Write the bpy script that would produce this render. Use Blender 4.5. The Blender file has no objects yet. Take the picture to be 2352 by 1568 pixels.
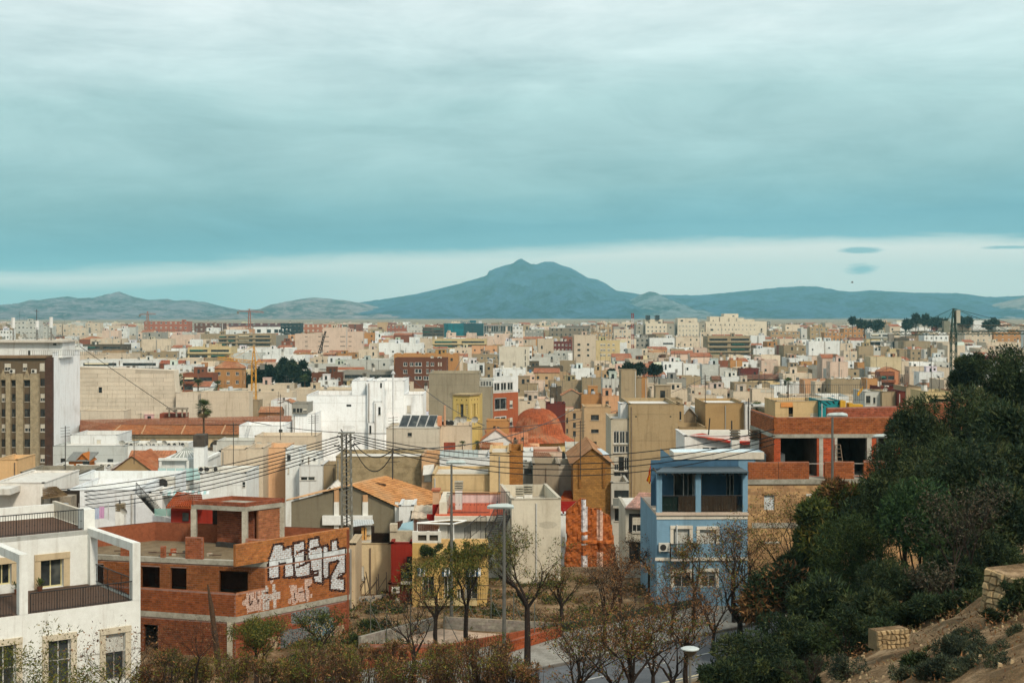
import bpy,math,random
import numpy as np
from mathutils import Vector,Matrix,noise
R=random.Random(7)
SC=bpy.context.scene
COL=SC.collection
# ------------------------------------------------------------------ camera, sky, sun, exposure
CZ,F,HX,HY=36.0,3266.7,1176.0,715.0
cam=bpy.data.cameras.new('camera');cam.lens=50;cam.sensor_width=36;cam.shift_y=-69/2352
cam.clip_start=.5;cam.clip_end=30000
co=bpy.data.objects.new('camera',cam);COL.objects.link(co)
co.location=(0,0,CZ);co.rotation_euler=(math.pi/2,0,0)
SC.camera=co
SUN_AZ,SUN_EL=math.radians(152),math.radians(42)
sun=bpy.data.lights.new('sun','SUN');sun.energy=3.0;sun.angle=math.radians(8);sun.color=(1,.89,.72)
so=bpy.data.objects.new('sun',sun);COL.objects.link(so)
sd=Vector((math.sin(SUN_AZ)*math.cos(SUN_EL),math.cos(SUN_AZ)*math.cos(SUN_EL),math.sin(SUN_EL)))
so.rotation_euler=sd.to_track_quat('Z','Y').to_euler();so.location=(0,-50,120)
SC.view_settings.view_transform='Standard';SC.view_settings.look='None'
SC.view_settings.exposure=0.0;SC.view_settings.gamma=1;SC.view_settings.use_curve_mapping=False
SC.cycles.max_bounces=6;SC.cycles.diffuse_bounces=3;SC.cycles.glossy_bounces=2
SC.cycles.transparent_max_bounces=8;SC.cycles.volume_bounces=0
SC.cycles.use_adaptive_sampling=True;SC.cycles.adaptive_threshold=.02
SC.cycles.use_denoising=True
def lin(c):
 c=c/255.0
 return c/12.92 if c<=.04045 else((c+.055)/1.055)**2.4
def C(r,g,b,k=1.0):return(lin(r)*k,lin(g)*k,lin(b)*k)
class NT:
 """tiny node-tree helper"""
 def __init__(s,t):s.t=t;s.n=t.nodes;s.l=t.links
 def new(s,typ,**kw):
  nd=s.n.new(typ)
  for k,v in kw.items():setattr(nd,k,v)
  return nd
 def put(s,sock,v):
  if isinstance(v,bpy.types.NodeSocket):s.l.new(v,sock)
  elif isinstance(v,tuple)and len(v)==3 and sock.type=='RGBA':sock.default_value=(*v,1)
  else:sock.default_value=v
 def math(s,op,a,b=None,c=None,clamp=False):
  nd=s.new('ShaderNodeMath',operation=op);nd.use_clamp=clamp
  s.put(nd.inputs[0],a)
  if b is not None:s.put(nd.inputs[1],b)
  if c is not None:s.put(nd.inputs[2],c)
  return nd.outputs[0]
 def ramp(s,fac,stops,interp='LINEAR'):
  nd=s.new('ShaderNodeValToRGB');e=nd.color_ramp;e.interpolation=interp
  while len(e.elements)<len(stops):e.elements.new(.5)
  for el,(p,c)in zip(e.elements,stops):
   el.position=p;el.color=(*c,1)if len(c)==3 else c
  s.put(nd.inputs[0],fac);return nd.outputs[0]
 def mix(s,f,a,b,mode='MIX'):
  nd=s.new('ShaderNodeMix',data_type='RGBA',blend_type=mode)
  s.put(nd.inputs[0],f);s.put(nd.inputs[6],a);s.put(nd.inputs[7],b);return nd.outputs[2]
 def noise(s,vec,scale,detail=3,rough=.55,dist=0.0):
  nd=s.new('ShaderNodeTexNoise');s.put(nd.inputs['Vector'],vec)
  nd.inputs['Scale'].default_value=scale;nd.inputs['Detail'].default_value=detail
  nd.inputs['Roughness'].default_value=rough;nd.inputs['Distortion'].default_value=dist
  return nd.outputs['Fac']
 def remap(s,v,a,b,c,d):
  nd=s.new('ShaderNodeMapRange');s.put(nd.inputs[0],v)
  for i,x in enumerate((a,b,c,d)):nd.inputs[i+1].default_value=x
  return nd.outputs[0]
 def comb(s,x,y,z):
  nd=s.new('ShaderNodeCombineXYZ')
  for i,v in enumerate((x,y,z)):s.put(nd.inputs[i],v)
  return nd.outputs[0]
# overcast sky: a cloud deck over the daylight sky, the same all the way round
W=bpy.data.worlds.new('World');SC.world=W;W.use_nodes=True
n=NT(W.node_tree);n.n.clear()
tc=n.new('ShaderNodeTexCoord');sp=n.new('ShaderNodeSeparateXYZ');n.l.new(tc.outputs['Generated'],sp.inputs[0])
X,Y,Z=sp.outputs
hyp=n.math('SQRT',n.math('ADD',n.math('MULTIPLY',X,X),n.math('MULTIPLY',Y,Y)))
t=n.math('DIVIDE',Z,n.math('MAXIMUM',hyp,.05))
u=n.math('ARCTAN2',X,Y)
tcl=n.math('MINIMUM',t,1.2)
v1=n.comb(n.math('MULTIPLY',u,3.0),n.math('MULTIPLY',tcl,14.0),0.0)
v2=n.comb(n.math('MULTIPLY',u,8.0),n.math('MULTIPLY',tcl,46.0),3.0)
v3=n.comb(n.math('MULTIPLY',u,7.0),n.math('MULTIPLY',tcl,24.0),7.3)
n1=n.math('SUBTRACT',n.noise(v1,1.0,4,.55,.6),.5)
n2=n.math('SUBTRACT',n.noise(v2,1.0,5,.6,.9),.5)
n3=n.math('SUBTRACT',n.noise(v3,1.0,6,.62,.4),.5)
edge=n.remap(u,-.36,.14,.0245,.0475)
up=n.math('MULTIPLY',n.math('MAXIMUM',n.math('SUBTRACT',t,.04),0.0),1.1)
amp=n.math('MINIMUM',up,.05)
t2=n.math('SUBTRACT',t,edge)
t2=n.math('ADD',t2,n.math('MULTIPLY',n2,.013))
t2=n.math('ADD',t2,n.math('MULTIPLY',n1,n.math('ADD',amp,.009)))
fac=n.math('MULTIPLY',n.math('ADD',t2,.06),2.0,clamp=True)
P_=lambda v:(v+.06)*2.0
deck=n.ramp(fac,[(0,C(250,246,232)),(P_(-.004),C(255,250,240,1.06)),(P_(.0015),C(214,230,226)),(P_(.0055),C(128,183,196)),(P_(.016),C(118,174,188)),(P_(.030),C(138,186,194)),(P_(.048),C(156,196,199)),(P_(.075),C(174,208,209)),(P_(.105),C(184,217,217)),(P_(.14),C(214,236,236)),(P_(.2),C(236,247,247)),(P_(.40),C(244,250,250))])
mott=n.math('ADD',1.0,n.math('ADD',n.math('MULTIPLY',n3,.95),n.math('ADD',n.math('MULTIPLY',n2,.22),n.math('MULTIPLY',u,.16))))
mottf=n.mix(n.remap(t2,-.002,.02,0,1),(1,1,1),n.comb(mott,n.math('POWER',mott,.8),n.math('POWER',mott,.75)))
sky=n.mix(1.0,deck,mottf,'MULTIPLY')
# under the deck on the left the gap fills with thin blue cloud again
low=n.math('MULTIPLY',n.remap(u,-.05,-.22,0,1),n.math('MULTIPLY',n.remap(t2,-.004,-.014,0,1),.85))
sky=n.mix(n.math('MAXIMUM',low,0.0,clamp=True),sky,C(160,206,208))
hor=n.math('MULTIPLY',n.remap(u,.0,.3,.0,.55),n.remap(t,.034,.022,0,1))
def puff(cu,ct,ru,rt):
 a=n.math('DIVIDE',n.math('SUBTRACT',u,cu),ru);b=n.math('DIVIDE',n.math('SUBTRACT',t,ct),rt)
 r=n.math('SQRT',n.math('ADD',n.math('MULTIPLY',a,a),n.math('MULTIPLY',b,b)))
 r=n.math('ADD',r,n.math('MULTIPLY',n2,3.2))
 return n.remap(r,1.05,.45,0,.9)
for q in(puff(.2415,.0288,.0145,.0042),puff(.2405,.0418,.015,.0022),puff(.338,.0425,.02,.0015)):
 sky=n.mix(q,sky,C(140,188,196))
ns=n.new('ShaderNodeTexSky');ns.sky_type='NISHITA';ns.sun_disc=False
ns.sun_elevation=SUN_EL;ns.sun_rotation=SUN_AZ
sky10=n.mix(1.0,sky,(10.0,10.0,10.0),'MULTIPLY')
full=n.mix(.96,ns.outputs[0],sky10)
bg=n.new('ShaderNodeBackground');n.l.new(full,bg.inputs[0]);bg.inputs[1].default_value=.1
wo=n.new('ShaderNodeOutputWorld');n.l.new(bg.outputs[0],wo.inputs[0])
# ------------------------------------------------------------------ materials
def mat(name):
 m=bpy.data.materials.new(name);m.use_nodes=True;t=NT(m.node_tree)
 b=t.n['Principled BSDF'];return m,t,b
def attr(t,nm='col'):
 a=t.new('ShaderNodeAttribute');a.attribute_name=nm;return a.outputs['Color']
def geo(t):
 return t.new('ShaderNodeNewGeometry').outputs['Position']
MATS=[]
# 0 plaster: painted render with damp stains, run-off streaks and fine grain
m,t,b=mat('painted_plaster');pos=geo(t);base=attr(t)
sc_=t.new('ShaderNodeVectorMath',operation='MULTIPLY');t.l.new(pos,sc_.inputs[0]);sc_.inputs[1].default_value=(2.2,2.2,.16)
streak=t.noise(sc_.outputs[0],1.0,5,.65)
blot=t.noise(pos,.22,5,.6,.4);grain=t.noise(pos,3.5,5,.7)
c1=t.mix(t.remap(streak,.52,.76,0,.42),base,t.mix(1.0,base,C(150,128,104),'MULTIPLY'))
c2=t.mix(t.remap(blot,.5,.72,0,.28),c1,t.mix(1.0,c1,C(158,146,128),'MULTIPLY'))
c3=t.mix(t.remap(grain,.35,.75,0,.22),c2,t.mix(1.0,c2,C(170,160,148),'MULTIPLY'))
t.put(b.inputs['Base Color'],c3);b.inputs['Roughness'].default_value=.9
b.inputs['Specular IOR Level'].default_value=.2
bp=t.new('ShaderNodeBump');bp.inputs['Strength'].default_value=.25;bp.inputs['Distance'].default_value=.02
t.l.new(t.noise(pos,9,4,.7),bp.inputs['Height']);t.l.new(bp.outputs[0],b.inputs['Normal'])
MATS.append(m)
# 1 glass
m,t,b=mat('window_glass');pos=geo(t)
t.put(b.inputs['Base Color'],t.ramp(t.noise(pos,.9,2),[(.35,C(26,30,32)),(.6,C(58,62,62)),(.75,C(96,98,92))]))
b.inputs['Roughness'].default_value=.08;b.inputs['Specular IOR Level'].default_value=.6
MATS.append(m)
# 2 clay tile / general rough with stronger per-metre variation
m,t,b=mat('clay');pos=geo(t);base=attr(t)
g1=t.noise(pos,1.1,5,.7);g2=t.noise(pos,.25,4,.6)
c1=t.mix(t.remap(g1,.4,.7,0,.55),base,t.mix(1.0,base,C(150,128,112),'MULTIPLY'))
c2=t.mix(t.remap(g2,.52,.72,0,.45),c1,C(190,165,130,.8))
t.put(b.inputs['Base Color'],c2);b.inputs['Roughness'].default_value=.88;b.inputs['Specular IOR Level'].default_value=.2
bp=t.new('ShaderNodeBump');bp.inputs['Strength'].default_value=.35;bp.inputs['Distance'].default_value=.02
t.l.new(t.noise(pos,14,3,.7),bp.inputs['Height']);t.l.new(bp.outputs[0],b.inputs['Normal'])
MATS.append(m)
# 3 brickwork too far off to model brick by brick
m,t,b=mat('far_brickwork');base=attr(t);pos=geo(t)
sp=t.new('ShaderNodeSeparateXYZ');t.l.new(pos,sp.inputs[0])
v=t.comb(t.math('ADD',sp.outputs[0],t.math('MULTIPLY',sp.outputs[1],.83)),sp.outputs[2],0.0)
bk=t.new('ShaderNodeTexBrick');t.l.new(v,bk.inputs['Vector']);bk.inputs['Scale'].default_value=1
bk.inputs['Brick Width'].default_value=.34;bk.inputs['Row Height'].default_value=.17;bk.inputs['Mortar Size'].default_value=.014
bk.inputs['Color1'].default_value=(1,1,1,1);bk.inputs['Color2'].default_value=(.68,.66,.62,1);bk.inputs['Mortar'].default_value=(.5,.5,.5,1)
c1=t.mix(1.0,base,bk.outputs[0],'MULTIPLY')
c1=t.mix(t.remap(t.noise(pos,.6,4),.45,.7,0,.4),c1,t.mix(1.0,c1,C(150,140,130),'MULTIPLY'))
t.put(b.inputs['Base Color'],c1);b.inputs['Roughness'].default_value=.9
bp=t.new('ShaderNodeBump');bp.inputs['Strength'].default_value=.5;bp.inputs['Distance'].default_value=.03
t.l.new(bk.outputs['Fac'],bp.inputs['Height']);bp.invert=True;t.l.new(bp.outputs[0],b.inputs['Normal'])
MATS.append(m)
# 4 painted metal
m,t,b=mat('painted_metal');pos=geo(t);base=attr(t)
t.put(b.inputs['Base Color'],t.mix(t.remap(t.noise(pos,3,4),.5,.75,0,.4),base,t.mix(1.0,base,C(160,120,90),'MULTIPLY')))
b.inputs['Roughness'].default_value=.5;b.inputs['Metallic'].default_value=.3;MATS.append(m)
# 5 bark
m,t,b=mat('bark');pos=geo(t);base=attr(t)
t.put(b.inputs['Base Color'],t.mix(t.remap(t.noise(pos,9,4,.7),.35,.7,0,.7),base,t.mix(1.0,base,C(120,110,100),'MULTIPLY')))
b.inputs['Roughness'].default_value=.95;b.inputs['Specular IOR Level'].default_value=.1;MATS.append(m)
# 6 leaf
m,t,b=mat('leaf');base=attr(t)
b.inputs['Roughness'].default_value=.7;b.inputs['Specular IOR Level'].default_value=.15;t.put(b.inputs['Base Color'],base)
tr=t.new('ShaderNodeBsdfTranslucent');t.put(tr.inputs[0],base);mx=t.new('ShaderNodeMixShader');mx.inputs[0].default_value=.25
t.l.new(b.outputs[0],mx.inputs[1]);t.l.new(tr.outputs[0],mx.inputs[2]);t.l.new(mx.outputs[0],t.n['Material Output'].inputs[0]);MATS.append(m)
# 7 near brick (geometry per brick; colour per face)
m,t,b=mat('hollow_brick');pos=geo(t);base=attr(t)
oi=t.new('ShaderNodeObjectInfo');g1=t.noise(pos,5,4,.7);g0=t.noise(pos,.5,4,.6)
c1=t.mix(t.remap(g1,.4,.72,0,.45),base,t.mix(1.0,base,C(140,120,110),'MULTIPLY'))
c1=t.mix(t.remap(g0,.5,.75,0,.35),c1,t.mix(1.0,c1,C(150,135,125),'MULTIPLY'))
t.put(b.inputs['Base Color'],c1);b.inputs['Roughness'].default_value=.9;b.inputs['Specular IOR Level'].default_value=.15
bp=t.new('ShaderNodeBump');bp.inputs['Strength'].default_value=.5;bp.inputs['Distance'].default_value=.01
t.l.new(g1,bp.inputs['Height']);t.l.new(bp.outputs[0],b.inputs['Normal']);MATS.append(m)
# 8 concrete
m,t,b=mat('raw_concrete');pos=geo(t);base=attr(t)
c1=t.mix(t.remap(t.noise(pos,1.2,6,.7),.4,.7,0,.6),base,t.mix(1.0,base,C(140,132,120),'MULTIPLY'))
c1=t.mix(t.remap(t.noise(pos,7,4,.7),.5,.75,0,.4),c1,t.mix(1.0,c1,C(120,115,110),'MULTIPLY'))
t.put(b.inputs['Base Color'],c1);b.inputs['Roughness'].default_value=.92;b.inputs['Specular IOR Level'].default_value=.2
bp=t.new('ShaderNodeBump');bp.inputs['Strength'].default_value=.5;bp.inputs['Distance'].default_value=.02
t.l.new(t.noise(pos,6,5,.75),bp.inputs['Height']);t.l.new(bp.outputs[0],b.inputs['Normal']);MATS.append(m)
# 9 clear balustrade glass
m,t,b=mat('balustrade_glass');base=attr(t);t.put(b.inputs['Base Color'],base);b.inputs['Roughness'].default_value=.15
b.inputs['Alpha'].default_value=.8;MATS.append(m)
# 10 sprayed insulation foam
m,t,b=mat('foam');base=attr(t);pos=geo(t)
c1=t.mix(t.remap(t.noise(pos,1.6,6,.75),.4,.75,0,.6),base,t.mix(1.0,base,C(150,110,80),'MULTIPLY'))
t.put(b.inputs['Base Color'],c1);b.inputs['Roughness'].default_value=.8
bp=t.new('ShaderNodeBump');bp.inputs['Strength'].default_value=.8;bp.inputs['Distance'].default_value=.12
t.l.new(t.noise(pos,2.5,6,.7),bp.inputs['Height']);t.l.new(bp.outputs[0],b.inputs['Normal']);MATS.append(m)
PL,GL,CLAY,FBR,MET,BARK,LEAF,BRK,CON,BGL,FOAM=range(11)
# ------------------------------------------------------------------ mesh building
ORG={}
def finish(name,me,parent=None,loc=None):
 o=bpy.data.objects.new(name,me);COL.objects.link(o)
 if parent is not None:o.parent=parent
 if loc is not None:o.location=loc
 return o
def tagit(o,label=None,cat=None,group=None,kind=None):
 if label:o['label']=label
 if cat:o['category']=cat
 if group:o['group']=group
 if kind:o['kind']=kind
 return o
def thing(name,loc,label,cat,group=None):
 o=bpy.data.objects.new(name,None);o.empty_display_size=.5;COL.objects.link(o);o.location=loc
 return tagit(o,label,cat,group)
def npmesh(name,V,Fq,cols,mats,slots):
 """V (n,3), Fq (m,k) equal-size faces, cols (m,3) , mats (m,) indices into slots"""
 me=bpy.data.meshes.new(name);k=Fq.shape[1];m_=len(Fq)
 me.vertices.add(len(V));me.vertices.foreach_set('co',np.asarray(V,dtype=np.float32).ravel())
 me.loops.add(m_*k);me.loops.foreach_set('vertex_index',Fq.astype(np.int32).ravel())
 me.polygons.add(m_);me.polygons.foreach_set('loop_start',np.arange(m_,dtype=np.int32)*k)
 a=me.attributes.new('col','FLOAT_COLOR','FACE')
 a.data.foreach_set('color',np.c_[cols,np.ones(m_)].astype(np.float32).ravel())
 for s in slots:me.materials.append(MATS[s])
 me.polygons.foreach_set('material_index',np.asarray(mats,dtype=np.int32))
 me.update(calc_edges=True);return me
class MB:
 def __init__(s):s.v=[];s.f=[];s.c=[];s.m=[]
 def poly(s,pts,col,mt=PL):
  i=len(s.v);s.v.extend(tuple(p)for p in pts);s.f.append(tuple(range(i,i+len(pts))));s.c.append(col);s.m.append(mt)
 def hexa(s,b,tp,col,mt=PL,bottom=True,top=True,tcol=None):
  """b, tp: 4 corner points each, counter-clockwise seen from above"""
  i=len(s.v);s.v.extend(tuple(p)for p in b);s.v.extend(tuple(p)for p in tp)
  fs=[(i,i+1,i+5,i+4),(i+1,i+2,i+6,i+5),(i+2,i+3,i+7,i+6),(i+3,i,i+4,i+7)]
  cs=[col]*4
  if top:fs.append((i+4,i+5,i+6,i+7));cs.append(tcol or col)
  if bottom:fs.append((i+3,i+2,i+1,i));cs.append(col)
  s.f.extend(fs);s.c.extend(cs);s.m.extend([mt]*len(fs))
 def box(s,x0,y0,z0,x1,y1,z1,col,mt=PL,**k):
  s.hexa([(x0,y0,z0),(x1,y0,z0),(x1,y1,z0),(x0,y1,z0)],[(x0,y0,z1),(x1,y0,z1),(x1,y1,z1),(x0,y1,z1)],col,mt,**k)
 def fbox(s,fr,a0,a1,z0,z1,d0,d1,col,mt=PL,**k):
  """box in a facade frame: a along the wall, z up, d outward (d0<d1)"""
  p=lambda a,z,d:fr.p(a,z,d)
  s.hexa([p(a0,z0,d1),p(a1,z0,d1),p(a1,z0,d0),p(a0,z0,d0)],[p(a0,z1,d1),p(a1,z1,d1),p(a1,z1,d0),p(a0,z1,d0)],col,mt,**k)
 def tube(s,pts,rad,col,mt=MET,n=5,cap=False):
  pts=[Vector(p)for p in pts];rings=[]
  if not hasattr(rad,'__len__'):rad=[rad]*len(pts)
  for k,p in enumerate(pts):
   d=(pts[min(k+1,len(pts)-1)]-pts[max(k-1,0)])
   d=d.normalized()if d.length>1e-9 else Vector((0,0,1))
   a=d.cross(Vector((0,0,1)));
   if a.length<.05:a=d.cross(Vector((0,1,0)))
   a.normalize();b=d.cross(a);i=len(s.v);rings.append(i)
   for q in range(n):
    an=2*math.pi*q/n;s.v.append(tuple(p+(a*math.cos(an)+b*math.sin(an))*rad[k]))
  for k in range(len(pts)-1):
   for q in range(n):
    q2=(q+1)%n
    s.f.append((rings[k]+q,rings[k]+q2,rings[k+1]+q2,rings[k+1]+q));s.c.append(col);s.m.append(mt)
  if cap:
   for rk in(rings[0],rings[-1]):s.f.append(tuple(range(rk,rk+n)));s.c.append(col);s.m.append(mt)
 def cyl(s,x,y,z0,z1,r0,r1,col,mt=PL,n=10):s.tube([(x,y,z0),(x,y,z1)],[r0,r1],col,mt,n,True)
 def lathe(s,cx,cy,prof,col,mt=PL,n=16,a0=0,a1=2*math.pi):
  i0=len(s.v)
  full=abs(a1-a0-2*math.pi)<1e-6;cols=n if full else n+1
  for r,z in prof:
   for q in range(cols):
    a=a0+(a1-a0)*q/n;s.v.append((cx+r*math.cos(a),cy+r*math.sin(a),z))
  for k in range(len(prof)-1):
   for q in range(n):
    q2=(q+1)%cols if full else q+1
    s.f.append((i0+k*cols+q,i0+k*cols+q2,i0+(k+1)*cols+q2,i0+(k+1)*cols+q));s.c.append(col);s.m.append(mt)
 def mesh(s,name,org=(0,0,0)):
  me=bpy.data.meshes.new(name);ox,oy,oz=org
  me.from_pydata([(x-ox,y-oy,z-oz)for x,y,z in s.v],[],s.f)
  slots=sorted(set(s.m));ix={k:i for i,k in enumerate(slots)}
  for k in slots:me.materials.append(MATS[k])
  me.polygons.foreach_set('material_index',[ix[k]for k in s.m])
  a=me.attributes.new('col','FLOAT_COLOR','FACE')
  a.data.foreach_set('color',[q for c in s.c for q in(c[0],c[1],c[2],1.0)])
  return me
 def build(s,name,parent=None,loc=None,top=None):
  """vertices are in world space; parent's location (or loc) becomes the origin"""
  if not s.f:return None
  org=top if top is not None else(wloc(parent)if parent is not None else(0,0,0))
  o=finish(name,s.mesh(name,org),parent)
  if top is not None:o.location=top
  return o
def wloc(o):
 v=Vector(o.location)
 while o.parent is not None:o=o.parent;v+=Vector(o.location)
 return v
class FR:
 """facade frame: origin at the wall's left foot, ex along it (left to right seen from outside), outward normal en"""
 def __init__(s,x,y,ex):
  s.x,s.y=x,y;l=math.hypot(*ex);s.ex=(ex[0]/l,ex[1]/l);s.en=(s.ex[1],-s.ex[0]);s.rot=math.atan2(s.ex[1],s.ex[0])
 def p(s,a,z,d=0.0):return(s.x+s.ex[0]*a+s.en[0]*d,s.y+s.ex[1]*a+s.en[1]*d,z)
 def a_at(s,px,d=0.0):
  """distance along the wall where the sight line of picture column px meets it"""
  k=(px-HX)/F;x0,y0=s.x+s.en[0]*d,s.y+s.en[1]*d
  return(k*y0-x0)/(s.ex[0]-k*s.ex[1])
 def z_at(s,a,py,d=0.0):return CZ-(py-HY)/F*(s.y+s.ex[1]*a+s.en[1]*d)
def facade(mb,fr,w,z0,z1,holes,col,mt=PL,depth=.18,rcol=None):
 """wall sheet with real openings and reveals; holes = (a0, z0, a1, z1)"""
 hs=[]
 for h in holes:
  a0,b0,a1,b1=max(h[0],.02),max(h[1],z0+.02),min(h[2],w-.02),min(h[3],z1-.02)
  if a1-a0>.05 and b1-b0>.05:hs.append((a0,b0,a1,b1))
 As=sorted({0,w,*[h[0]for h in hs],*[h[2]for h in hs]});Zs=sorted({z0,z1,*[h[1]for h in hs],*[h[3]for h in hs]})
 for j in range(len(Zs)-1):
  zm=(Zs[j]+Zs[j+1])/2;run=None
  for i in range(len(As)-1):
   am=(As[i]+As[i+1])/2
   inh=any(h[0]<am<h[2]and h[1]<zm<h[3]for h in hs)
   if not inh and run is None:run=As[i]
   if run is not None and(inh or i==len(As)-2):
    e=As[i]if inh else As[i+1]
    mb.poly([fr.p(run,Zs[j]),fr.p(e,Zs[j]),fr.p(e,Zs[j+1]),fr.p(run,Zs[j+1])],col,mt);run=None
 rc=rcol or col
 for a0,b0,a1,b1 in hs:
  f,g=(lambda a,z:fr.p(a,z,0)),(lambda a,z:fr.p(a,z,-depth))
  mb.poly([f(a0,b0),g(a0,b0),g(a1,b0),f(a1,b0)][::-1],rc,mt);mb.poly([f(a0,b1),f(a1,b1),g(a1,b1),g(a0,b1)][::-1],rc,mt)
  mb.poly([f(a0,b0),f(a0,b1),g(a0,b1),g(a0,b0)][::-1],rc,mt);mb.poly([f(a1,b0),g(a1,b0),g(a1,b1),f(a1,b1)][::-1],rc,mt)
 return hs
# ------------------------------------------------------------------ picture <-> place
def Uc(k,x,y):return(x*.25634+(0,459.4,918.8,1378.1,1835.2)[k-1],y*.25634+717.8)
def Lc(k,x,y):return(x*.28230+(0,459.4,861.3,1378.1,1777.8)[k-1],y*.28230+1125.5)
def W3(px,py,D):return Vector(((px-HX)/F*D,D,CZ-(py-HY)/F*D))
def sm(x):x=min(1,max(0,x));return x*x*(3-2*x)
def road_s(x,y):return(x-1.3)*.63-(y-80)*.776
def G(x,y):
 b=16-9.5*sm((y-98)/80)-6.5*sm((y-175)/110)
 s=road_s(x,y)-8.5
 h=.30*max(0,s)if y<140 else 0
 h+=.25*max(0,x-9)*sm((78-y)/22)
 h=min(h,16)
 hill=22.5*math.exp(-(((x-370)/135)**2+((y-1235)/75)**2))
 rise=20*math.exp(-(((x-560)/250)**2+((y-1235)/80)**2))
 return b+h+max(hill,rise)
def rayG(px,py,lo=25,hi=400):
 """where the sight line through a picture point meets the ground"""
 D=lo
 while D<hi:
  x=(px-HX)/F*D
  if CZ-(py-HY)/F*D<=G(x,D):return Vector((x,D,G(x,D)))
  D+=.25
 return None
# haze: thin even air round everything
mb=MB();mb.box(-9500,-320,-4,9500,13500,470,(1,1,1),PL);hz=mb.build('haze');hz['kind']='stuff'
hm=bpy.data.materials.new('haze');hm.use_nodes=True;t=NT(hm.node_tree);t.n.clear()
pv=t.new('ShaderNodeVolumePrincipled');pv.inputs['Color'].default_value=(.40,.90,1,1);pv.inputs['Density'].default_value=7.8e-5
pv.inputs['Anisotropy'].default_value=0.0
ou=t.new('ShaderNodeOutputMaterial');t.l.new(pv.outputs[0],ou.inputs['Volume']);hz.data.materials.clear();hz.data.materials.append(hm)
# ------------------------------------------------------------------ ground sheet
def axis(dense0,dense1,step,out0,out1,g=1.16):
 a=list(np.arange(dense0,dense1+.01,step));s=step;x=dense1
 while x<out1:s*=g;x+=s;a.append(min(x,out1))
 s=step;x=dense0
 while x>out0:s*=g;x-=s;a.insert(0,max(x,out0))
 return sorted(set(a))
xs=axis(-45,60,1.0,-9200,9200);ys=axis(8,200,1.2,-300,13000)
V=[]
for y in ys:
 for x in xs:
  z=G(x,y)
  if y<150 and road_s(x,y)>10:z+=.5*noise.fractal(Vector((x*.4,y*.4,0)),.8,2,5)
  V.append((x,y,z))
nx=len(xs);Fq=np.array([(j*nx+i,j*nx+i+1,(j+1)*nx+i+1,(j+1)*nx+i)for j in range(len(ys)-1)for i in range(nx-1)])
m,t,b=mat('earth');pos=geo(t)
a=t.noise(pos,.5,6,.7);a2=t.noise(pos,3.0,5,.7);a3=t.noise(pos,14.0,3,.7)
c1=t.ramp(a,[(.32,C(84,68,48)),(.48,C(140,114,84)),(.62,C(186,158,124))])
c1=t.mix(t.remap(a2,.42,.62,0,.8),c1,C(104,84,58));c1=t.mix(t.remap(a3,.6,.75,0,.5),c1,C(190,170,140))
t.put(b.inputs['Base Color'],c1);b.inputs['Roughness'].default_value=.95;b.inputs['Specular IOR Level'].default_value=.1
bp=t.new('ShaderNodeBump');bp.inputs['Strength'].default_value=.9;bp.inputs['Distance'].default_value=.35
t.l.new(t.math('ADD',a2,t.math('MULTIPLY',a3,.4)),bp.inputs['Height']);t.l.new(bp.outputs[0],b.inputs['Normal'])
MATS.append(m);EARTH=11
g=finish('ground',npmesh('ground',np.array(V),Fq,np.ones((len(Fq),3))*.3,np.zeros(len(Fq)),[EARTH]));g['kind']='structure'
for p_ in g.data.polygons:p_.use_smooth=True
# ------------------------------------------------------------------ mountains
m,t,b=mat('mountain_slope');pos=geo(t);base=attr(t)
sc_=t.new('ShaderNodeVectorMath',operation='MULTIPLY');t.l.new(pos,sc_.inputs[0]);sc_.inputs[1].default_value=(1,.5,1.6)
q=t.noise(sc_.outputs[0],.006,9,.72);q2=t.noise(sc_.outputs[0],.03,6,.75)
c1=t.mix(t.remap(q,.44,.56,0,.9),base,t.mix(1.0,base,C(70,84,70),'MULTIPLY'))
c1=t.mix(t.remap(q2,.5,.62,0,.7),c1,t.mix(1.0,base,(1.9,1.7,1.5),'MULTIPLY'))
t.put(b.inputs['Base Color'],c1);b.inputs['Roughness'].default_value=1;b.inputs['Specular IOR Level'].default_value=0
bp=t.new('ShaderNodeBump');bp.inputs['Strength'].default_value=1;bp.inputs['Distance'].default_value=18
t.l.new(q,bp.inputs['Height']);t.l.new(bp.outputs[0],b.inputs['Normal']);MATS.append(m);MTN=12
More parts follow.
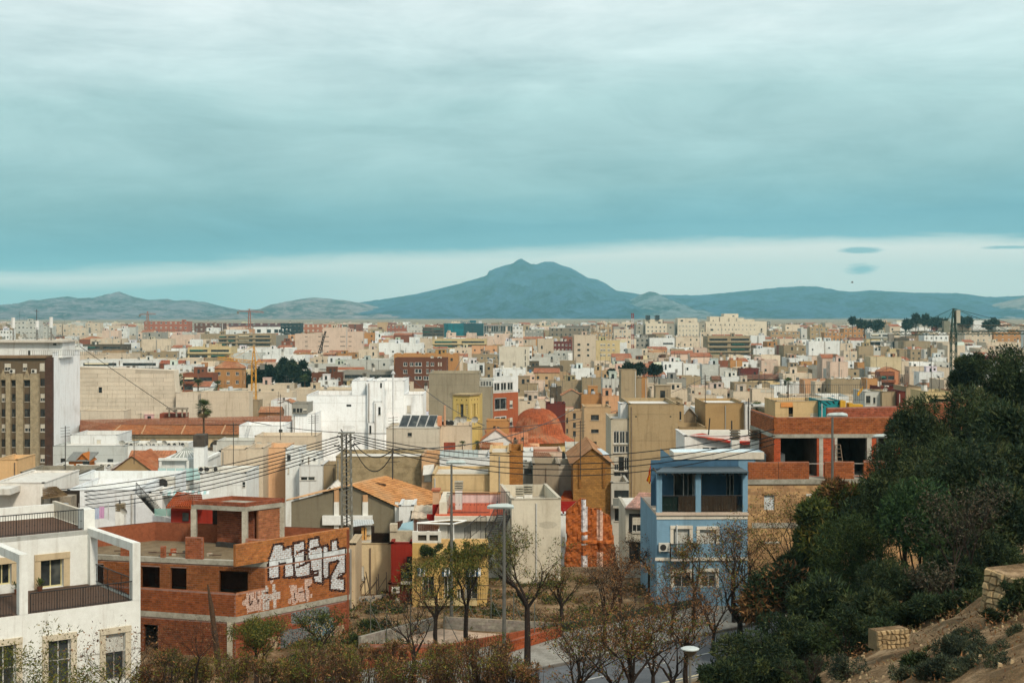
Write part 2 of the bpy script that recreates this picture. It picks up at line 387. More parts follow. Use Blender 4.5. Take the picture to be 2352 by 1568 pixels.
def ridge(name,prof,D,Wf,col,seed,rough=1.0,pale=None):
 xs_=np.linspace(prof[0][0],prof[-1][0],int((prof[-1][0]-prof[0][0])/4)+2)
 hs=np.interp(xs_,[p[0]for p in prof],[p[1]for p in prof]);nv=46;V=[];cc=[]
 for j in range(nv+8):
  for i,px in enumerate(xs_):
   v=j/nv if j<=nv else 1
   x=(px-HX)/F*D
   zt=max(0,CZ-(hs[i]-HY)/F*D)
   if j<=nv:
    y=D-Wf*(1-v)
    pr=v**1.3
    rg=1-abs(noise.fractal(Vector((x*.0021+seed,y*.0009,seed)),.9,2.1,6))*1.5
    rg2=noise.fractal(Vector((x*.008+seed,y*.006,seed+5)),.8,2.0,5)
    z=zt*pr+(rg-.75)*zt*.8*rough*v*(1-v)**1.3*2+rg2*34*rough*(1-v)**.6*v
    if j==nv:z=zt+3*noise.noise(Vector((x*.03,seed,0)))
    V.append((x+40*rough*noise.noise(Vector((x*.003,y*.003,seed)))*(1-v),y,max(z,-1)))
   else:
    k=(j-nv)/7;V.append((x,D+k*Wf*.7,zt*(1-k)))
 nn=len(xs_);Fq=np.array([(j*nn+i,j*nn+i+1,(j+1)*nn+i+1,(j+1)*nn+i)for j in range(nv+7)for i in range(nn-1)])
 cols=np.zeros((len(Fq),3));cols[:]=col
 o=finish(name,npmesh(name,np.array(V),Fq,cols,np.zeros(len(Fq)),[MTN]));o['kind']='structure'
 for p_ in o.data.polygons:p_.use_smooth=True
 return o
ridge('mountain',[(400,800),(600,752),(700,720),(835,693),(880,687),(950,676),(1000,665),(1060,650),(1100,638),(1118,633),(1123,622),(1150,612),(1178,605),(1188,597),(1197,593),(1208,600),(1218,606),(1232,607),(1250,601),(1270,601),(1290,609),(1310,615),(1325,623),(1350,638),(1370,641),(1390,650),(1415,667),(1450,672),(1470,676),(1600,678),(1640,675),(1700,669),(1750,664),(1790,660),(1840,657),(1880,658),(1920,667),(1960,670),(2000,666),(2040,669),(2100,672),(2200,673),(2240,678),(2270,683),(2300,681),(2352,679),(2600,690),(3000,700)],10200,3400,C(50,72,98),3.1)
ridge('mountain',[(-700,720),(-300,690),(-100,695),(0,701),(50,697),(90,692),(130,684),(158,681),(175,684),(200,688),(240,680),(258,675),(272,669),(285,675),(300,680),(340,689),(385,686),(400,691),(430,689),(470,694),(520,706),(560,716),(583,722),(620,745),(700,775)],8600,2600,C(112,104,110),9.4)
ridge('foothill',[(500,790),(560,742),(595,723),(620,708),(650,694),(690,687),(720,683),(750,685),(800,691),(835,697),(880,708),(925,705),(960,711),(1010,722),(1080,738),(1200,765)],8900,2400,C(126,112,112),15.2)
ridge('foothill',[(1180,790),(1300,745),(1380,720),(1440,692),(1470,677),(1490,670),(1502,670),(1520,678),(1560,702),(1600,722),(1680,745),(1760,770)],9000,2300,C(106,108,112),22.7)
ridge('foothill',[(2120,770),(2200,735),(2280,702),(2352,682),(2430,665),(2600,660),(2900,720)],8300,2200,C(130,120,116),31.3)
# ------------------------------------------------------------------ palette (matt paint and render as it is, unlit)
PAL=dict(w=C(226,229,226,.95),c=C(214,198,174,.9),p=C(220,196,176,.9),b=C(168,150,120,.85),t=C(192,162,124,.85),o=C(190,140,88,.85),r=C(142,86,62,.85),g=C(158,156,146,.85),d=C(104,92,76,.8),y=C(208,188,142,.85),m=C(112,54,46,.85),l=C(200,201,193,.9),k=C(48,58,60,.8),n=C(216,166,124,.85),z=C(112,70,50,.85))
CW=dict(w='white',c='cream',p='pinkish cream',b='beige brown',t='tan',o='ochre',r='terracotta',g='grey',d='dark brown',y='pale yellow',m='dark red',l='pale grey',k='black',n='peach',z='brown brick')
WHITE,DARK,IRON=C(225,228,224),C(22,20,18),C(30,30,30)
# ------------------------------------------------------------------ unit windows (x 0..1, z 0..1, outward is -y)
def unit_window(fc,kind):
 m=MB();t=.07
 if kind!='o':
  for a in((0,0,t,1),(1-t,0,1,1),(t,0,1-t,t),(t,1-t,1-t,1),(.5-t/2,t,.5+t/2,1-t)):
   m.box(a[0],-.04,a[1],a[2],.03,a[3],fc,MET)
  m.poly([(t,.0,t),(1-t,.0,t),(1-t,.0,1-t),(t,.0,1-t)],DARK,GL)
 if kind in 'hs':
  zb=.45 if kind=='h' else.06;nsl=7 if kind=='s' else 5
  for i in range(nsl):
   z=zb+(1-t-zb)*i/nsl;m.box(t,-.075,z+.012,1-t,-.045,z+(1-t-zb)/nsl,C(206,200,184),PL)
 if kind=='x':
  for i in range(7):m.box(.04+i*.15,-.12,0,.06+i*.15,-.10,.9,IRON,MET)
  m.box(0,-.12,.88,1,-.1,.92,IRON,MET)
 m.box(-.06,-.20,-.07,1.06,.03,0,C(190,184,170),PL)
 return m.mesh('window')
UW={'w':unit_window(C(215,215,208),'w'),'b':unit_window(C(60,42,30),'w'),'h':unit_window(C(200,198,190),'h'),'s':unit_window(C(190,186,176),'s'),'k':unit_window(C(36,36,36),'w'),'x':unit_window(C(190,188,180),'x')}
m=MB();m.box(0,-.02,0,1,.02,1,DARK,GL);UW['n']=m.mesh('window')
m=MB();m.box(0,.25,0,1,.3,1,DARK,PL);m.box(-.05,-.22,-.05,1.05,.3,0,C(180,175,160),PL);UW['d']=m.mesh('window')  # open hole: dark back sheet stands in for the shade inside
def add_window(par,fr,h,kind='w',d=-.10,name='window'):
 o=finish(name,UW[kind],par);p=fr.p(h[0],h[1],d);o.location=Vector(p)-wloc(par)
 o.rotation_euler=(0,0,fr.rot);o.scale=(h[2]-h[0],1,h[3]-h[1]);return o
# ------------------------------------------------------------------ fixtures, shared meshes
FX={}
m=MB();m.tube([(0,0,0),(0,0,2.6)],.04,C(70,66,60));m.tube([(-.7,0,2.3),(.6,0,2.42)],.018,C(90,88,84),n=4)
for i in range(7):m.tube([(-.6+i*.18,-.28+i*.02,2.31+i*.017),(-.6+i*.18,.28-i*.02,2.31+i*.017)],.012,C(120,118,112),n=3)
m.tube([(0,-.35,1.9),(0,.35,1.9)],.014,C(100,98,94),n=3);m.tube([(.2,-.3,1.95),(.2,.3,1.95)],.012,C(100,98,94),n=3);FX['antenna']=m.mesh('antenna')
m=MB();m.tube([(0,0,0),(0,0,4.6)],.045,C(60,56,52));m.tube([(-.5,0,4.4),(.5,0,4.3)],.016,C(90,88,84),n=4)
for i in range(5):m.tube([(-.4+i*.2,-.3,4.38-i*.02),(-.4+i*.2,.3,4.38-i*.02)],.012,C(110,108,104),n=3)
m.tube([(0,0,3.2),(1.3,0,0)],.01,C(80,78,74),n=3);FX['mast']=m.mesh('mast')
m=MB()
def dish(m,r=.45):
 prof=[(0.01,0),(r*.4,.02),(r*.75,.08),(r,.16)];mm=MB();mm.lathe(0,0,prof,C(196,194,186),PL,14)
 for p in mm.v:m.v.append((p[0],-p[2]*.9-.12+p[1]*-.35,.75+p[1]*.94-p[2]*.3))
 m.f+=mm.f;m.c+=mm.c;m.m+=mm.m;m.tube([(0,0,0),(0,0,.75),(0,-.1,.75)],.03,C(110,108,104));m.tube([(0,-.15,.45),(0,-.55,.7)],.015,C(90,90,90),n=3)
dish(m);FX['satellite_dish']=m.mesh('satellite_dish')
m=MB();m.box(-.42,-.17,0,.42,.17,.62,C(206,204,194),PL);m.tube([(-.1,-.172,.31),(-.1,-.2,.31)],.24,C(50,48,46),MET,12,True)
m.box(-.38,-.15,-.12,-.3,.15,0,C(120,118,112),MET);m.box(.3,-.15,-.12,.38,.15,0,C(120,118,112),MET);FX['air_conditioner']=m.mesh('air_conditioner')
m=MB();m.box(-.3,-.3,0,.3,.3,1.3,C(212,210,202),PL)
for i in range(4):
 m.box(-.36,-.36,1.36+i*.2,.36,.36,1.44+i*.2,C(112,100,84),CON)
 m.box(-.2,-.2,1.3+i*.2,.2,.2,1.37+i*.2,C(60,54,48),CON)
FX['chimney']=m.mesh('chimney')
m=MB();m.cyl(0,0,0,1.1,.5,.5,C(190,194,196),PL,12);m.cyl(0,0,1.1,1.22,.5,.15,C(170,174,176),PL,12);FX['water_tank']=m.mesh('water_tank')
m=MB();m.box(-.2,-.2,0,.2,.2,.9,C(150,96,70),CLAY);m.box(-.26,-.26,.9,.26,.26,.98,C(120,80,60),CLAY);FX['brick_chimney']=m.mesh('brick_chimney')
def fix(par,kind,x,y,z,rot=0,sc=1.0,name=None):
 o=finish(name or kind,FX[kind],par);o.location=Vector((x,y,z))-(wloc(par)if par is not None else Vector());o.rotation_euler=(0,0,rot);o.scale=(sc,)*3;return o
# ------------------------------------------------------------------ tiled slope: courses of half-round clay tiles
def tiles(mb,a,b,c,d,ncol,nrow,col,rnd=R,jit=.22,bump=.07,mt=CLAY):
 """a,b = eave left/right, c,d = ridge right/left"""
 a,b,c,d=map(Vector,(a,b,c,d));nm=(b-a).cross(d-a).normalized()
 if nm.z<0:nm=-nm
 for j in range(nrow):
  v0,v1=j/nrow,(j+1)/nrow
  for i in range(ncol):
   u0,um,u1=i/ncol,(i+.5)/ncol,(i+1)/ncol
   P=lambda u_,v_,h:(a.lerp(b,u_)).lerp(d.lerp(c,u_),v_)+nm*h
   k=1-jit/2+rnd.random()*jit;cc=(col[0]*k,col[1]*k*(.97+.06*rnd.random()),col[2]*k)
   e=bump*.5
   q=[P(u0,v0,e),P(um,v0,bump+e),P(um,v1,bump),P(u0,v1,0)];mb.poly(q,cc,mt)
   q=[P(um,v0,bump+e),P(u1,v0,e),P(u1,v1,0),P(um,v1,bump)];mb.poly(q,cc,mt)
  P=lambda u_,v_,h:(a.lerp(b,u_)).lerp(d.lerp(c,u_),v_)+nm*h
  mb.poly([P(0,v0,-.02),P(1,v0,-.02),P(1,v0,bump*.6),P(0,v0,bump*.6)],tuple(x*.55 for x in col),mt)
# ------------------------------------------------------------------ the house builder
OCC,LAND=[],[]
ROOFC=[C(150,100,76),C(160,142,118),C(176,168,152),C(140,122,102),C(190,186,174),C(130,112,92)]
def house(name,label,cat,fr,w,d,z0,z1,col,wins=(),lw=(),rw=(),parapet=.7,roof='flat',rcol=None,mt=PL,group=None,lip=True,ridge=1.8,parent=None,base=True):
 root=parent if parent is not None else thing(name,fr.p(w/2,z0,-d/2),label,cat,group)
 mb=MB();holes=[h[:4]for h in wins]
 fz=facade(mb,fr,w,z0,z1,holes,col,mt)
 frR=FR(*fr.p(w,0)[:2],(-fr.en[0],-fr.en[1]));frL=FR(*fr.p(0,0,-d)[:2],fr.en);frB=FR(*fr.p(w,0,-d)[:2],(-fr.ex[0],-fr.ex[1]))
 facade(mb,frR,d,z0,z1,[h[:4]for h in rw],col,mt);facade(mb,frL,d,z0,z1,[h[:4]for h in lw],col,mt);facade(mb,frB,w,z0,z1,[],col,mt)
 t=.18;zr=z1-parapet
 if roof=='flat':
  o4=[fr.p(0,0),fr.p(w,0),fr.p(w,0,-d),fr.p(0,0,-d)];i4=[fr.p(t,0,-t),fr.p(w-t,0,-t),fr.p(w-t,0,-d+t),fr.p(t,0,-d+t)]
  Z=lambda p,z:(p[0],p[1],z)
  for k in range(4):
   a,b,e,f_=o4[k],o4[(k+1)%4],i4[(k+1)%4],i4[k]
   mb.poly([Z(a,z1),Z(b,z1),Z(e,z1),Z(f_,z1)],col,mt);mb.poly([Z(f_,z1),Z(e,z1),Z(e,zr),Z(f_,zr)],col,mt)
  mb.build('wall',root)
  rb=MB();rb.poly([Z(p,zr+.004)for p in i4],rcol or R.choice(ROOFC),PL);rb.build('roof',root)
  if lip:
   lb=MB();lc=tuple(min(1,x*.8)for x in col)
   for(f2,ww)in((fr,w),(frR,d),(frL,d)):lb.fbox(f2,-.05,ww+.05,z1+.002,z1+.07,-.20,.05 if f2 is fr else.053,lc,PL)
   lb.build('coping',root)
 elif roof in('gable','gablex'):
  rb=MB();rc=rcol or C(162,112,80)
  if roof=='gable':
   mb.poly([fr.p(0,z1),fr.p(w,z1),fr.p(w*.5,z1+ridge)],col,mt);mb.poly([fr.p(0,z1,-d),fr.p(w*.5,z1+ridge,-d),fr.p(w,z1,-d)],col,mt)
   e=.3;s=ridge/(w/2)
   nc,nr=max(3,int(d/.4)),max(2,int(w/2/.8))
   tiles(rb,fr.p(-e,z1-e*s+.05,-d-e),fr.p(-e,z1-e*s+.05,e),fr.p(w/2,z1+ridge+.05,e),fr.p(w/2,z1+ridge+.05,-d-e),min(nc,40),nr,rc)
   tiles(rb,fr.p(w+e,z1-e*s+.05,e),fr.p(w+e,z1-e*s+.05,-d-e),fr.p(w/2,z1+ridge+.05,-d-e),fr.p(w/2,z1+ridge+.05,e),min(nc,40),nr,rc)
  else:
   mb.poly([fr.p(0,z1),fr.p(0,z1+ridge,-d/2),fr.p(0,z1,-d)],col,mt);mb.poly([fr.p(w,z1),fr.p(w,z1,-d),fr.p(w,z1+ridge,-d/2)],col,mt)
   e=.35;s=ridge/(d/2);nc,nr=max(3,int(w/.4)),max(2,int(d/2/.8))
   tiles(rb,fr.p(-.2,z1-e*s+.05,e),fr.p(w+.2,z1-e*s+.05,e),fr.p(w+.2,z1+ridge+.05,-d/2),fr.p(-.2,z1+ridge+.05,-d/2),min(nc,60),nr,rc)
   tiles(rb,fr.p(w+.2,z1-e*s+.05,-d-e),fr.p(-.2,z1-e*s+.05,-d-e),fr.p(-.2,z1+ridge+.05,-d/2),fr.p(w+.2,z1+ridge+.05,-d/2),min(nc,60),2,rc)
  mb.build('wall',root);rb.build('roof',root)
 elif roof=='hip':
  rb=MB();rc=rcol or C(160,108,76);e=.4;hw=min(w,d)/2
  A,B_,C_,D_=fr.p(-e,z1,e),fr.p(w+e,z1,e),fr.p(w+e,z1,-d-e),fr.p(-e,z1,-d-e)
  r0,r1=(fr.p(hw,z1+ridge,-d/2),fr.p(w-hw,z1+ridge,-d/2))if w>=d else(fr.p(w/2,z1+ridge,-hw),fr.p(w/2,z1+ridge,-d+hw))
  if w>=d:
   tiles(rb,A,B_,r1,r0,min(50,int(w/.5)),4,rc);tiles(rb,B_,C_,r1,r1,14,4,rc);tiles(rb,C_,D_,r0,r1,16,3,rc);tiles(rb,D_,A,r0,r0,14,4,rc)
  else:
   tiles(rb,A,B_,r0,r0,min(40,int(w/.5)),4,rc);tiles(rb,B_,C_,r1,r0,20,4,rc);tiles(rb,C_,D_,r1,r1,10,3,rc);tiles(rb,D_,A,r0,r1,20,4,rc)
  mb.build('wall',root);rb.build('roof',root)
 else:
  mb.build('wall',root)
 for f2,ws in((fr,wins),(frR,rw),(frL,lw)):
  for h in ws:
   if len(h)>4 and h[4]!='o':add_window(root,f2,h,h[4])
 if parent is None or base:
  xs_,ys_=zip(*[fr.p(a,0,b_)[:2]for a in(0,w)for b_ in(0,-d)]);OCC.append((min(xs_),min(ys_),max(xs_),max(ys_),z1))
 if mt!=FBR and z1-z0>4:
  pr=random.Random(int(abs(fr.x)*31+fr.y*17+z1*7));big=len(wins)<3
  def clear(a0,a1,b0,b1):return not any(h[0]-.3<a1 and h[2]+.3>a0 and h[1]-.3<b1 and h[3]+.3>b0 for h in wins)
  m=MB()
  for _ in range(pr.randint(1,4)if w>3.5 else 0):
   a=pr.uniform(.2,w-1.4);b_=z1-pr.uniform(1.2,min(9,z1-z0-1));l_,h_=pr.uniform(.6,min(3.2,w-a-.1)),pr.uniform(.4,1.6)
   if clear(a,a+l_,b_-h_,b_):
    k=pr.uniform(.78,1.12);cc=tuple(min(.9,v*k)for v in col);n5=7;m.poly([fr.p(a+l_*(.5+.5*math.cos(6.283*i/n5)*pr.uniform(.8,1)),b_-h_*(.5+.5*math.sin(6.283*i/n5)*pr.uniform(.75,1)),.006)for i in range(n5)],cc,mt);m.build('render_patch',root);m=MB()
  m=MB()
  if big and w>5:
   z=z1-1.1-pr.random()
   while z>z0+1 and z>z1-16:m.fbox(fr,.01,w-.01,z,z+.05,.004,.014,tuple(v*.78 for v in col),mt,bottom=False);z-=3.0
   m.build('floor_joint',root);m=MB()
  if pr.random()<.6:
   a=pr.choice([.25,w-.3,w*.5]);s_=max(.05,fr.y*.00022)
   if clear(a-.1,a+.1,z0,z1):m.fbox(fr,a-s_,a+s_,max(z0,z1-14),z1-.3,.01,.01+2*s_,pr.choice([C(196,196,190),C(120,104,86),C(150,148,140)]),MET,bottom=False);m.build('downpipe',root)
 root_fr[root.name]=(fr,frR,frL)
 return root
root_fr={}
PROT=[]
def Dof(yb,px):
 D=88200/max(yb-715,36)
 return(1215 if yb<766 else min(D,1080))if px>1960 else min(D,2600)
def clutter(root,fr,w,d,z,rnd,k,D):
 """small fixtures on a flat roof"""
 for _ in range(k):
  q=rnd.random();a=rnd.uniform(.8,max(.9,w-.8));b=rnd.uniform(.6,max(.7,min(d-.6,6)))
  p=fr.p(a,z,-b);s=max(1.0,min(1.9,D/330))
  kind='antenna' if q<.34 else 'mast' if q<.42 else 'satellite_dish' if q<.56 else 'air_conditioner' if q<.72 else 'chimney' if q<.86 else 'water_tank' if q<.93 else 'brick_chimney'
  fix(root,kind,*p,fr.rot+rnd.uniform(-.5,.5),s*rnd.uniform(.85,1.15))
def hut(root,fr,a0,a1,z,h,b0,b1,col,rnd,win=True,mt=PL):
 """stair head or wash-house standing on a roof: a part of the house"""
 f2=FR(*fr.p(a0,0,-b0)[:2],fr.ex);w=a1-a0;m=MB()
 hs=[(w*.3,z+.05,w*.3+.85,z+2.0,'k')]if win and w>1.6 else[]
 if win and w>3.4:hs.append((w*.3+1.5,z+1.1,w*.3+2.3,z+1.9,'n'))
 facade(m,f2,w,z,z+h,[q[:4]for q in hs],col,mt)
 fR=FR(*f2.p(w,0)[:2],(-f2.en[0],-f2.en[1]));fL=FR(*f2.p(0,0,-(b1-b0))[:2],f2.en)
 facade(m,fR,b1-b0,z,z+h,[],col,mt);facade(m,fL,b1-b0,z,z+h,[],col,mt)
 m.poly([f2.p(0,z,-(b1-b0)),f2.p(w,z,-(b1-b0)),f2.p(w,z+h,-(b1-b0)),f2.p(0,z+h,-(b1-b0))][::-1],col,mt)
 m.fbox(f2,-.12,w+.12,z+h+.002,z+h+.14,-(b1-b0)-.12,.12,tuple(x*.92 for x in col),PL)
 o=m.build('roof_hut',root)
 for q in hs:add_window(o,f2,q,q[4],name='door' if q[4]=='k' and q[3]-q[1]>1.9 else 'window')
 return o
def row(k,x0,x1,yt,yb,col,win='',label='',D=None,depth=None,lo=False,roof='flat',name='apartment_building',cat='building',sky=None,huts=True,ck=None,ridge=1.6,land=None,mt=None,rcol=None,rel=None,yaw=0,group=None):
 conv=Lc if lo else Uc
 (p0,q0),(p1,q1)=conv(k,x0,yt),conv(k,x1,yb)
 D=D or Dof(q1,p0);rnd=random.Random(int(p0*7+q0*13))
 c=PAL[col]if isinstance(col,str)else col
 jit=rnd.uniform(.92,1.06);c=tuple(x*jit for x in c)
 xa,xb=(p0-HX)/F*D,(p1-HX)/F*D;w=xb-xa
 zt=CZ-(q0-HY)/F*D;zb=CZ-(q1-HY)/F*D
 d=depth or min(max(7,w*.8),16 if D<700 else 24)
 z0=G((xa+xb)/2,D)-1.0
 fr=FR(xa,D,(math.cos(yaw),math.sin(yaw)))
 if roof!='flat':zt2=zt-ridge
 else:zt2=zt
 wins=[]
 if isinstance(win,list):
  for e in win:
   (ax,ay),(bx,by)=conv(k,e[0],e[1]),conv(k,e[2],e[3])
   wins.append((fr.a_at(ax),CZ-(by-HY)/F*D,fr.a_at(bx),CZ-(ay-HY)/F*D,e[4]if len(e)>4 else 'w'))
 elif win:
  kd=win[0];nc=int(win[1:])if len(win)>1 else max(2,int(w/3.2))
  if kd=='B':
   z=zt2-2.7
   while z>max(z0+1,zb-3):
    wins.append((w*.04,z,w*.46,z+1.35,'k'));wins.append((w*.54,z,w*.96,z+1.35,'k'));z-=3.1
  else:
   z=zt2-(2.6 if rnd.random()<.7 else 3.1);s=max(1.0,D/900)
   ww=min(1.15*s,w/nc*.55);hh=1.25*s*(.9 if kd=='n' else 1);fl=3.05*s
   if kd=='n':ww*=.8
   while z>max(z0+1,zb-3)and len(wins)<60:
    for i in range(nc):
     a=w*(i+.5)/nc
     if kd=='n' and rnd.random()<.45:continue
     kk={'h':rnd.choice('hhws'),'w':rnd.choice('wwwh'),'n':'n','d':'d','s':'s','b':rnd.choice('bbh'),'k':'k'}[kd]
     wins.append((a-ww/2,z,a+ww/2,z+hh,kk))
    z-=fl
 side=[(d*f_-.5,zt2-2.6-3.1*r_,d*f_+.5,zt2-1.4-3.1*r_,rnd.choice('nwh'))for f_ in(.25,.6)for r_ in range(3)if rnd.random()<.55 and zt2-2.6-3.1*r_>z0+1]
 lw=side if p0>HX else();rw=side if p1<HX else()
 root=house(name,label,cat,fr,w,d,z0,zt2,c,wins,lw,rw,roof=roof,ridge=ridge,rcol=rcol,group=group,mt=PL if mt is None else mt,parapet=rnd.choice([.5,.8,.95])if roof=='flat' else.5)
 if roof=='flat':
  zr=zt2-.6
  if huts and w>5 and rnd.random()<.65 and sky is None:
   hw=rnd.uniform(2.2,min(5,w*.5));a=rnd.uniform(.3,w-hw-.3)
   hut(root,fr,a,a+hw,zr,rnd.uniform(2.1,2.9),min(2.0,d*.3),min(d-.5,5),tuple(x*rnd.uniform(.9,1.05)for x in c),rnd)
  clutter(root,fr,w,d,zr,rnd,ck if ck is not None else(rnd.randint(1,4)if D<1400 else rnd.randint(0,2)),D)
 if win and win[0]=='B' and not isinstance(win,list):
  m=MB();s=MB();z=zt2-2.7;aw=rnd.choice([C(48,96,84),C(190,180,150),C(60,110,96)])
  while z>max(z0+1,zb-3):
   m.fbox(fr,0,w,z-.95,z-.05,.002,1.0,c,PL)
   if rnd.random()<.6:
    a=rnd.choice([.06,.56])*w;s.poly([fr.p(a,z+1.3,.02),fr.p(a+w*.3,z+1.3,.02),fr.p(a+w*.3,z+.7,.9),fr.p(a,z+.7,.9)],aw,PL)
    s.poly([fr.p(a,z+1.28,.02),fr.p(a,z+.68,.9),fr.p(a+w*.3,z+.68,.9),fr.p(a+w*.3,z+1.28,.02)],aw,PL)
   z-=3.1
  m.build('balcony',root);s.build('awning',root)
 PROT.append((p0,p1,q1,D));LAND.append(((p0+p1)/2,(q0+min(q1,q0+60))/2,land or label))if land else None
 return root,fr,w,d,zt2
# ------------------------------------------------------------------ the city, building by building (far to near)
r_=row
r_(1,0,110,158,270,'w','h4','white apartment block at the left edge of the skyline behind the phone masts',land='the phone masts')
r_(1,120,330,75,250,'l','h6','pale grey stepped apartment block on the skyline between the two phone masts')
r_(1,335,470,120,240,'l','h3','pale grey block directly behind the taller phone mast')
r_(1,480,640,105,210,'c','h4','cream block on the skyline just right of the taller phone mast')
r_(1,640,765,135,215,'c','h3','low cream block on the skyline, left of the cream stair tower')
r_(1,765,895,92,190,'c','h2','cream block with a wide stair tower on the left skyline',land='the cream stair tower')
r_(1,915,1060,160,265,'p','n2','pinkish blank-sided block left of the bright white tower with two flues')
r_(1,1050,1140,140,260,'w','n1','narrow bright white tower with two rooftop flues',land='the white tower with flues')
r_(1,1290,1685,80,180,C(176,104,76,.85),'w9','long terracotta apartment block with pale vertical strips on the left skyline',land='the terracotta skyline block')
r_(1,1690,1738,100,160,'g','h2','slim grey block wedged beside the terracotta skyline block')
r_(1,1742,1995,95,185,'z','w6','brown brick apartment block right of the long terracotta one')
r_(1,1850,1960,135,235,'w','n2','small white block in front of the brown brick skyline block')
r_(1,710,920,215,300,'r','n3','terracotta house with tiled hip roof behind the green-awning block',roof='hip',ridge=2.5)
r_(1,810,1090,235,310,'c','h5','cream block with a dark window band above the green balcony awnings')
r_(1,720,1095,288,345,'d','B','brown apartment block with green awnings left of the pale blank wall',land='the brown block with green awnings')
r_(1,1110,1230,270,322,'w','','bright blank white wall beside the brown block with green awnings')
r_(1,1275,1530,238,350,'c','','wide cream blank gable wall under the terracotta skyline block')
r_(1,1535,1745,200,320,'p','n2','pinkish plain block to the right of the wide cream blank gable')
r_(1,1700,1800,240,330,'w','','white cube house with blank front below the small white skyline block')
r_(1,1180,1600,355,415,'b','w6','long low beige brown block with a row of windows')
r_(1,1604,1664,320,415,'w','h1','narrow white house left of the olive yellow block with awnings')
r_(1,640,755,305,360,'w','','plain white roof house behind the top of the tall white party wall')
r_(2,-110,275,310,415,'y','B','olive yellow apartment block with balconies and dark awnings',land='the olive yellow block')
r_(1,715,1165,372,430,'c','n3','low cream terrace house above the long white gallery')
r_(1,718,1425,425,500,'w','B','long white gallery building with green awnings over the windowless stone wall',land='the long white gallery')
r_(1,1428,1640,430,505,'r','','dark red tiled roof house left of the ochre hip-roofed house',roof='gablex',rcol=C(150,84,60),ridge=1.5)
r_(1,1470,1780,470,545,'w','w3','white terrace house in front of the dark red tiled roof')
r_(1,1640,1910,545,668,'r','B','terracotta balcony block beside the palms',land='the terracotta balcony block')
r_(2,130,375,425,625,'o','w3','ochre house with a brown hip roof left of the dark trees',roof='hip',ridge=3,D=520,land='the ochre hip-roofed house')
# second strip
r_(2,255,715,96,135,'m','w7','dark red roofed apartment block on the skyline by the tall crane')
r_(2,480,810,130,205,'w',[(600,150,635,180,'k'),(665,150,700,180,'k'),(705,150,740,180,'k'),(762,152,800,180,'k'),(600,186,635,205,'k'),(762,186,800,205,'k'),(510,150,545,178,'k')],'white office block with grouped dark windows in front of the black block',land='the black office block')
r_(2,722,905,95,205,'k','k5','black office block on the skyline')
r_(2,907,1250,105,185,C(186,118,84,.85),'s8','orange brick block with cream shutters right of the black office block')
r_(2,1330,1450,105,180,'r','n3','terracotta block with a pale stair core on the skyline')
r_(2,1675,1855,120,180,C(176,104,76,.85),'w5','small terracotta block left of the pale grey office on the skyline')
r_(2,1862,2010,105,200,'l','h5','pale grey office with window bands on the skyline')
r_(2,1100,1320,135,365,'p',[(1255,212,1300,218,'n'),(1255,256,1300,262,'n'),(1255,298,1300,304,'n'),(1110,212,1155,218,'n'),(1110,256,1155,262,'n'),(1110,298,1155,304,'n')],'tall upper part of the big pinkish building with slit windows',D=1010,ck=2,land='the pinkish slit-windowed building')
r_(2,850,1098,190,365,'p',[(1058,212,1084,218,'n'),(1058,256,1084,262,'n'),(940,212,965,218,'n'),(940,256,965,262,'n'),(940,298,965,304,'n'),(1058,298,1084,304,'n')],'left wing of the big pinkish building with slit windows',D=1012)
r_(2,1322,1460,170,365,'p',[(1330,212,1358,218,'n'),(1330,256,1358,262,'n'),(1330,298,1358,304,'n'),(1448,256,1460,275,'w')],'right wing of the big pinkish building with slit windows',D=1012)
r_(2,165,325,195,300,'b','B','brown balcony block above the olive yellow block')
r_(2,328,640,190,315,'b','B','wide brown balcony block with dark recesses left of the pinkish slit-windowed building')
r_(2,0,160,190,245,'b','','low beige blank wall right of the small white skyline block')
r_(2,730,850,255,320,C(140,84,60,.85),'w2','brown brick corner house against the pinkish slit-windowed building')
r_(2,290,548,325,385,'w','','blank white wall house left above the yellow crane')
r_(2,552,800,325,400,'w','n2','white house right above the yellow crane')
r_(2,300,552,362,440,'l','','pale grey rendered house behind the yellow crane')
r_(2,560,940,385,455,'w','n3','white house with slanting solar frames on its roof',land='the solar frame house')
r_(2,1602,1990,275,385,'w',[(1720,342,1738,356,'k'),(1810,342,1828,356,'k')],'wide bright white building with two small square windows',land='the wide white building')
r_(2,1875,1965,220,278,'w','','white stair tower standing behind the wide bright white building',D=880)
r_(2,1422,1592,330,420,'c',[(1455,402,1490,420,'k'),(1545,355,1560,385,'k')],'cream cube house left of the wide bright white building')
r_(2,1105,1205,362,400,'m','','small house with dark red roof beside the blue water tanks',roof='gablex',ridge=1)
r_(2,1232,1360,368,400,'o','','small ochre roofed house right of the dark red roof')
r_(2,905,1320,465,530,'l',[(1070,505,1190,530,'k'),(1205,512,1225,528,'w'),(930,512,1010,530,'w')],'long pale grey house with a green awning right of the dark trees',land='the pale house with green awning')
r_(2,1000,1272,538,628,'z','w5','dark brick house with white windows below the green awning')
r_(2,1290,1700,425,520,'l','n4','pale grey house with rooftop sheds left of the brown brick apartments')
r_(2,1278,1725,525,622,'g','B','grey concrete building with a glazed rooftop gallery')
r_(3,-50,415,410,632,'z',[(30,445,65,480),(88,445,120,480),(132,445,195,480,'w'),(235,440,258,480,'w'),(275,445,305,478),(340,445,352,478,'s'),(362,445,374,478,'s'),(30,510,65,545),(132,505,195,542),(235,505,258,545),(275,510,305,545),(30,572,65,605),(132,570,195,600),(210,570,258,602),(340,510,352,540),(362,510,374,540)],'brown brick apartment building with white windows and orange top floor',land='the brown brick apartments',huts=False,D=520)
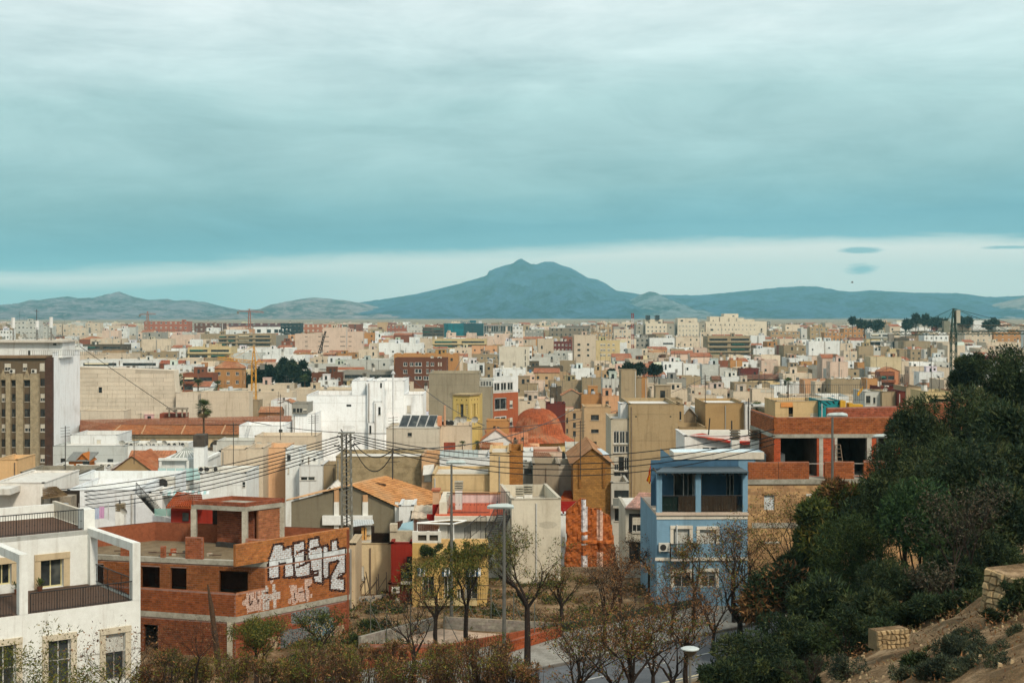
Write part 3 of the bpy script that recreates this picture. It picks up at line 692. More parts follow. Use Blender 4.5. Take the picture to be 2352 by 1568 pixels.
r_(3,-55,520,372,414,'o','n5','ochre rooftop storey set back over the brown brick apartments',D=536,ck=5)
r_(2,430,800,645,715,'c',[(525,683,545,712,'k'),(640,683,662,712,'k')],'cream roof house with white pergola frame right of the yellow crane')
r_(2,1060,1217,605,680,'w',[(1095,650,1112,682,'k'),(1195,625,1205,643,'k')],'white cube house with a dark door left of the big white building')
r_(2,500,830,715,790,'c',[(690,765,735,785,'k'),(770,757,790,780,'w'),(812,757,828,780,'w')],'low cream house with paired windows behind the yellow crane foot')
r_(2,830,1358,690,742,'c','','long low cream wall between the dark trees and the big white building')
r_(2,405,520,790,905,'b','','small brown blank house at the yellow crane foot')
r_(2,130,400,800,918,'l',[(150,815,200,890,'s'),(275,850,295,905,'w')],'grey roofed shed house right of the tall palm',roof='gable',ridge=1.5)
r_(2,528,712,852,925,C(170,118,76,.85),'','brick gable house behind the tiled market roof',roof='gablex',mt=FBR,ridge=1.2)
r_(2,712,830,785,905,'w',[(735,880,755,905,'k')],'white gabled hut house left of the grey attic',roof='gable',ridge=.8)
# third strip
r_(3,60,198,105,185,'l','h5','pale grey hotel block with window bands left of the glass office')
r_(3,197,390,132,222,'d','B','dark brown balcony hotel beside the glass office',land='the glass office')
r_(3,1005,1100,122,240,'w','h3','narrow white tower right of the unfinished concrete frame')
r_(3,1120,1290,155,240,'g','h5','grey apartment block with balconies between skyline frame and red building')
r_(3,1345,1705,140,222,C(134,122,104),'n9','long grey brown office block on the skyline behind the red brick building',huts=False)
r_(3,1485,1705,118,142,C(120,104,88),'','dark upper storey on the long grey brown office block',D=2150)
r_(3,1375,1540,258,350,'m','w5','dark red building with a grid of pale windows',land='the dark red building')
r_(3,1552,1755,200,440,'c',[(1590,277,1616,295,'k'),(1675,277,1695,295,'k'),(1590,325,1616,343,'k'),(1675,325,1695,343,'k'),(1590,374,1616,392,'k'),(1675,374,1695,392,'k')],'tall cream tower with six small windows beside the dark red building',land='the tall cream tower',D=760,ck=3)
r_(3,1757,1970,250,392,'y',[(x,y,x+20,y+22,'h')for x in(1795,1820,1860,1903)for y in(276,322,368)],'yellow tan apartment block with rows of half shuttered windows',land='the yellow tan block',D=800)
r_(3,1710,1900,180,250,'t','h6','tan block with roof terraces behind the tall cream tower')
r_(3,885,1160,308,512,C(208,200,182,.92),[(1118,330,1126,372,'n'),(1118,385,1126,430,'n'),(1118,440,1126,480,'n')],'large blank off-white party wall building above the church dome',land='the blank off-white building',D=640,ck=1)
r_(3,1160,1182,308,512,'w',[(1162,345,1178,358,'k'),(1162,385,1178,412,'k'),(1162,440,1178,470,'k')],'thin balcony strip on the right edge of the blank off-white building',D=641,huts=False,ck=0)
r_(3,290,775,238,332,'y','B','olive balcony block with dark brown pilasters below the glass office',land='the olive balcony block')
r_(3,415,500,178,232,'p','n1','pink stair tower in front of the glass office, left one')
r_(3,595,685,182,236,'p','n1','pink stair tower in front of the glass office, right one')
r_(3,690,838,212,300,'p','n1','pinkish block with white end wall under the concrete frame')
r_(3,842,990,190,290,'p','n2','pinkish plain block right under the concrete frame')
r_(3,940,1065,255,308,'w','n1','white house with one small window behind the blank off-white building')
r_(3,490,640,312,400,'c','n3','cream house with recessed windows below the olive balcony block')
r_(3,642,870,300,375,'n','n4','peach house with small windows left of the blank off-white building')
r_(3,650,872,375,432,'b','w4','long beige roof house with cream awnings')
r_(3,605,755,455,542,'w',[(712,470,742,540,'k')],'bright white roof house with a dark open door behind the grey party wall',land='the white roof house')
r_(3,757,832,455,582,'b','n1','beige block with small window right of the white roof house')
r_(3,1182,1350,400,482,'l','','pale grey plain house right of the blank off-white building')
r_(3,1142,1462,484,542,'d','','low dark brown wall house above the church dome')
r_(3,835,995,572,662,'w','w2','white terrace house right of the white glazed gallery')
r_(3,997,1240,640,780,'b','n2','beige brown house behind the dome with a long blank wall')
r_(3,1100,1300,612,690,'p',[(1172,650,1190,675,'w')],'pinkish wall house with one window up behind the church dome')
r_(3,1335,1630,612,700,'b','','wide beige brown parapet house with antennas')
r_(3,1350,1448,668,760,'d','','dark grey brown wall with small openings right above the dome')
r_(3,1450,1630,692,820,C(150,136,112),'','beige gabled shed right above the red parapet house',roof='gable',ridge=1.6)
r_(3,1535,1738,500,605,'w',[(1702,538,1716,556,'k')],'long white house with a small dark window above the beige blocks',land='the long white house')
r_(3,1632,1812,585,712,'b','','beige brown block with blank wall left of the pale grey house')
r_(3,1740,1875,517,592,'t',[(1828,553,1848,586,'k')],'tan rooftop room with one dark window over the beige brown block')
r_(3,1815,1975,592,770,'l',[(1838,648,1856,678),(1870,648,1893,680),(1938,695,1952,708),(1952,645,1975,680)],'pale grey house with white paired windows',land='the pale grey house')
r_(3,1627,1805,730,832,'o','','ochre house with a brick topped parapet right of the church dome')
r_(3,1808,2000,745,840,'n','n2','peach house with square chimneys right of the ochre house')
r_(3,1070,1308,790,892,'c',[(1142,800,1165,815,'n'),(1200,870,1215,885,'n')],'cream roof house directly behind the tip of the church dome')
r_(3,1312,1482,815,885,'m','','house with a dark red parapet just right of the dome tip',D=285)
r_(3,1450,1645,882,1205,'t',[(1490,940,1505,990,'k'),(1550,985,1575,1030,'k'),(1490,1040,1505,1080,'k'),(1550,1060,1575,1110,'k'),(1550,900,1575,950,'k')],'tan house with stacked balconies behind the right flank of the dome',D=288)
r_(3,1650,1888,848,1225,'t',[(1710,915,1782,963,'b'),(1712,1045,1780,1075,'k'),(1712,1155,1762,1180,'k'),(1850,915,1885,955,'b')],'tan apartment building with striped awnings left of the beige tower block',D=205,land='the tan awning building')
# fourth strip
r_(4,0,110,105,200,'t','h3','tan block with rooftop dishes left of the red and white mast')
r_(4,125,280,150,240,'c','h4','cream apartment block left of the red and white mast',land='the red and white mast')
r_(4,318,440,225,330,'g','k3','grey building with dark openings right of the red and white mast')
r_(4,445,668,228,332,'w',[(565,270,655,285,'k')],'white building with a brown roof band below the hospital',land='the white building with brown roof band')
r_(4,680,893,220,320,'c','n4','cream four storey block with small windows below the hospital middle')
r_(4,895,990,175,290,'c','n2','cream block beside the hospital with dark balconies')
r_(4,965,1350,212,385,'b','B','wide brown building with dark galleries below the hospital right wing',land='the brown gallery building')
r_(4,1352,1480,205,300,'w','','white sloped-roof building below the hospital right end')
r_(4,1375,1512,322,386,'w','','bright blank white wall right of the brown gallery building')
r_(4,1195,1322,320,380,'w',[(1205,325,1225,342,'k')],'white roof house in front of the brown gallery building')
r_(4,1530,1790,170,240,'t','w7','long tan apartment block on the skyline right of the hospital')
r_(5,100,265,130,250,C(190,164,124,.85),'w4','tall tan apartment tower on the right skyline',land='the tall tan apartment tower')
r_(4,1610,1740,235,300,'c','','plain cream cube right of the white sloped-roof building')
r_(4,1870,2010,255,395,'w','n2','white block with ragged roof line below the tall tan tower')
r_(4,565,748,440,575,'w',[(580,465,597,510,'k'),(617,465,637,490,'k')],'white house with two dark windows left of the pale grey cube',land='the white house with two dark windows')
r_(4,745,913,457,570,'w',[(775,492,792,515,'k'),(870,470,905,500,'s')],'white house with glass balcony beside the pale grey cube')
r_(4,915,1075,465,602,'l','','pale grey plain cube house',land='the pale grey cube')
r_(4,1045,1165,430,482,'r','','terracotta parapet house above the pale grey cube')
r_(4,1167,1275,425,502,'o','','ochre cube house above the maroon rooftops')
r_(4,1256,1430,500,562,'m','n2','maroon house with laundry on its roof',land='the maroon house')
r_(4,1010,1088,572,632,'b','','small house with brown tiled roof left of the white roof box',roof='gablex',rcol=C(120,84,64),ridge=1.2)
r_(4,1312,1655,562,632,'d','','long house with a brown tiled roof below the maroon house',roof='gablex',rcol=C(112,76,58),ridge=1.4)
r_(4,1090,1310,575,632,'w','','white blank box house between the brown tiled roofs')
r_(4,1205,1525,630,712,'b',[(1335,650,1355,668),(1385,650,1412,668)],'beige house with two small white windows')
r_(4,190,328,515,742,'b','','tall beige brown blank block left of the ochre annex',D=330,land='the tall beige blank block')
r_(4,330,372,585,742,'b','','beige brown step beside the tall beige blank block',D=331,huts=False,ck=0)
r_(4,373,422,582,662,'o','','small ochre annex right of the tall beige blank block',D=345)
r_(4,540,772,590,700,'g','','grey rendered blank house with brick end')
r_(4,330,460,680,775,'b','','beige terrace house below the ochre annex')
r_(4,460,780,690,785,'c','n3','low cream house in front of the grey rendered one')
r_(4,815,1140,680,750,'c',[(785+40,700,845,722,'k')],'cream house with faded wall below the pale grey cube')
r_(4,810,1045,735,830,'c','n1','cream peeling house right behind the beige tower block')
r_(4,1195,1362,705,830,'c','','plain cream wall behind the tan warehouse wall')
r_(4,1365,1560,682,832,'c',[(1440,690,1480,712,'s'),(1490,690,1545,712,'s'),(1590-40,690,1559,712,'s')],'cream house with rooftop air conditioners',ck=6,land='the rooftop air conditioners')
r_(4,1205,1345,632,700,'c','n2','cream house above the plain cream wall')
r_(4,460,740,780,832,'b','','low beige parapet behind the beige tower block',D=236)
r_(4,1600,1865,487,545,'b',[(1622,512,1650,535,'s')],'low beige house with one white shutter right of the maroon house')
r_(4,1640,1900,545,640,'c','w3','cream terrace house behind the satellite dish')
r_(4,1560,1720,655,755,'w','n2','white washroom house left of the big satellite dish',land='the big satellite dish')
# fifth strip
r_(5,228,400,180,255,'o','w5','ochre apartment block left of the stepped ochre one')
r_(5,402,600,142,245,'o','w5','stepped ochre apartment block below the hill trees',land='the stepped ochre block')
r_(5,610,680,140,180,'w','n1','small white block right of the stepped ochre block')
r_(5,640,840,182,245,'l','B','pale grey terraced block under the hill trees')
r_(5,600,728,237,300,'y','','plain pale yellow cube house')
r_(5,225,365,255,388,'w',[(262,310,278,322,'k')],'big white blank house with pipes below the ochre apartments')
r_(5,370,480,275,360,'c','n2','narrow cream house right of the big white blank house')
r_(5,535,668,300,425,'b','','beige brown blank cube, left of a pair')
r_(5,670,732,318,392,'l',[(680,318,700,340,'k'),(712,318,728,340,'k')],'grey house recessed between the two beige brown cubes')
r_(5,734,812,302,392,'b','','beige brown blank cube, right of a pair')
r_(5,813,900,322,394,'y',[(870,350,885,365,'k')],'pale yellow house with one small window')
r_(5,940,1180,257,335,'b','','wide beige brown party wall left of the green crane',land='the wide beige party wall')
r_(5,1182,1240,315,420,'b','','narrow beige wall against the green crane')
r_(5,900,998,330,420,'b','','beige stepped wall above the cream warehouse')
r_(5,1000,1100,330,430,'b','n2','beige house with antennas above the white roofs')
r_(5,640,918,398,545,C(208,192,156,.9),'','large cream blank warehouse wall',land='the cream blank warehouse')
r_(5,920,985,432,545,'c','','cream lean-to against the blank warehouse')
r_(5,525,632,446,512,'o','','small ochre house left of the cream blank warehouse')
r_(5,285,562,598,752,'b','','large beige blank cube above the teal mural',land='the large beige cube')
r_(5,40,140,600,692,'n','','small peach wall left of the large beige cube')
r_(5,145,280,620,740,'c','n2','cream house with washing frame left of the large beige cube')
r_(5,630,728,490,548,'w',[(690,510,712,540,'k')],'white house with one dark window above the orange awning')
r_(5,730,905,490,600,C(206,140,100,.85),'','orange gabled house with a grey end wall',roof='gable',ridge=1.6,land='the orange gabled house')
r_(5,725,858,532,668,'r','B','narrow terracotta balcony house below the orange gable')
r_(5,600,715,590,705,'o',[(650,650,690,690,'k')],'ochre house with an orange awning left of the terracotta balcony house')
r_(5,990,1140,485,600,'c',[(1012,502,1040,530,'s')],'cream house with an arched shutter')
r_(5,1078,1300,532,640,'w','n2','white row house left of the green crane')
r_(5,720,905,668,712,'m','','low dark red parapet roof',D=258)
r_(5,745,882,710,832,'b','','beige end wall right of the blue grey patio house',D=205)
r_(5,885,952,710,832,'m','','narrow dark red wall right of the beige end wall',D=204,huts=False,ck=0)
r_(5,590,742,710,832,'l',[(600,745,640,810,'k'),(665,760,685,812,'k')],'blue grey patio house with teal shutter',D=206,land='the blue grey patio house')
r_(5,960,1100,668,832,'b',[(1010,690,1060,712,'d')],'brown flaking house with an open loft window',D=210)
r_(5,1130,1372,710,835,'y',[(1165,745,1350,832,'d')],'pale yellow house with an open terrace and bright red parapet',D=190,land='the red parapet house')
r_(5,1415,1540,710,850,C(150,100,66),[(1440,742,1500,790,'x')],'brown house with a white barred window behind the crane foot',D=188)
r_(5,1480,1572,362,442,'w','','white cube house behind the hillside pines')
r_(5,1574,1785,388,442,'m','n2','dark red and cream house right of the white cube house')
r_(5,1550,1752,442,490,'w','n3','long white parapet house above the white tent roof')
r_(5,1605,1762,525,605,'w','','white tent-roofed house among the pines',roof='gablex',rcol=C(226,228,226),ridge=1)
r_(5,1630,1860,327,385,'c','n3','cream hillside house left of the pine top')
r_(5,1680,2016,267,322,'c','n3','long cream hillside terrace')
r_(5,1715,1940,322,382,'g','','grey blank wall house on the right hillside')
r_(5,1552,1690,72,132,'w','n3','white villa on top of the hill among the pines',land='the white hilltop villa')
r_(5,1482,1730,182,268,'c','h5','cream flats right of the green crane jib')
r_(5,1745,2016,178,245,'o','w5','ochre roofed flats at the right edge of the hill')
r_(5,1122,1340,206,262,'w','w5','white arcaded house under the crane jib')
r_(5,905,968,136,180,'w','','small white hill house, left of three')
r_(5,1000,1062,138,180,'w','','small white hill house, middle of three')
r_(5,1076,1145,130,180,'w','','small white hill house, right of three')
r_(5,1205,1285,130,178,'m','','small dark red hill house left of the crane top')
r_(5,1195,1330,402,450,'w','n2','white roof house left of the crane mast')
r_(5,400,520,345,445,'c','w2','cream house with dark clutter on its terrace')
r_(5,280,440,440,600,'p','','pinkish house with a long cable above the large beige cube')
# ------------------------------------------------------------------ landmark buildings
def AT(k,x,y):
 if k=='a':return x*.2014,y*.2014+976.2
 if k=='b':return 746.5+x*.2014,y*.2014+947.5
 if k=='g':return 539.8+x*.14648,1205.9+y*.14648
 if k[0]=='U':return Uc(int(k[1]),x,y)
 return Lc(int(k[1]),x,y)
def frontal(k,x0,x1,yt,yb,D,name,label,cat,col,wins=(),d=8,z0=None,**kw):
 """house with a front square to the sight line at distance D, outline and openings read in tile coordinates"""
 (p0,q0),(p1,q1)=AT(k,x0,yt),AT(k,x1,yb)
 xa,xb=(p0-HX)/F*D,(p1-HX)/F*D;yaw=kw.pop('yaw',0);fr=FR(xa,D,(math.cos(yaw),math.sin(yaw)))
 w=fr.a_at(p1)if yaw else xb-xa
 zt=CZ-(q0-HY)/F*D
 if z0 is None:z0=G((xa+xb)/2,D)-1
 ws=[]
 for e in wins:
  (ax,ay),(bx,by)=AT(k,e[0],e[1]),AT(k,e[2],e[3]);a0,a1=fr.a_at(ax),fr.a_at(bx)
  ws.append((a0,fr.z_at(a0,by),a1,fr.z_at(a0,ay),e[4]if len(e)>4 else 'w'))
 c=PAL[col]if isinstance(col,str)else col
 if kw.get('roof','flat')=='flat':kw.setdefault('rcol',R.choice([C(196,190,176),C(178,170,154),C(206,204,196)]))
 root=house(name,label,cat,fr,w,d,z0,zt-(kw.get('ridge',1.8)if kw.get('roof','flat')in('gable','gablex','hip')else 0),c,ws,**kw)
 PROT.append((p0,p1,q1,D));return root,fr,w,zt
def pt(k,x,y,D):return W3(*AT(k,x,y),D)
def rail(m,A,B,h,n,col=IRON,r=.012,posts=True,rr=.025):
 A,B=Vector(A),Vector(B);u_=Vector((0,0,h));m.tube([A+u_,B+u_],rr,col,n=4);m.tube([A+u_*.08,B+u_*.08],rr*.7,col,n=4)
 for i in range(n+1):
  p=A.lerp(B,i/n);m.tube([p,p+u_],r,col,n=3)
def railing(root,A,B,h,n,col=IRON,every=8,name='railing'):
 """each baluster is a bar of its own under the railing part"""
 m=MB();A,B=Vector(A),Vector(B);u_=Vector((0,0,h));m.tube([A+u_,B+u_],.03,col,n=5);m.tube([A+u_*.07,B+u_*.07],.018,col,n=4)
 o=m.build(name,root);key=('bar',round(h,2),col)
 if key not in FX:
  mm=MB();mm.tube([(0,0,0),(0,0,h)],.012,col,n=4);FX[key]=mm.mesh('baluster')
  mm=MB();mm.tube([(0,0,-.05),(0,0,h)],.024,col,n=5);FX[key+('p',)]=mm.mesh('post')
  mm=MB();mm.tube([(0,0,0),(0,0,h)],.012,col,n=4);mm.tube([(0,0,h*.4),(0,0,h*.44),(0,0,h*.48)],[.012,.035,.012],col,n=6);FX[key+('k',)]=mm.mesh('baluster')
 for i in range(n+1):
  p=A.lerp(B,i/n);post=i%every==0;kk=key+('p',)if post else key+(('k',)if i%3==1 else())
  b_=finish('post' if post else 'baluster',FX[kk],o);b_.location=p-wloc(o)
 return o
# hospital: one building of many stepped volumes
def volumes(name,label,cat,vols,D0,land=None):
 (px0,_),(px1,_)=AT(vols[0][0],vols[0][1],0),AT(vols[0][0],vols[0][2],0);x=((px0+px1)/2-HX)/F*D0
 root=thing(name,(x,D0,G(x,D0)),label,cat);lo=0
 for v in vols:
  k,x0,x1,yt,yb,dD,dep,col=v[:8];wn=v[8]if len(v)>8 else()
  D=D0+dD;(p0,q0),(p1,q1)=AT(k,x0,yt),AT(k,x1,yb);xa=(p0-HX)/F*D;w=(p1-p0)/F*D;fr=FR(xa,D,(1,0))
  zt=CZ-(q0-HY)/F*D;zb=max(G(xa,D)-1,0 if not(len(v)>9 and v[9])else CZ-(q1-HY)/F*D)
  ws=[]
  for e in wn:
   (ax,ay),(bx,by)=AT(k,e[0],e[1]),AT(k,e[2],e[3]);ws.append((fr.a_at(ax),CZ-(by-HY)/F*D,fr.a_at(bx),CZ-(ay-HY)/F*D,e[4]if len(e)>4 else 'w'))
  house(name,label,cat,fr,w,dep,zb,zt,PAL[col]if isinstance(col,str)else col,ws,parent=root,parapet=v[10]if len(v)>10 else.8);PROT.append((p0,p1,q1,D))
 if land:LAND.append(((px0+px1)/2,AT(vols[0][0],0,vols[0][3])[1]+15,land))
 return root
def wg(x0,x1,n,ys,w,h,k='w'):return[(x0+(x1-x0)*i/max(1,n-1),y,x0+(x1-x0)*i/max(1,n-1)+w,y+h,k)for i in range(n)for y in ys]
HC=C(220,208,184,.95);HG=C(172,166,150,.85)
volumes('hospital','large pale hospital with many stepped wings on the skyline right of centre','hospital',[('U4',945,1495,80,215,0,40,HC,wg(990,1200,6,(102,),8,14,'k')+wg(1240,1380,5,(105,142),10,14,'h')+wg(1055,1215,6,(145,),9,14,'w')+[(990,145,1015,162,'k'),(1440,142,1455,158,'k')]),('U4',885,947,92,240,-2,40,HG,[(918,112,930,128,'k'),(905,150,915,165,'k')]),('U4',695,885,92,215,-6,30,HC,wg(708,860,6,(112,150,192),13,15,'h')),('U4',697,872,50,92,-2,24,HC,[(722,65,745,80,'k'),(795,76,815,86,'k')]),('U4',600,672,102,200,-4,30,HG,[(625,128,640,140,'k')]),('U4',405,600,98,195,-8,30,HC,wg(425,570,5,(122,158),13,16,'w')),('U4',322,400,108,200,-5,25,HG,[(345,130,358,142,'k'),(345,165,358,178,'k')]),('U4',403,568,60,98,-2,24,HC,[(432,82,448,92,'k'),(520,82,545,95,'k')]),('U4',985,1160,36,80,5,25,HC,[(1010,68,1020,76,'k')]),('U4',1110,1240,10,60,9,20,HC,[(1185,25,1205,38,'w')]),('U4',1160,1290,48,82,3,24,HC),('U4',1290,1385,60,82,6,24,HC)],1500,'the hospital')
LAND.append((Uc(4,1300,0)[0],Uc(4,0,90)[1],'the hospital right wing'))
hosp=[o for o in bpy.data.objects if o.name=='hospital'][0]
for x in(418,503):
 m=MB();p0=pt('U4',x,55,1495);p1=pt('U4',x+32,24,1495);m.box(p0.x,1496,p0.z-1,p1.x,1510,p1.z,C(40,48,50),MET);m.build('water_tank',hosp)
m=MB()
a0,a1=pt('U4',1495,215,1500),pt('U4',1522,85,1500)
for xx in(a0.x+.4,a1.x):m.box(xx-.3,1500,a0.z,xx+.3,1500.6,a1.z,C(70,66,60),MET)
for i in range(7):z=a0.z+(a1.z-a0.z)*i/6;m.box(a0.x,1500.1,z-.3,a1.x,1506,z+.3,C(90,84,76),MET)
m.build('fire_escape',hosp)
# dark glass office with the sign on its roof
D=1700;r0,r1=pt('U3',392,225,D),pt('U3',748,95,D);w=r1.x-r0.x
gb=thing('office_tower',(r0.x+w/2,D,0),'teal glass office building with script lettering on its roof','office building')
TEAL=C(24,106,116);frg=FR(r0.x,D,(1,0.03));nc,nr=34,9
m=MB();m.box(r0.x+.5,D+.6,0,r1.x-.5,D+30,r1.z-.4,C(30,70,76),MET);m.build('wall',gb)
gm={}
zt_=r1.z;zb_=r0.z-12;hh=(zt_-zb_)/nr;cw=w/nc
for j in range(5):
 mm=MB();mm.box(0,-.1,0,cw*.93,.1,hh*.93,tuple(c*(.65+.2*j)for c in TEAL),GL if False else BGL);gm[j]=mm.mesh('glass_pane')
for i in range(nc):
 for j in range(nr):
  q=i/nc;v=1 if q<.1 else 2+(1 if R.random()<.4 else 0)-(1 if.5<q<.72 and 3<j<8 else 0)+(1 if q>.1 and j%3==0 else 0)
  o=finish('pane',gm[max(0,min(4,v))],gb);o.location=Vector(frg.p(i*cw,zb_+j*hh,0))-wloc(gb)
PROT.append((Uc(3,390,0)[0],Uc(3,750,0)[0],Uc(3,0,228)[1],D))
def text(root,s,p,size,col,name='lettering',rot=0,ext=.1,shear=0):
 cu=bpy.data.curves.new('lettering','FONT');cu.body=s;cu.size=size;cu.extrude=ext;cu.shear=shear;o=bpy.data.objects.new('lettering',cu)
 dg=bpy.context.evaluated_depsgraph_get();COL.objects.link(o);me=bpy.data.meshes.new_from_object(o);COL.objects.unlink(o);bpy.data.objects.remove(o)
 a=me.attributes.new('col','FLOAT_COLOR','FACE');a.data.foreach_set('color',[*col,1.0]*len(me.polygons));me.materials.clear();me.materials.append(MATS[PL])
 o=finish(name,me,root);o.location=Vector(p)-wloc(root);o.rotation_euler=(math.pi/2,0,rot);return o
p=pt('U3',535,97,D);text(gb,'iberdrola',p,5.2,C(30,90,110),name='sign_letters',ext=.5,shear=.25)
m=MB();a=pt('U3',625,82,D);b=pt('U3',680,70,D);m.box(a.x,D+4,a.z-1,b.x,D+7,b.z,C(40,100,112),PL);a=pt('U3',705,97,D);b=pt('U3',732,76,D);m.box(a.x,D+2,a.z,b.x,D+9,b.z,C(200,204,204),PL);m.build('roof_hut',gb)
# unfinished concrete frame beside it
D=1650;a,b=pt('U3',752,200,D),pt('U3',1008,112,D);cf=thing('unfinished_building',(a.x,D,0),'bare concrete frame of an unfinished tower right of the glass office','construction')
m=MB();CC=C(150,148,140)
zs=[b.z-i*7.6 for i in range(5)]
for z in zs:m.box(a.x,D,z-1.0,b.x,D+22,z,CC,CON)
m.build('floor_slab',cf);m=MB()
for i in range(13):
 x=a.x+(b.x-a.x)*i/12
 for yy in(D+.5,D+10,D+20):m.box(x-.55,yy,0,x+.55,yy+1.0,b.z-.9,CC,CON)
m.build('column',cf);m=MB()
for i in range(7):x=a.x+(b.x-a.x)*(i+.5)/7;m.box(x-3,D+12,0,x+2+(i%3),D+12.4,b.z-(8 if i%2 else 1.2),C(190,190,182)if i%2 else C(80,80,76),PL)
m.build('inner_wall',cf);PROT.append((Uc(3,752,0)[0],Uc(3,1008,0)[0],Uc(3,0,190)[1],D))
# brown and concrete tower block at the left edge
BC,BD=C(176,160,130,.82),C(112,96,76,.8)
D=280;wn=[]
for i,y in enumerate((590,727,863,998,1133,1270)):
 for x0,x1 in((15,62),(107,153),(220,282),(362,402)):wn.append((x0,y,x1,y+70,R.choice('hbkb')))
wn+=[(40,455,98,522,'h'),(205,455,243,522,'h'),(355,452,400,520,'s')]
tb,fr,w,zt=frontal('U1',-60,402,402,1500,D,'tower_block','brown tower block with pale concrete piers at the left edge','building',BD,wn,d=16,lip=False,parapet=.6)
m=MB()
for x0,x1,yt in((-30,14,545),(64,106,545),(155,219,545),(284,358,545)):
 a0,a1=fr.a_at(AT('U1',x0,0)[0]),fr.a_at(AT('U1',x1,0)[0]);m.fbox(fr,a0,a1,4,CZ-(AT('U1',0,yt)[1]-HY)/F*D,.003,.9,BC,CON)
 m.build('pier',tb);m=MB()
for x0,x1 in((5,66),(100,158),(215,284)):
 a0,a1=fr.a_at(AT('U1',x0,0)[0]),fr.a_at(AT('U1',x1,0)[0]);z=CZ-(AT('U1',0,592)[1]-HY)/F*D
 m.poly([fr.p(a0,z,.5),fr.p(a1,z,.5),fr.p((a0+a1)/2,z+2.0,.5)],BC,CON);m.fbox(fr,a0,a1,z-.2,z,.003,.6,BC,CON);m.build('gable_hood',tb);m=MB()
for x in(115,310):fix(tb,'air_conditioner',*fr.p(fr.a_at(AT('U1',x,0)[0]),CZ-(AT('U1',0,540)[1]-HY)/F*D,.3),0,1.2)
m.fbox(fr,-.4,w+.3,zt-.1,zt+.35,-16.2,.6,C(130,108,84),PL);m.build('cornice',tb)
b2,f2,w2,z2=frontal('U1',403,470,400,1420,D,'tower_block','narrow dark brown brick bay between tower block and white party wall','building',C(92,62,46,.8),(),d=.8,mt=FBR,lip=False)
b3,f3,w3,z3=frontal('U1',471,482,360,1200,D+1,'tower_block','tall bright white party wall beside the brown tower block','building',C(236,240,240),(),d=17,parapet=1.2)
LAND+=[(100,850,'the brown tower block'),(152,880,'the tall white party wall')]
ph,f4,w4,z4=frontal('U1',-60,560,270,402,284,'penthouse','white stained penthouse on the brown tower block roof','building','w',[(475,275,505,292,'k'),(250,340,270,385,'k')],d=8,z0=zt-.2)
m=MB();m.fbox(f4,-1,w4+.4,z4+.08,z4+.5,-9,1.2,C(196,190,178),PL);m.build('roof_slab',ph)
for i in range(9):fix(ph,R.choice(['antenna','mast','satellite_dish','antenna']),*f4.p(2+i*(w4-3)/9,z4+.4,-R.uniform(1,6)),R.uniform(-1,1),R.uniform(.9,1.5))
m=MB();rail(m,fr.p(w*.5,zt+.4,-.3),fr.p(w+12,zt+.4,-.3),1.0,40,C(110,106,100),.03);m.build('railing',ph)
# phone masts
for(k,x,yt,yb,D)in(('U1',458,40,255,285),('U1',118,45,255,286),('U1',332,72,250,287)):
 a,b=pt(k,x,yb,D),pt(k,x,yt,D);q=thing('phone_mast',a,'white cylinder phone mast above the tower block penthouse, '+{458:'the right tallest',118:'the left',332:'the middle'}[x]+' one','antenna','phone masts on the tower block')
 h=b.z-a.z;m=MB();m.tube([a,(a.x,a.y,a.z+h*.55)],.12,C(120,116,110),n=6)
 for i in range(4):m.tube([a+Vector((.5*math.cos(i*1.57),.5*math.sin(i*1.57),0)),(a.x,a.y,a.z+h*.5)],.03,C(110,106,100),n=3)
 m.build('pole',q);m=MB();m.tube([(a.x,a.y,a.z+h*.55),(a.x,a.y,b.z)],.38,C(214,216,214),PL,10,True);m.build('antenna_housing',q)
# windowless stone-clad building, its panels one by one
D=335;STN=C(218,205,184,.92)
(pa,qa),(pb,qb)=AT('U1',713,487),AT('U1',1573,730)
fs=FR((pa-HX)/F*D,D,(1,0));ws_=fs.a_at(pb);sw=thing('stone_hall',(fs.x+ws_/2,D+6,0),'windowless hall clad in cream stone panels behind the tiled market roofs','building');LAND.append((300,880,'the stone clad hall'))
zA,zB,zC_=CZ-(AT('U1',0,487)[1]-HY)/F*D,CZ-(AT('U1',0,518)[1]-HY)/F*D,CZ-(AT('U1',0,728)[1]-HY)/F*D
m=MB();w1=fs.a_at(AT('U1',1555,0)[0])
ft=[fs.p(0,0),fs.p(ws_,0),fs.p(ws_,zC_),fs.p(w1,zB),fs.p(0,zA)];bk_=[(x,y+5,z)for x,y,z in ft]
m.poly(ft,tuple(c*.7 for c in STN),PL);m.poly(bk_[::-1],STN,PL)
for i in range(5):a,b=i,(i+1)%5;m.poly([ft[a],bk_[a],bk_[b],ft[b]],STN,PL)
m.build('wall',sw)
ph_,pw_=.96,6.6;nr_=int((zA-6)/ph_);pmesh={}
for j in range(nr_):
 z=6+j*ph_;i=0;a=-(j%2)*pw_*.35
 while a<ws_:
  a0,a1=max(a,0)+.02,min(a+pw_,ws_ if z+ph_<zC_ else w1+(ws_-w1)*max(0,(zB-z-ph_)/(zB-zC_)))-.04
  top=zA+(zB-zA)*min(1,a1/w1)
  if a1-a0>.5 and z+ph_<top:
   key=(round(a1-a0,1),R.randint(0,3))
   if key not in pmesh:mm=MB();mm.box(0,-.06,0,key[0],.02,ph_*.955,tuple(c*(.93+.035*key[1])for c in STN),PL);pmesh[key]=mm.mesh('stone_panel')
   o=finish('stone_panel',pmesh[key],sw);o.location=Vector(fs.p(a0,z))-wloc(sw)
  a+=pw_
o=finish('window',UW['n'],sw);q0,q1=fs.a_at(AT('U1',885,0)[0]),fs.a_at(AT('U1',915,0)[0]);o.location=Vector(fs.p(q0,CZ-(AT('U1',0,717)[1]-HY)/F*D,.075))-wloc(sw);o.scale=(q1-q0,1,1.3)
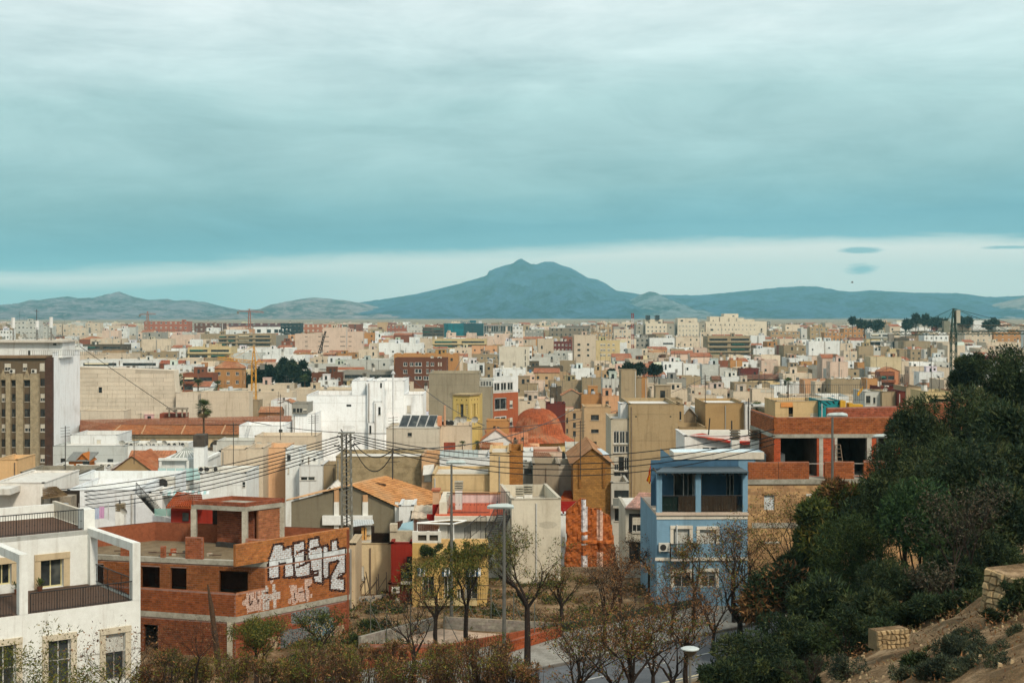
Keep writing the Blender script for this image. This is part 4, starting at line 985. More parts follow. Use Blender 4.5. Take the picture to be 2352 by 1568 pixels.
PROT.append((pa,pb,AT('U1',0,960)[1],D))
frontal('U1',1575,2030,722,945,333,'stone_wall','long low cream wall right of the stone clad hall','wall',STN,(),d=5,parapet=.3);PROT.append((460,560,950,333))
frontal('U1',713,1110,882,965,325,'plant_room','low cream stone annex in front of the windowless hall','building',STN,(),d=6);frontal('U2',-5,440,712,800,332,'long_wall','long cream parapet wall behind the tall palm','wall','c',(),d=5,parapet=.3)
# tiled market halls
MR=C(156,98,66,.95)
mk=thing('market_hall',((420-HX)/F*300,300,0),'long market building with brown tiled roofs and arched wall below the stone hall','building');LAND.append((400,980,'the tiled market roofs'))
m=MB();tiles(m,pt('U1',713,1008,300),pt('U2',820,1000,300),pt('U2',820,925,318),pt('U1',713,962,318),150,7,MR,bump=.1,jit=.3);m.build('roof',mk)
m=MB();tiles(m,pt('U1',713,1078,286),pt('U1',960,1090,286),pt('U1',1050,1008,297),pt('U1',713,965,305),40,9,MR,bump=.1,jit=.3);m.build('roof',mk)
m=MB();tiles(m,pt('U1',960,1092,286),pt('U2',350,1092,286),pt('U2',350,1012,298),pt('U1',1050,1008,298),120,8,C(176,112,66,.95),bump=.1,jit=.34);m.build('roof',mk)
m=MB()
for fx in(990,1265,1620,1980):m.tube([pt('U1',fx,1091,285.6),pt('U1',fx+(90 if fx<1100 else 40),1010,297.5)],.16,C(190,150,110),CLAY,5)
m.build('hip_tiles',mk);m=MB();a,b=pt('U1',720,1080,287),pt('U2',350,1092,287);fm2=FR(a.x,287.0,(1,0));wm=b.x-a.x;zt_=b.z
ar=[(fm2.a_at(AT('U1',x,0)[0]),AT('U1',x,0)[0])for x in(1105,1170,1355,1880)]
facade(m,fm2,wm,0,zt_,[(x-0,zt_-6.2,x+3.2,zt_-2.4)for x,_ in ar],C(206,184,146,.9),PL,.4)
for x,_ in ar:
 pts=[fm2.p(x+1.6+1.6*math.cos(t_),zt_-2.4+1.3*math.sin(t_),.01)for t_ in np.linspace(0,math.pi,10)];m.poly(pts,DARK,GL)
m.fbox(fm2,0,wm,zt_-.5,zt_-.1,.01,.35,C(214,196,160,.9),PL);m.build('wall',mk)
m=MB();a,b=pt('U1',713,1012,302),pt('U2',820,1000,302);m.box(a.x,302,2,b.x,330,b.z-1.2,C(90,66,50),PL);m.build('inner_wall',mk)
PROT+=[(183,670,AT('U1',0,1180)[1],286)];OCC+=[(-90,284,-40,332,15)]
# rooftop frame of concrete behind
fr_=thing('roof_frame',pt('U1',1510,930,322),'small bare concrete pergola on the brick parapet above the market roofs','pergola')
m=MB()
for x in(1515,1580,1632,1672):a=pt('U1',x,932,322);b=pt('U1',x,868,322);m.box(a.x-.15,322,a.z,a.x+.15,322.3,b.z,C(150,140,124),CON)
a,b=pt('U1',1490,868,322),pt('U1',1680,862,322);m.box(a.x,321.8,a.z,b.x,323,b.z+.3,C(160,150,134),CON);m.build('frame',fr_)
m=MB();a,b=pt('U1',1430,935,324),pt('U1',1655,903,324);m.box(a.x,324,2,b.x,328,b.z,C(150,76,50),FBR);m.build('parapet',fr_)
# big bright white building
WB=C(240,243,243);WS=C(214,216,214)
bw=volumes('white_building','big bright white stepped building with few windows left of centre','building',[('U2',955,1556,742,1260,0,14,WB,[(1312,822,1355,842,'n')]),('U2',1360,1500,612,760,2,12,WB,[]),('U2',1500,1638,615,797,-.8,8,WB,[(1643-30,630,1630,675,'n')]),('U2',1557,1827,612,1200,3,12,WB,[(1597,845,1620,915,'k')]),('U2',1557,1630,797,985,-1.2,5,WB,[(1597,845,1618,915,'k')]),('U2',1828,1995,735,930,3.5,10,WB,[(1852,832,1888,897,'s')]),('U2',1508,1560,985,1190,-1.5,4,WB,[(1517,1012,1535,1085,'k')])],235,'the big white building')
LAND.append((Uc(2,1200,0)[0],Uc(2,0,1000)[1],'the big white building'))
m=MB();a=pt('U2',1728,920,234);b=pt('U2',1728,550,234);m.tube([(a.x,234.6,a.z),(b.x,234.6,b.z)],.16,C(216,218,218),PL,8,True);m.tube([(b.x,234.6,b.z),(b.x,234.6,b.z+.5)],[.4,.1],C(190,192,192),PL,8,True);m.build('flue_pipe',bw)
frontal('U2',830,1035,905,1095,228,'white_annex','white annex below the dark glazed attic beside the big white building','building',WB,(),d=8)
at_,fa,wa,za=frontal('U2',822,965,815,903,227.5,'attic','grey attic room with a dark window strip left of the big white building','building','g',[(832,858,858,895,'k'),(866,858,888,895,'b'),(893,858,915,895,'k'),(922,858,957,895,'h')],d=6,z0=pt('U2',0,903,227.5).z)
frontal('U2',350,750,1012,1118,222,'white_house','white terrace house with a leaning ladder below the market roofs','house',WB,[(540,1050,695,1052,'n'),(765-60,1045,740,1075,'k')],d=8)
m=MB();A,B=pt('U2',395,1150,220),pt('U2',428,1012,221.5);o_=Vector((.45,0,0));m.tube([A,B],.03,C(150,150,146),n=4);m.tube([A+o_,B+o_],.03,C(150,150,146),n=4)
for i in range(14):p_=A.lerp(B,(i+.5)/14);m.tube([p_,p_+o_],.02,C(150,150,146),n=3)
tagit(m.build('ladder',None,top=tuple(A)),'aluminium ladder leaning on the white terrace house','ladder')
# grey party wall with the white glazed gallery
GP=C(158,148,126,.88)
pw=volumes('apartment_building','tall grey rendered party wall building with a white glazed roof gallery','building',[('U3',258,712,547,1000,0,14,GP),('U3',713,835,666,990,0,13,GP),('U3',713,835,603,666,.5,10,'l',[(x,612,x+20,662,'w')for x in(720,745,771,797)],True)],262,'the grey party wall')
pwy=262;f9=FR(*pt('U3',836,700,262).xy,(.72,.70));z_a=pt('U3',0,610,262).z;z_b=2
hs=[(.2,z_a-1.9,1.7,z_a-.4,'w'),(1.9,z_a-1.9,3.4,z_a-.4,'w'),(3.6,z_a-1.9,5.1,z_a-.4,'w'),(.3,z_a-5.4,3.4,z_a-3.2,'x'),(.3,z_a-9.6,3.4,z_a-6.6,'w'),(.3,z_a-12.6,3.4,z_a-10.2,'x'),(4.2,z_a-8.6,5.0,z_a-7.0,'h'),(4.2,z_a-11.8,5.0,z_a-10.2,'h'),(4.2,z_a-5.2,5.0,z_a-3.8,'h')]
m=MB();facade(m,f9,6.4,z_b,z_a-2.3,[h[:4]for h in hs[3:]],C(166,92,60,.9),PL);facade(m,f9,6.4,z_a-2.3,z_a,[h[:4]for h in hs[:3]],WS,PL);o=m.build('side_wall',pw)
for h in hs:add_window(pw,f9,h,h[4])
LAND.append((Uc(3,480,0)[0],Uc(3,0,640)[1],'the grey party wall'))
# yellow lantern tower
YT=C(206,180,108,.85);D=236
a,b=pt('U3',475,985,D),pt('U3',622,745,D);xr=pt('U3',710,745,D+2.2).x;yt=thing('yellow_tower',(a.x+2,D+3,0),'yellow hexagonal lantern tower with slit lattice windows','tower');LAND.append((Uc(3,590,0)[0],Uc(3,0,860)[1],'the yellow lantern tower'))
m=MB();zt_=b.z;zb_=0
P0,P1,P2=(a.x,D+1.2),(b.x,D),(xr,D+3.2);cen=((a.x+xr)/2,D+6)
def lat(mb,fr,w,lst):
 hs=[(u0*w,zt_-v1,u1*w,zt_-v0)for u0,u1,v0,v1,_ in lst];facade(mb,fr,w,zb_,zt_,hs,YT,PL,.35);return hs
fA=FR(*P0,(P1[0]-P0[0],P1[1]-P0[1]));wA=math.dist(P0,P1);fB=FR(*P1,(P2[0]-P1[0],P2[1]-P1[1]));wB=math.dist(P1,P2)
lA=[(.2,.33,1.4,3.3,1),(.40,.63,1.4,3.6,0),(.76,.9,1.4,3.3,1)];lB=[(.2,.32,1.4,3.3,1),(.42,.62,1.4,3.6,0),(.72,.84,1.4,3.3,1)]
hA,hB=lat(m,fA,wA,lA),lat(m,fB,wB,lB)
back=[(P2[0]+.4,P2[1]+5),(P0[0]+1,P0[1]+7),(P0[0]-.3,P0[1]+4)]
poly=[P0,P1,P2]+back
for i in range(2,6):a_,b_=poly[i],poly[(i+1)%6];m.poly([(*a_,zb_),(*b_,zb_),(*b_,zt_),(*a_,zt_)],YT,PL)
m.poly([(*p_,zt_)for p_ in poly],C(170,150,110),PL);m.build('wall',yt)
m=MB()
for fx,hs_,ls in((fA,hA,lA),(fB,hB,lB)):
 for h,l in zip(hs_,ls):
  m.poly([fx.p(h[0],h[1],-.33),fx.p(h[2],h[1],-.33),fx.p(h[2],h[3],-.33),fx.p(h[0],h[3],-.33)],DARK,GL)
  if l[4]:
   for i in range(7):z=h[1]+(h[3]-h[1])*i/6;m.fbox(fx,h[0],h[2],z-.05,z+.05,-.25,-.1,C(226,206,150),PL)
   mid=(h[0]+h[2])/2;m.fbox(fx,mid-.05,mid+.05,h[1],h[3],-.24,-.09,C(226,206,150),PL)
m.build('lattice_window',yt);m=MB()
for fx,ww in((fA,wA),(fB,wB)):
 m.fbox(fx,-.15,ww+.15,zt_+.003,zt_+.22,-.4,.22,C(140,124,96),PL)
 for i in range(3):m.fbox(fx,ww*(.2+.3*i),ww*(.2+.3*i)+.12,zt_-.85,zt_-.6,-.1,.02,DARK,PL)
 m.fbox(fx,0,ww,zt_-4.25,zt_-4.05,.003,.1,C(230,206,140,.9),PL)
m.build('cornice',yt);PROT.append((Uc(3,475,0)[0],Uc(3,710,0)[0],Uc(3,0,985)[1],D));OCC.append((a.x,D,xr,D+8,20))
# church with the tiled dome
D=262;c0=pt('U3',1205,1215,D);DR=(pt('U3',1500,0,D).x-pt('U3',1000,0,D).x)/2*.98;cx=pt('U3',1215,0,D).x+.4;zb_=c0.z+.9;zt_=pt('U3',0,878,D).z
ch=thing('church',(cx+1.5,D+DR,0),'church under a large ribbed dome of terracotta tiles','church');LAND.append((Uc(3,1200,0)[0],Uc(3,0,1000)[1],'the church dome'))
DC=C(174,94,58,.95);nrib=60;nst=22;cy=D+DR+1
prof=[]
for j in range(nst+1):
 t_=j/nst;r=math.cos(t_*math.pi/2*.97)**.82*DR;z=zb_+(zt_-zb_)*math.sin(t_*math.pi/2)**1.12
 if t_<.16:r+=(0.16-t_)/.16*1.9;
 prof.append((r,z))
mesh_r={}
def domemesh(sub):
 m=MB()
 for q in range(nrib):
  for j in range(nst):
   k=.78+R.random()*.34;
   if(q+j)%9==0:k*=1.1
   c=(DC[0]*k,DC[1]*k,DC[2]*k);a0,a1,a2=[2*math.pi*(q+e)/nrib for e in(0,.5,1)]
   (r0,z0),(r1,z1)=prof[j],prof[j+1];h=.11;pp=lambda r,a,z:(cx+r*math.cos(a),cy+r*math.sin(a),z)
   m.poly([pp(r0,a0,z0),pp(r0+h,a1,z0+.04),pp(r1+h,a1,z1),pp(r1,a0,z1)],c,CLAY);m.poly([pp(r0+h,a1,z0+.04),pp(r0,a2,z0),pp(r1,a2,z1),pp(r1+h,a1,z1)],tuple(x*.7 for x in c),CLAY)
 return m
domemesh(0).build('dome',ch)
m=MB();m.lathe(cx,cy,[(.75,zt_-.5),(.7,zt_),(.35,zt_+.5),(.42,zt_+.8),(.2,zt_+1.3),(.02,zt_+1.6)],C(186,184,176),PL,12);m.build('finial',ch)
m=MB();CW_=C(218,196,140,.9)
m.lathe(cx,cy,[(DR+1.4,zb_-.5),(DR+1.9,zb_-.05)],C(200,160,100),PL,60);m.lathe(cx,cy,[(DR+1.2,0),(DR+1.2,zb_-.5),(DR+1.4,zb_-.5)],CW_,PL,60);m.build('drum_wall',ch)
m=MB()
for i in range(34):
 an=-math.pi/2+(i-17)*.17;x_,y_=cx+(DR+1.23)*math.cos(an),cy+(DR+1.23)*math.sin(an);f_=FR(x_,y_,(-math.sin(an),math.cos(an)))
 if i%2==0:
  pts=[f_.p(-.7,zb_-4.4,.02),f_.p(.7,zb_-4.4,.02)]+[f_.p(.7*math.cos(t_),zb_-2.6+.9*math.sin(t_),.02)for t_ in np.linspace(0,math.pi,9)];m.poly(pts,DARK,GL)
  pr=[f_.p(.85*math.cos(t_),zb_-2.6+1.08*math.sin(t_),.1)for t_ in np.linspace(0,math.pi,9)]
  m.tube([f_.p(.85,zb_-4.4,.1)]+pr+[f_.p(-.85,zb_-4.4,.1)],.09,C(206,176,120),PL,4)
m.build('arched_window',ch);PROT.append((1160,1330,AT('U3',0,1215)[1],D));OCC.append((cx-DR,D,cx+DR,D+2*DR,18))
for a in((1010,1270,1156,1232,238,C(196,112,68)),(775,960,1048,1120,250,C(206,120,72)),(1110,1400,1235,1335,222,C(150,108,80)),(715,940,1150,1225,232,C(160,100,66))):
 t0=thing('tiled_house',pt('U3',(a[0]+a[1])/2,a[3],a[4]),{1010:'low peach house with orange tiles at the foot of the dome',775:'orange tiled roof house left of the dome foot',1110:'low house with faded tiled roof in front of the dome',715:'small house with brown tiles above the glass screen'}[a[0]],'house')
 m=MB();A,B=pt('U3',a[0],a[3]-12,a[4]),pt('U3',a[1],a[3],a[4]);tiles(m,A,B,pt('U3',a[1]-60,a[2]+22,a[4]+7),pt('U3',a[0]-20,a[2],a[4]+7),int((B.x-A.x)/.35),8,a[5],bump=.09,jit=.3);m.build('roof',t0)
 m=MB();m.hexa([(A.x+.3,a[4]+.3,0),(B.x-.3,a[4]+.3,0),(B.x-.3,a[4]+7,0),(A.x+.3,a[4]+7,0)],[(A.x+.3,a[4]+.3,A.z-.1),(B.x-.3,a[4]+.3,B.z-.1),(B.x-.3,a[4]+7,A.z+.3),(A.x+.3,a[4]+7,A.z+.3)],PAL['n']if a[0]<1100 else PAL['b'],PL);m.build('wall',t0)
 PROT.append((Uc(3,a[0],0)[0],Uc(3,a[1],0)[0],Uc(3,0,a[3])[1],a[4]))
frontal('U3',965,1138,1085,1160,246,'peach_house','peach attic house with two small windows left of the dome','house','n',[(1020,1118,1042,1145,'k'),(1088,1115,1110,1142,'k'),(968,1120,980,1145,'k')],d=5,roof='gablex',ridge=1.4,rcol=C(172,116,84))
frontal('U3',775,978,972,1065,248,'ochre_house','bright ochre house with one dark window left of the dome','house','o',[(835,1015,858,1052,'k'),(865,1020,892,1050,'w')],d=6)
frontal('U3',715,1000,1050,1230,240,'white_house','white gabled wall house in front of the ochre house','house',WS,(),d=5,roof='gable',ridge=2.0,rcol=C(172,116,84))
# ---------------------------------------------------------------- middle distance, 100 to 230 m
m_=frontal('U1',475,1115,1195,1420,226,'grey_house','wide pale grey house with blue framed openings right of the tower block','house',C(188,192,188),[(543,1305,590,1385,'k'),(962,1310,1015,1355,'k')],d=9,parapet=.4);LAND.append((Uc(1,800,0)[0],Uc(1,0,1260)[1],'the pale grey house by the tower'))
frontal('U1',632,1050,1097,1200,234,'white_house','white upper house with a pale door in front of the market roof','house',WS,[(865,1138,903,1195,'s')],d=9)
rf,f_,w_,z_=frontal('U1',1040,1640,1192,1300,228,'plant_roof','long white roof crowded with air conditioning units under the arches','house','w',(),d=9,parapet=.5);LAND.append((Uc(1,1350,0)[0],Uc(1,0,1200)[1],'the roof of air conditioning units'))
for i in range(20):fix(rf,R.choice(['air_conditioner']*4+['satellite_dish']),*f_.p(1+i*w_/21,z_-.4,-R.uniform(.3,2.5)),R.uniform(-.4,.4),R.uniform(1.0,1.5))
sh=thing('wooden_shed',pt('U1',700,1390,216),'small orange wooden garden shed with grey roof on a terrace','shed')
a,b=pt('U1',615,1390,216),pt('U1',795,1330,216);SHC=C(176,106,44,.9);m=MB();zs_=b.z
for i in range(14):z=a.z+(zs_-a.z)*i/14;m.box(a.x,216-.02*(i%2),z,b.x,219,z+(zs_-a.z)/14-.01,SHC,PL)
m.poly([(pt('U1',690,0,216).x,216,zs_),(b.x,216,zs_),(pt('U1',742,0,216).x,216,zs_+1.1)],SHC,PL);m.build('board_wall',sh)
m=MB();m.hexa([(a.x-.3,215.6,zs_),(a.x+3.3,215.6,zs_),(a.x+3.6,219.3,zs_+.9),(a.x-.3,219.3,zs_+.9)],[(a.x-.3,215.6,zs_+.12),(a.x+3.3,215.6,zs_+.12),(a.x+3.6,219.3,zs_+1.1),(a.x-.3,219.3,zs_+1.1)],C(120,122,118),PL)
q=pt('U1',742,0,216).x;m.hexa([(q,215.7,zs_+1.1),(b.x+.3,215.7,zs_-.1),(b.x+.3,219.2,zs_-.1),(q,219.2,zs_+1.1)],[(q,215.7,zs_+1.2),(b.x+.3,215.7,zs_),(b.x+.3,219.2,zs_),(q,219.2,zs_+1.2)],SHC,PL)
q2=pt('U1',688,0,216).x;m.hexa([(q2-.2,215.7,zs_-.1),(q,215.7,zs_+1.1),(q,219.2,zs_+1.1),(q2-.2,219.2,zs_-.1)],[(q2-.2,215.7,zs_),(q,215.7,zs_+1.2),(q,219.2,zs_+1.2),(q2-.2,219.2,zs_)],SHC,PL);m.build('roof',sh)
m=MB();q=pt('U1',770,1375,215.9);m.box(q.x-.5,215.9,q.z,q.x+.5,215.97,q.z+.8,DARK,GL);m.build('window',sh)
ha,fa_,wa_,za_=frontal('U1',425,960,1390,1490,212,'terrace_house','white cluttered roof terrace in front of the wooden shed','house','w',(),d=8,parapet=.3)
for i in range(7):fix(ha,'air_conditioner',*fa_.p(2+i*wa_/8,za_-.3,-R.uniform(0,3)),0,1.1)
frontal('U1',958,1412,1285,1520,200,'gable_house','beige brown gabled house with bare render below the air conditioning units','house',C(176,150,110,.85),(),d=10,roof='gable',ridge=2.6,rcol=C(150,92,60));LAND.append((Uc(1,1180,0)[0],Uc(1,0,1400)[1],'the beige gabled house'))
frontal('U1',1130,1520,1258,1400,212,'tiled_house','house with an orange rusty tiled roof behind the beige gable','house','n',(),d=7,roof='gablex',ridge=2.2,rcol=C(168,112,80))
frontal('U1',-40,156,1318,1560,160,'peach_house','plain peach walled house at the left edge below the tower block','house',C(222,182,132,.9),(),d=6)
frontal('U1',185,765,1432,1680,152,'concrete_house','long grey concrete wall house below the tower block','house',C(150,144,128,.85),(),d=7,mt=CON);LAND.append((110,1100,'the grey concrete wall'))
# white house with glazed pyramid
gh,fg,wg_,zg=frontal('U1',1420,1838,1330,1530,172,'white_villa','white house with glass pyramid roof and tall white chimney','house','w',[(1640,1400,1665,1500,'s'),(1690,1405,1730,1500,'k')],d=9,parapet=.2);LAND.append((Uc(1,1640,0)[0],Uc(1,0,1330)[1],'the glass pyramid house'))
m=MB();A,B=pt('U1',1525,1298,173),pt('U1',1835,1300,173);ap=pt('U1',1665,1200,176.5);dd=7
base_=[A,B,Vector((B.x,B.y+dd,B.z)),Vector((A.x,A.y+dd,A.z))]
for i in range(4):
 a,b=base_[i],base_[(i+1)%4];m.poly([a,b,ap],C(150,152,140),BGL)
 for t_ in range(0,9):m.tube([a.lerp(b,t_/8),a.lerp(b,t_/8).lerp(ap,.98 if t_ in(0,8)else.6)],.05,C(220,220,214),PL,4)
m.build('glass_roof',gh);m=MB();m.box(A.x-.4,172.6,A.z-.35,B.x+.4,172.6+dd+.8,A.z-.02,WHITE,PL)
for x in(1425,1670):q=pt('U1',x,1500,171.5);q2=pt('U1',x,1325,171.5);m.box(q.x,171.5,q.z,q.x+.3,171.8,q2.z,WHITE,PL)
a,b=pt('U1',1420,1325,171.4),pt('U1',1680,1318,171.4);m.box(a.x,171.4,a.z,b.x,171.7,b.z+.2,WHITE,PL);m.build('pergola',gh)
m=MB();a,b=pt('U1',1735,1400,170),pt('U1',1830,1200,170);m.box(a.x,170,a.z-6,b.x,172.0,b.z,C(230,232,230),PL);m.box(a.x-.05,169.9,b.z+.01,b.x+.05,172.1,b.z+1.4,C(84,76,68),CON);m.build('chimney',gh)
m=MB()
for i in range(8):
 a,b=pt('U1',1415+i*80,1500,168),pt('U1',1488+i*80,1392,168)
 m.poly([a,(b.x,168,a.z),b,(a.x,168,b.z)],C(170,208,208),BGL)
m.build('balustrade_glass',gh)
ac,fa_,wa_,za_=frontal('U2',0,415,1440,1600,160,'white_terrace','white terrace with glass balustrade right of the pyramid house','house','w',[(440-60,1515,405,1560,'k')],d=8,parapet=.2)
for x in(20,75,150):fix(ac,'air_conditioner',*pt('U2',x,1425,162),0,1.0)
frontal('U2',190,412,1225,1480,188,'cream_house','cream wall house with wires right of the glass pyramid house','house','c',(),d=6)
frontal('U2',412,565,1215,1640,176,'cream_house','narrow cream wall strip house with a dark window by the peach wall','house','c',[(442,1515,492,1565,'k')],d=6)
frontal('U2',150,495,1150,1255,214,'grey_house','pale grey boxy roof house below the ladder','house','l',[(165,1232,190,1255,'d')],d=6)
frontal('U2',490,1035,1108,1225,210,'cream_house','long cream roof house with weathered parapet left of the lattice pylon','house','c',[(510,1158,552,1190,'h'),(690,1160,730,1210,'s'),(600,1160,640,1210,'s')],d=7,parapet=1)
frontal('U2',570,768,1212,1540,180,'peach_house','tall plain peach wall house left of the lattice pylon','house',C(222,180,140,.9),(),d=7);LAND.append((Uc(2,670,0)[0],Uc(2,0,1350)[1],'the tall peach wall'))
frontal('U2',766,890,1228,1540,176,'white_house','narrow white house with one dark window beside the peach wall','house','w',[(780,1272,812,1325,'k'),(785,1385,800,1440,'s')],d=6)
frontal('U2',890,1060,1268,1370,178,'white_house','white hut house with open dark doorway and corrugated eave','house','w',[(893,1285,928,1365,'d'),(1015,1302,1035,1325,'k')],d=5)
frontal('U2',890,1098,1368,1560,174,'white_house','white lower house with a long window behind the pylon','house',WS,[(895,1470,1035,1500,'w')],d=6)
frontal('U2',1098,1218,1365,1560,175,'beige_house','beige small block beside the lattice pylon','house','b',(),d=5)
wl,fl_,wl_,zl=frontal('U2',1218,1985,1292,1530,168,'workshop','long weathered beige workshop wall behind the lattice pylon','building',C(170,152,118,.85),(),d=9,mt=CON,parapet=.5);LAND.append((Uc(2,1600,0)[0],Uc(2,0,1390)[1],'the weathered workshop wall'))
pc,fp_,wp_,zp_=frontal('b',1102,1312,500,800,166,'peach_house','peach house with a pale double door and small awning right of the workshop','house',C(206,166,126,.9),[(1130,665,1215,780,'s')],d=8)
m=MB();a,b=pt('b',1122,600,166),pt('b',1245,585,166);m.poly([a,b,b+Vector((0,-1.2,-1)),a+Vector((0,-1.2,-1))],C(206,204,196),PL);m.build('awning',pc)
sb,fs_,wsb,zsb=frontal('b',700,1300,180,500,196,'cream_house','cream house carrying four tilted solar panels','house',C(206,196,178,.9),[(942,228,990,268,'k')],d=10,parapet=.3);LAND.append((Uc(3,170,0)[0],Uc(3,0,1080)[1],'the solar panel house'))
frontal('b',1300,1660,150,480,199,'cream_house','cream stained wall continuing right of the solar panel house','house',C(214,196,172,.9),(),d=8)
sp_=thing('solar_panels',pt('b',1060,168,197),'rack of four dark tilted solar panels on the cream house','solar panel')
for i in range(4):
 x0=838+i*102;a,b,c,d_=pt('b',x0,160,197),pt('b',x0+96,163,197),pt('b',x0+142,32,198.6),pt('b',x0+50,30,198.6)
 m=MB();m.poly([a,b,c,d_],C(66,74,78),GL);m.build('panel',sp_);m=MB()
 for u0,u1 in((a,b),(b,c),(c,d_),(d_,a)):m.tube([u0,u1],.05,C(170,170,166),MET,4)
 m.tube([d_,(d_.x,d_.y,a.z)],.04,C(130,130,126),MET,4);m.build('frame',sp_)
m=MB();a,b=pt('U3',335,1015,198),pt('U3',372,930,198);m.box(a.x,198,a.z,b.x,199.5,b.z,C(206,140,104),PL);m.cyl(b.x+.4,199,a.z,b.z+1.5,.16,.16,C(190,150,120),PL);m.build('chimney',sb)
for x in(1365,1420,1460):fix(sb,'air_conditioner',*pt('b',x,148,200),0,1.2)
for x in(1510,1575,1705):fix(sb,'satellite_dish',*pt('b',x,140,200),.2,1.1)
# brick red screen and glass terrace
m=MB();a,b=pt('U3',392,1248,165),pt('U3',495,1163,165);m.box(a.x,165,a.z,b.x,165.3,b.z,C(150,66,40),FBR);tagit(m.build('brick_screen',None,top=tuple(a)),'small square red brick screen on the terrace near the glass balustrade','wall')
gt,f_,w_,z_=frontal('U3',355,800,1300,1560,160,'white_house','white terrace house wall behind the street lamp head','house',WS,(),d=9,parapet=.9)
m=MB()
for i in range(8):a,b=pt('U3',358+i*43,1300,161),pt('U3',398+i*43,1228,161);m.poly([a,(b.x,161,a.z),b,(a.x,161,b.z)],C(176,190,190),BGL);m.tube([(b.x,161,a.z),b],.03,C(150,150,146),n=4)
m.build('glass_screen',gt)
frontal('U3',290,803,1453,1700,138,'cream_block','cream party wall block with low left step, chimney in front','building',C(214,186,140,.9),(),d=8,parapet=.3);frontal('U3',803,980,1258,1700,137,'cream_block','taller cream party wall step beside the rough brick pier','building',C(216,188,142,.9),(),d=8,parapet=.3);LAND.append((Uc(3,700,0)[0],Uc(3,0,1480)[1],'the stepped cream wall'))
frontal('U3',980,1102,1245,1640,138,'brick_pier','rough golden brick wall strip right of the stepped cream wall','wall',C(176,120,56,.9),(),d=8,mt=FBR)
frontal('U3',1102,1192,1245,1400,170,'white_house','small white gable house with green window right of the golden brick strip','house','w',[(1103,1320,1138,1370,'k')],d=5)
frontal('U3',1102,1192,1375,1640,150,'grey_house','grey lean-to with one window right of the golden brick strip','house','g',[(1112,1400,1190,1445,'k')],d=5)
frontal('U3',1192,1422,1360,1640,146,'grey_house','low warm grey rendered wall house in front of the dome','house',C(158,146,126,.9),(),d=7);frontal('U3',1422,1552,1368,1640,147,'grey_house','pale grey flaking wall house left of the golden brick warehouse','house',C(184,176,160,.9),(),d=7)
gw,fgw,wgw,zgw=frontal('U3',1552,1890,1215,1700,142,'warehouse','golden brown brick warehouse gable with skylight panel','building',C(172,124,60,.9),(),d=12,roof='gable',ridge=1.5,mt=FBR,rcol=C(150,112,80));LAND.append((Uc(3,1720,0)[0],Uc(3,0,1400)[1],'the golden brick warehouse'))
m=MB()
for x in(1600,1815):a,b=pt('U3',x,1568,141.9),pt('U3',x+22,1330,141.9);[m.box(a.x,141.86-.04*(i%2),a.z+(b.z-a.z)*i/26,b.x,141.98,a.z+(b.z-a.z)*(i+.8)/26,C(150,104,52),BRK)for i in range(26)]
m.build('quoin',gw);m=MB();m.poly([pt('U3',1765,1278,143),pt('U3',1878,1270,145.4),pt('U3',1800,1215,147.2),pt('U3',1685,1218,145)],C(176,196,206),BGL);m.build('skylight',gw)
# beige tower block with glazed galleries
BT=C(174,152,116,.85)
bt,fbt,wbt,zbt=frontal('U4',98,262,955,2300,163,'gallery_block','tall beige block with stacked white glazed galleries on its left','building',C(196,186,164,.85),[(122,1057,170,1175,'w'),(176,1057,222,1175,'w'),(228,1057,256,1175,'w'),(122,1192,170,1255,'w'),(176,1192,222,1255,'w'),(228,1192,256,1255,'w'),(128,1290,165,1415,'h'),(168,1290,215,1415,'k'),(218,1290,256,1415,'w'),(122,1425,256,1490,'x'),(128,1520,256,1600,'k'),(125,1640,256,1760,'k')],d=9,parapet=.3);LAND.append((1480,1050,'the beige gallery block'))
frontal('U4',262,696,820,2300,162.6,'beige_block','tall blank beige party wall right of the glazed galleries','building',BT,[(315,925,330,937,'n'),(625,925,640,937,'n')],d=12,parapet=.4)
frontal('U4',184,260,820,960,164.5,'tank_room','white flaking tank room on top of the gallery block','building',WS,(),d=4,z0=pt('U4',0,960,164.5).z)
frontal('U4',696,752,825,1100,170,'beige_block','beige return wall with a narrow dark window beside the blank party wall','building',BT,[(712,885,728,960,'k')],d=6);frontal('U4',752,852,855,1040,176,'grey_shed','grey shed wall with white pitched edge right of the beige block','house',C(138,122,98),(),d=5,roof='gable',ridge=.8,rcol=C(206,200,190))
frontal('U4',852,945,860,1000,182,'white_house','small white house with a dark window pair between two beige walls','house','w',[(878,915,930,940,'k')],d=5);frontal('U4',696,950,1030,2200,168,'beige_block','lower beige wall with dark glazed openings behind the red roof','building',BT,[(735,1065,795,1110,'k'),(800,1065,860,1110,'k'),(865,1065,945,1110,'k')],d=8)
frontal('U4',945,1302,812,2100,172,'tan_block','wide tan party wall with patched render above the red roof','building',C(176,146,102,.85),(),d=10,parapet=.3);LAND.append((1660,960,'the tan party wall'));frontal('U4',1302,1352,815,975,171,'white_pier','white stair wall strip beside the tan party wall','wall',WS,(),d=3,z0=18)
frontal('U4',1302,1560,965,2000,173,'tan_block','lower tan block between the tan party wall and orange brick building','building',C(164,138,100,.85),(),d=9)
cp,f_,w_,z_=frontal('U4',1352,1572,830,968,178,'patio_house','patio house with thin white canopy and palm right of the tan party wall','house',C(196,190,176),[(1460,880,1525,945,'s')],d=6,parapet=.2)
m=MB();a,b=pt('U4',1350,832,177),pt('U4',1572,815,177);m.box(a.x,175,a.z,b.x,177.5,a.z+.25,C(196,200,198),PL);m.build('canopy',cp)
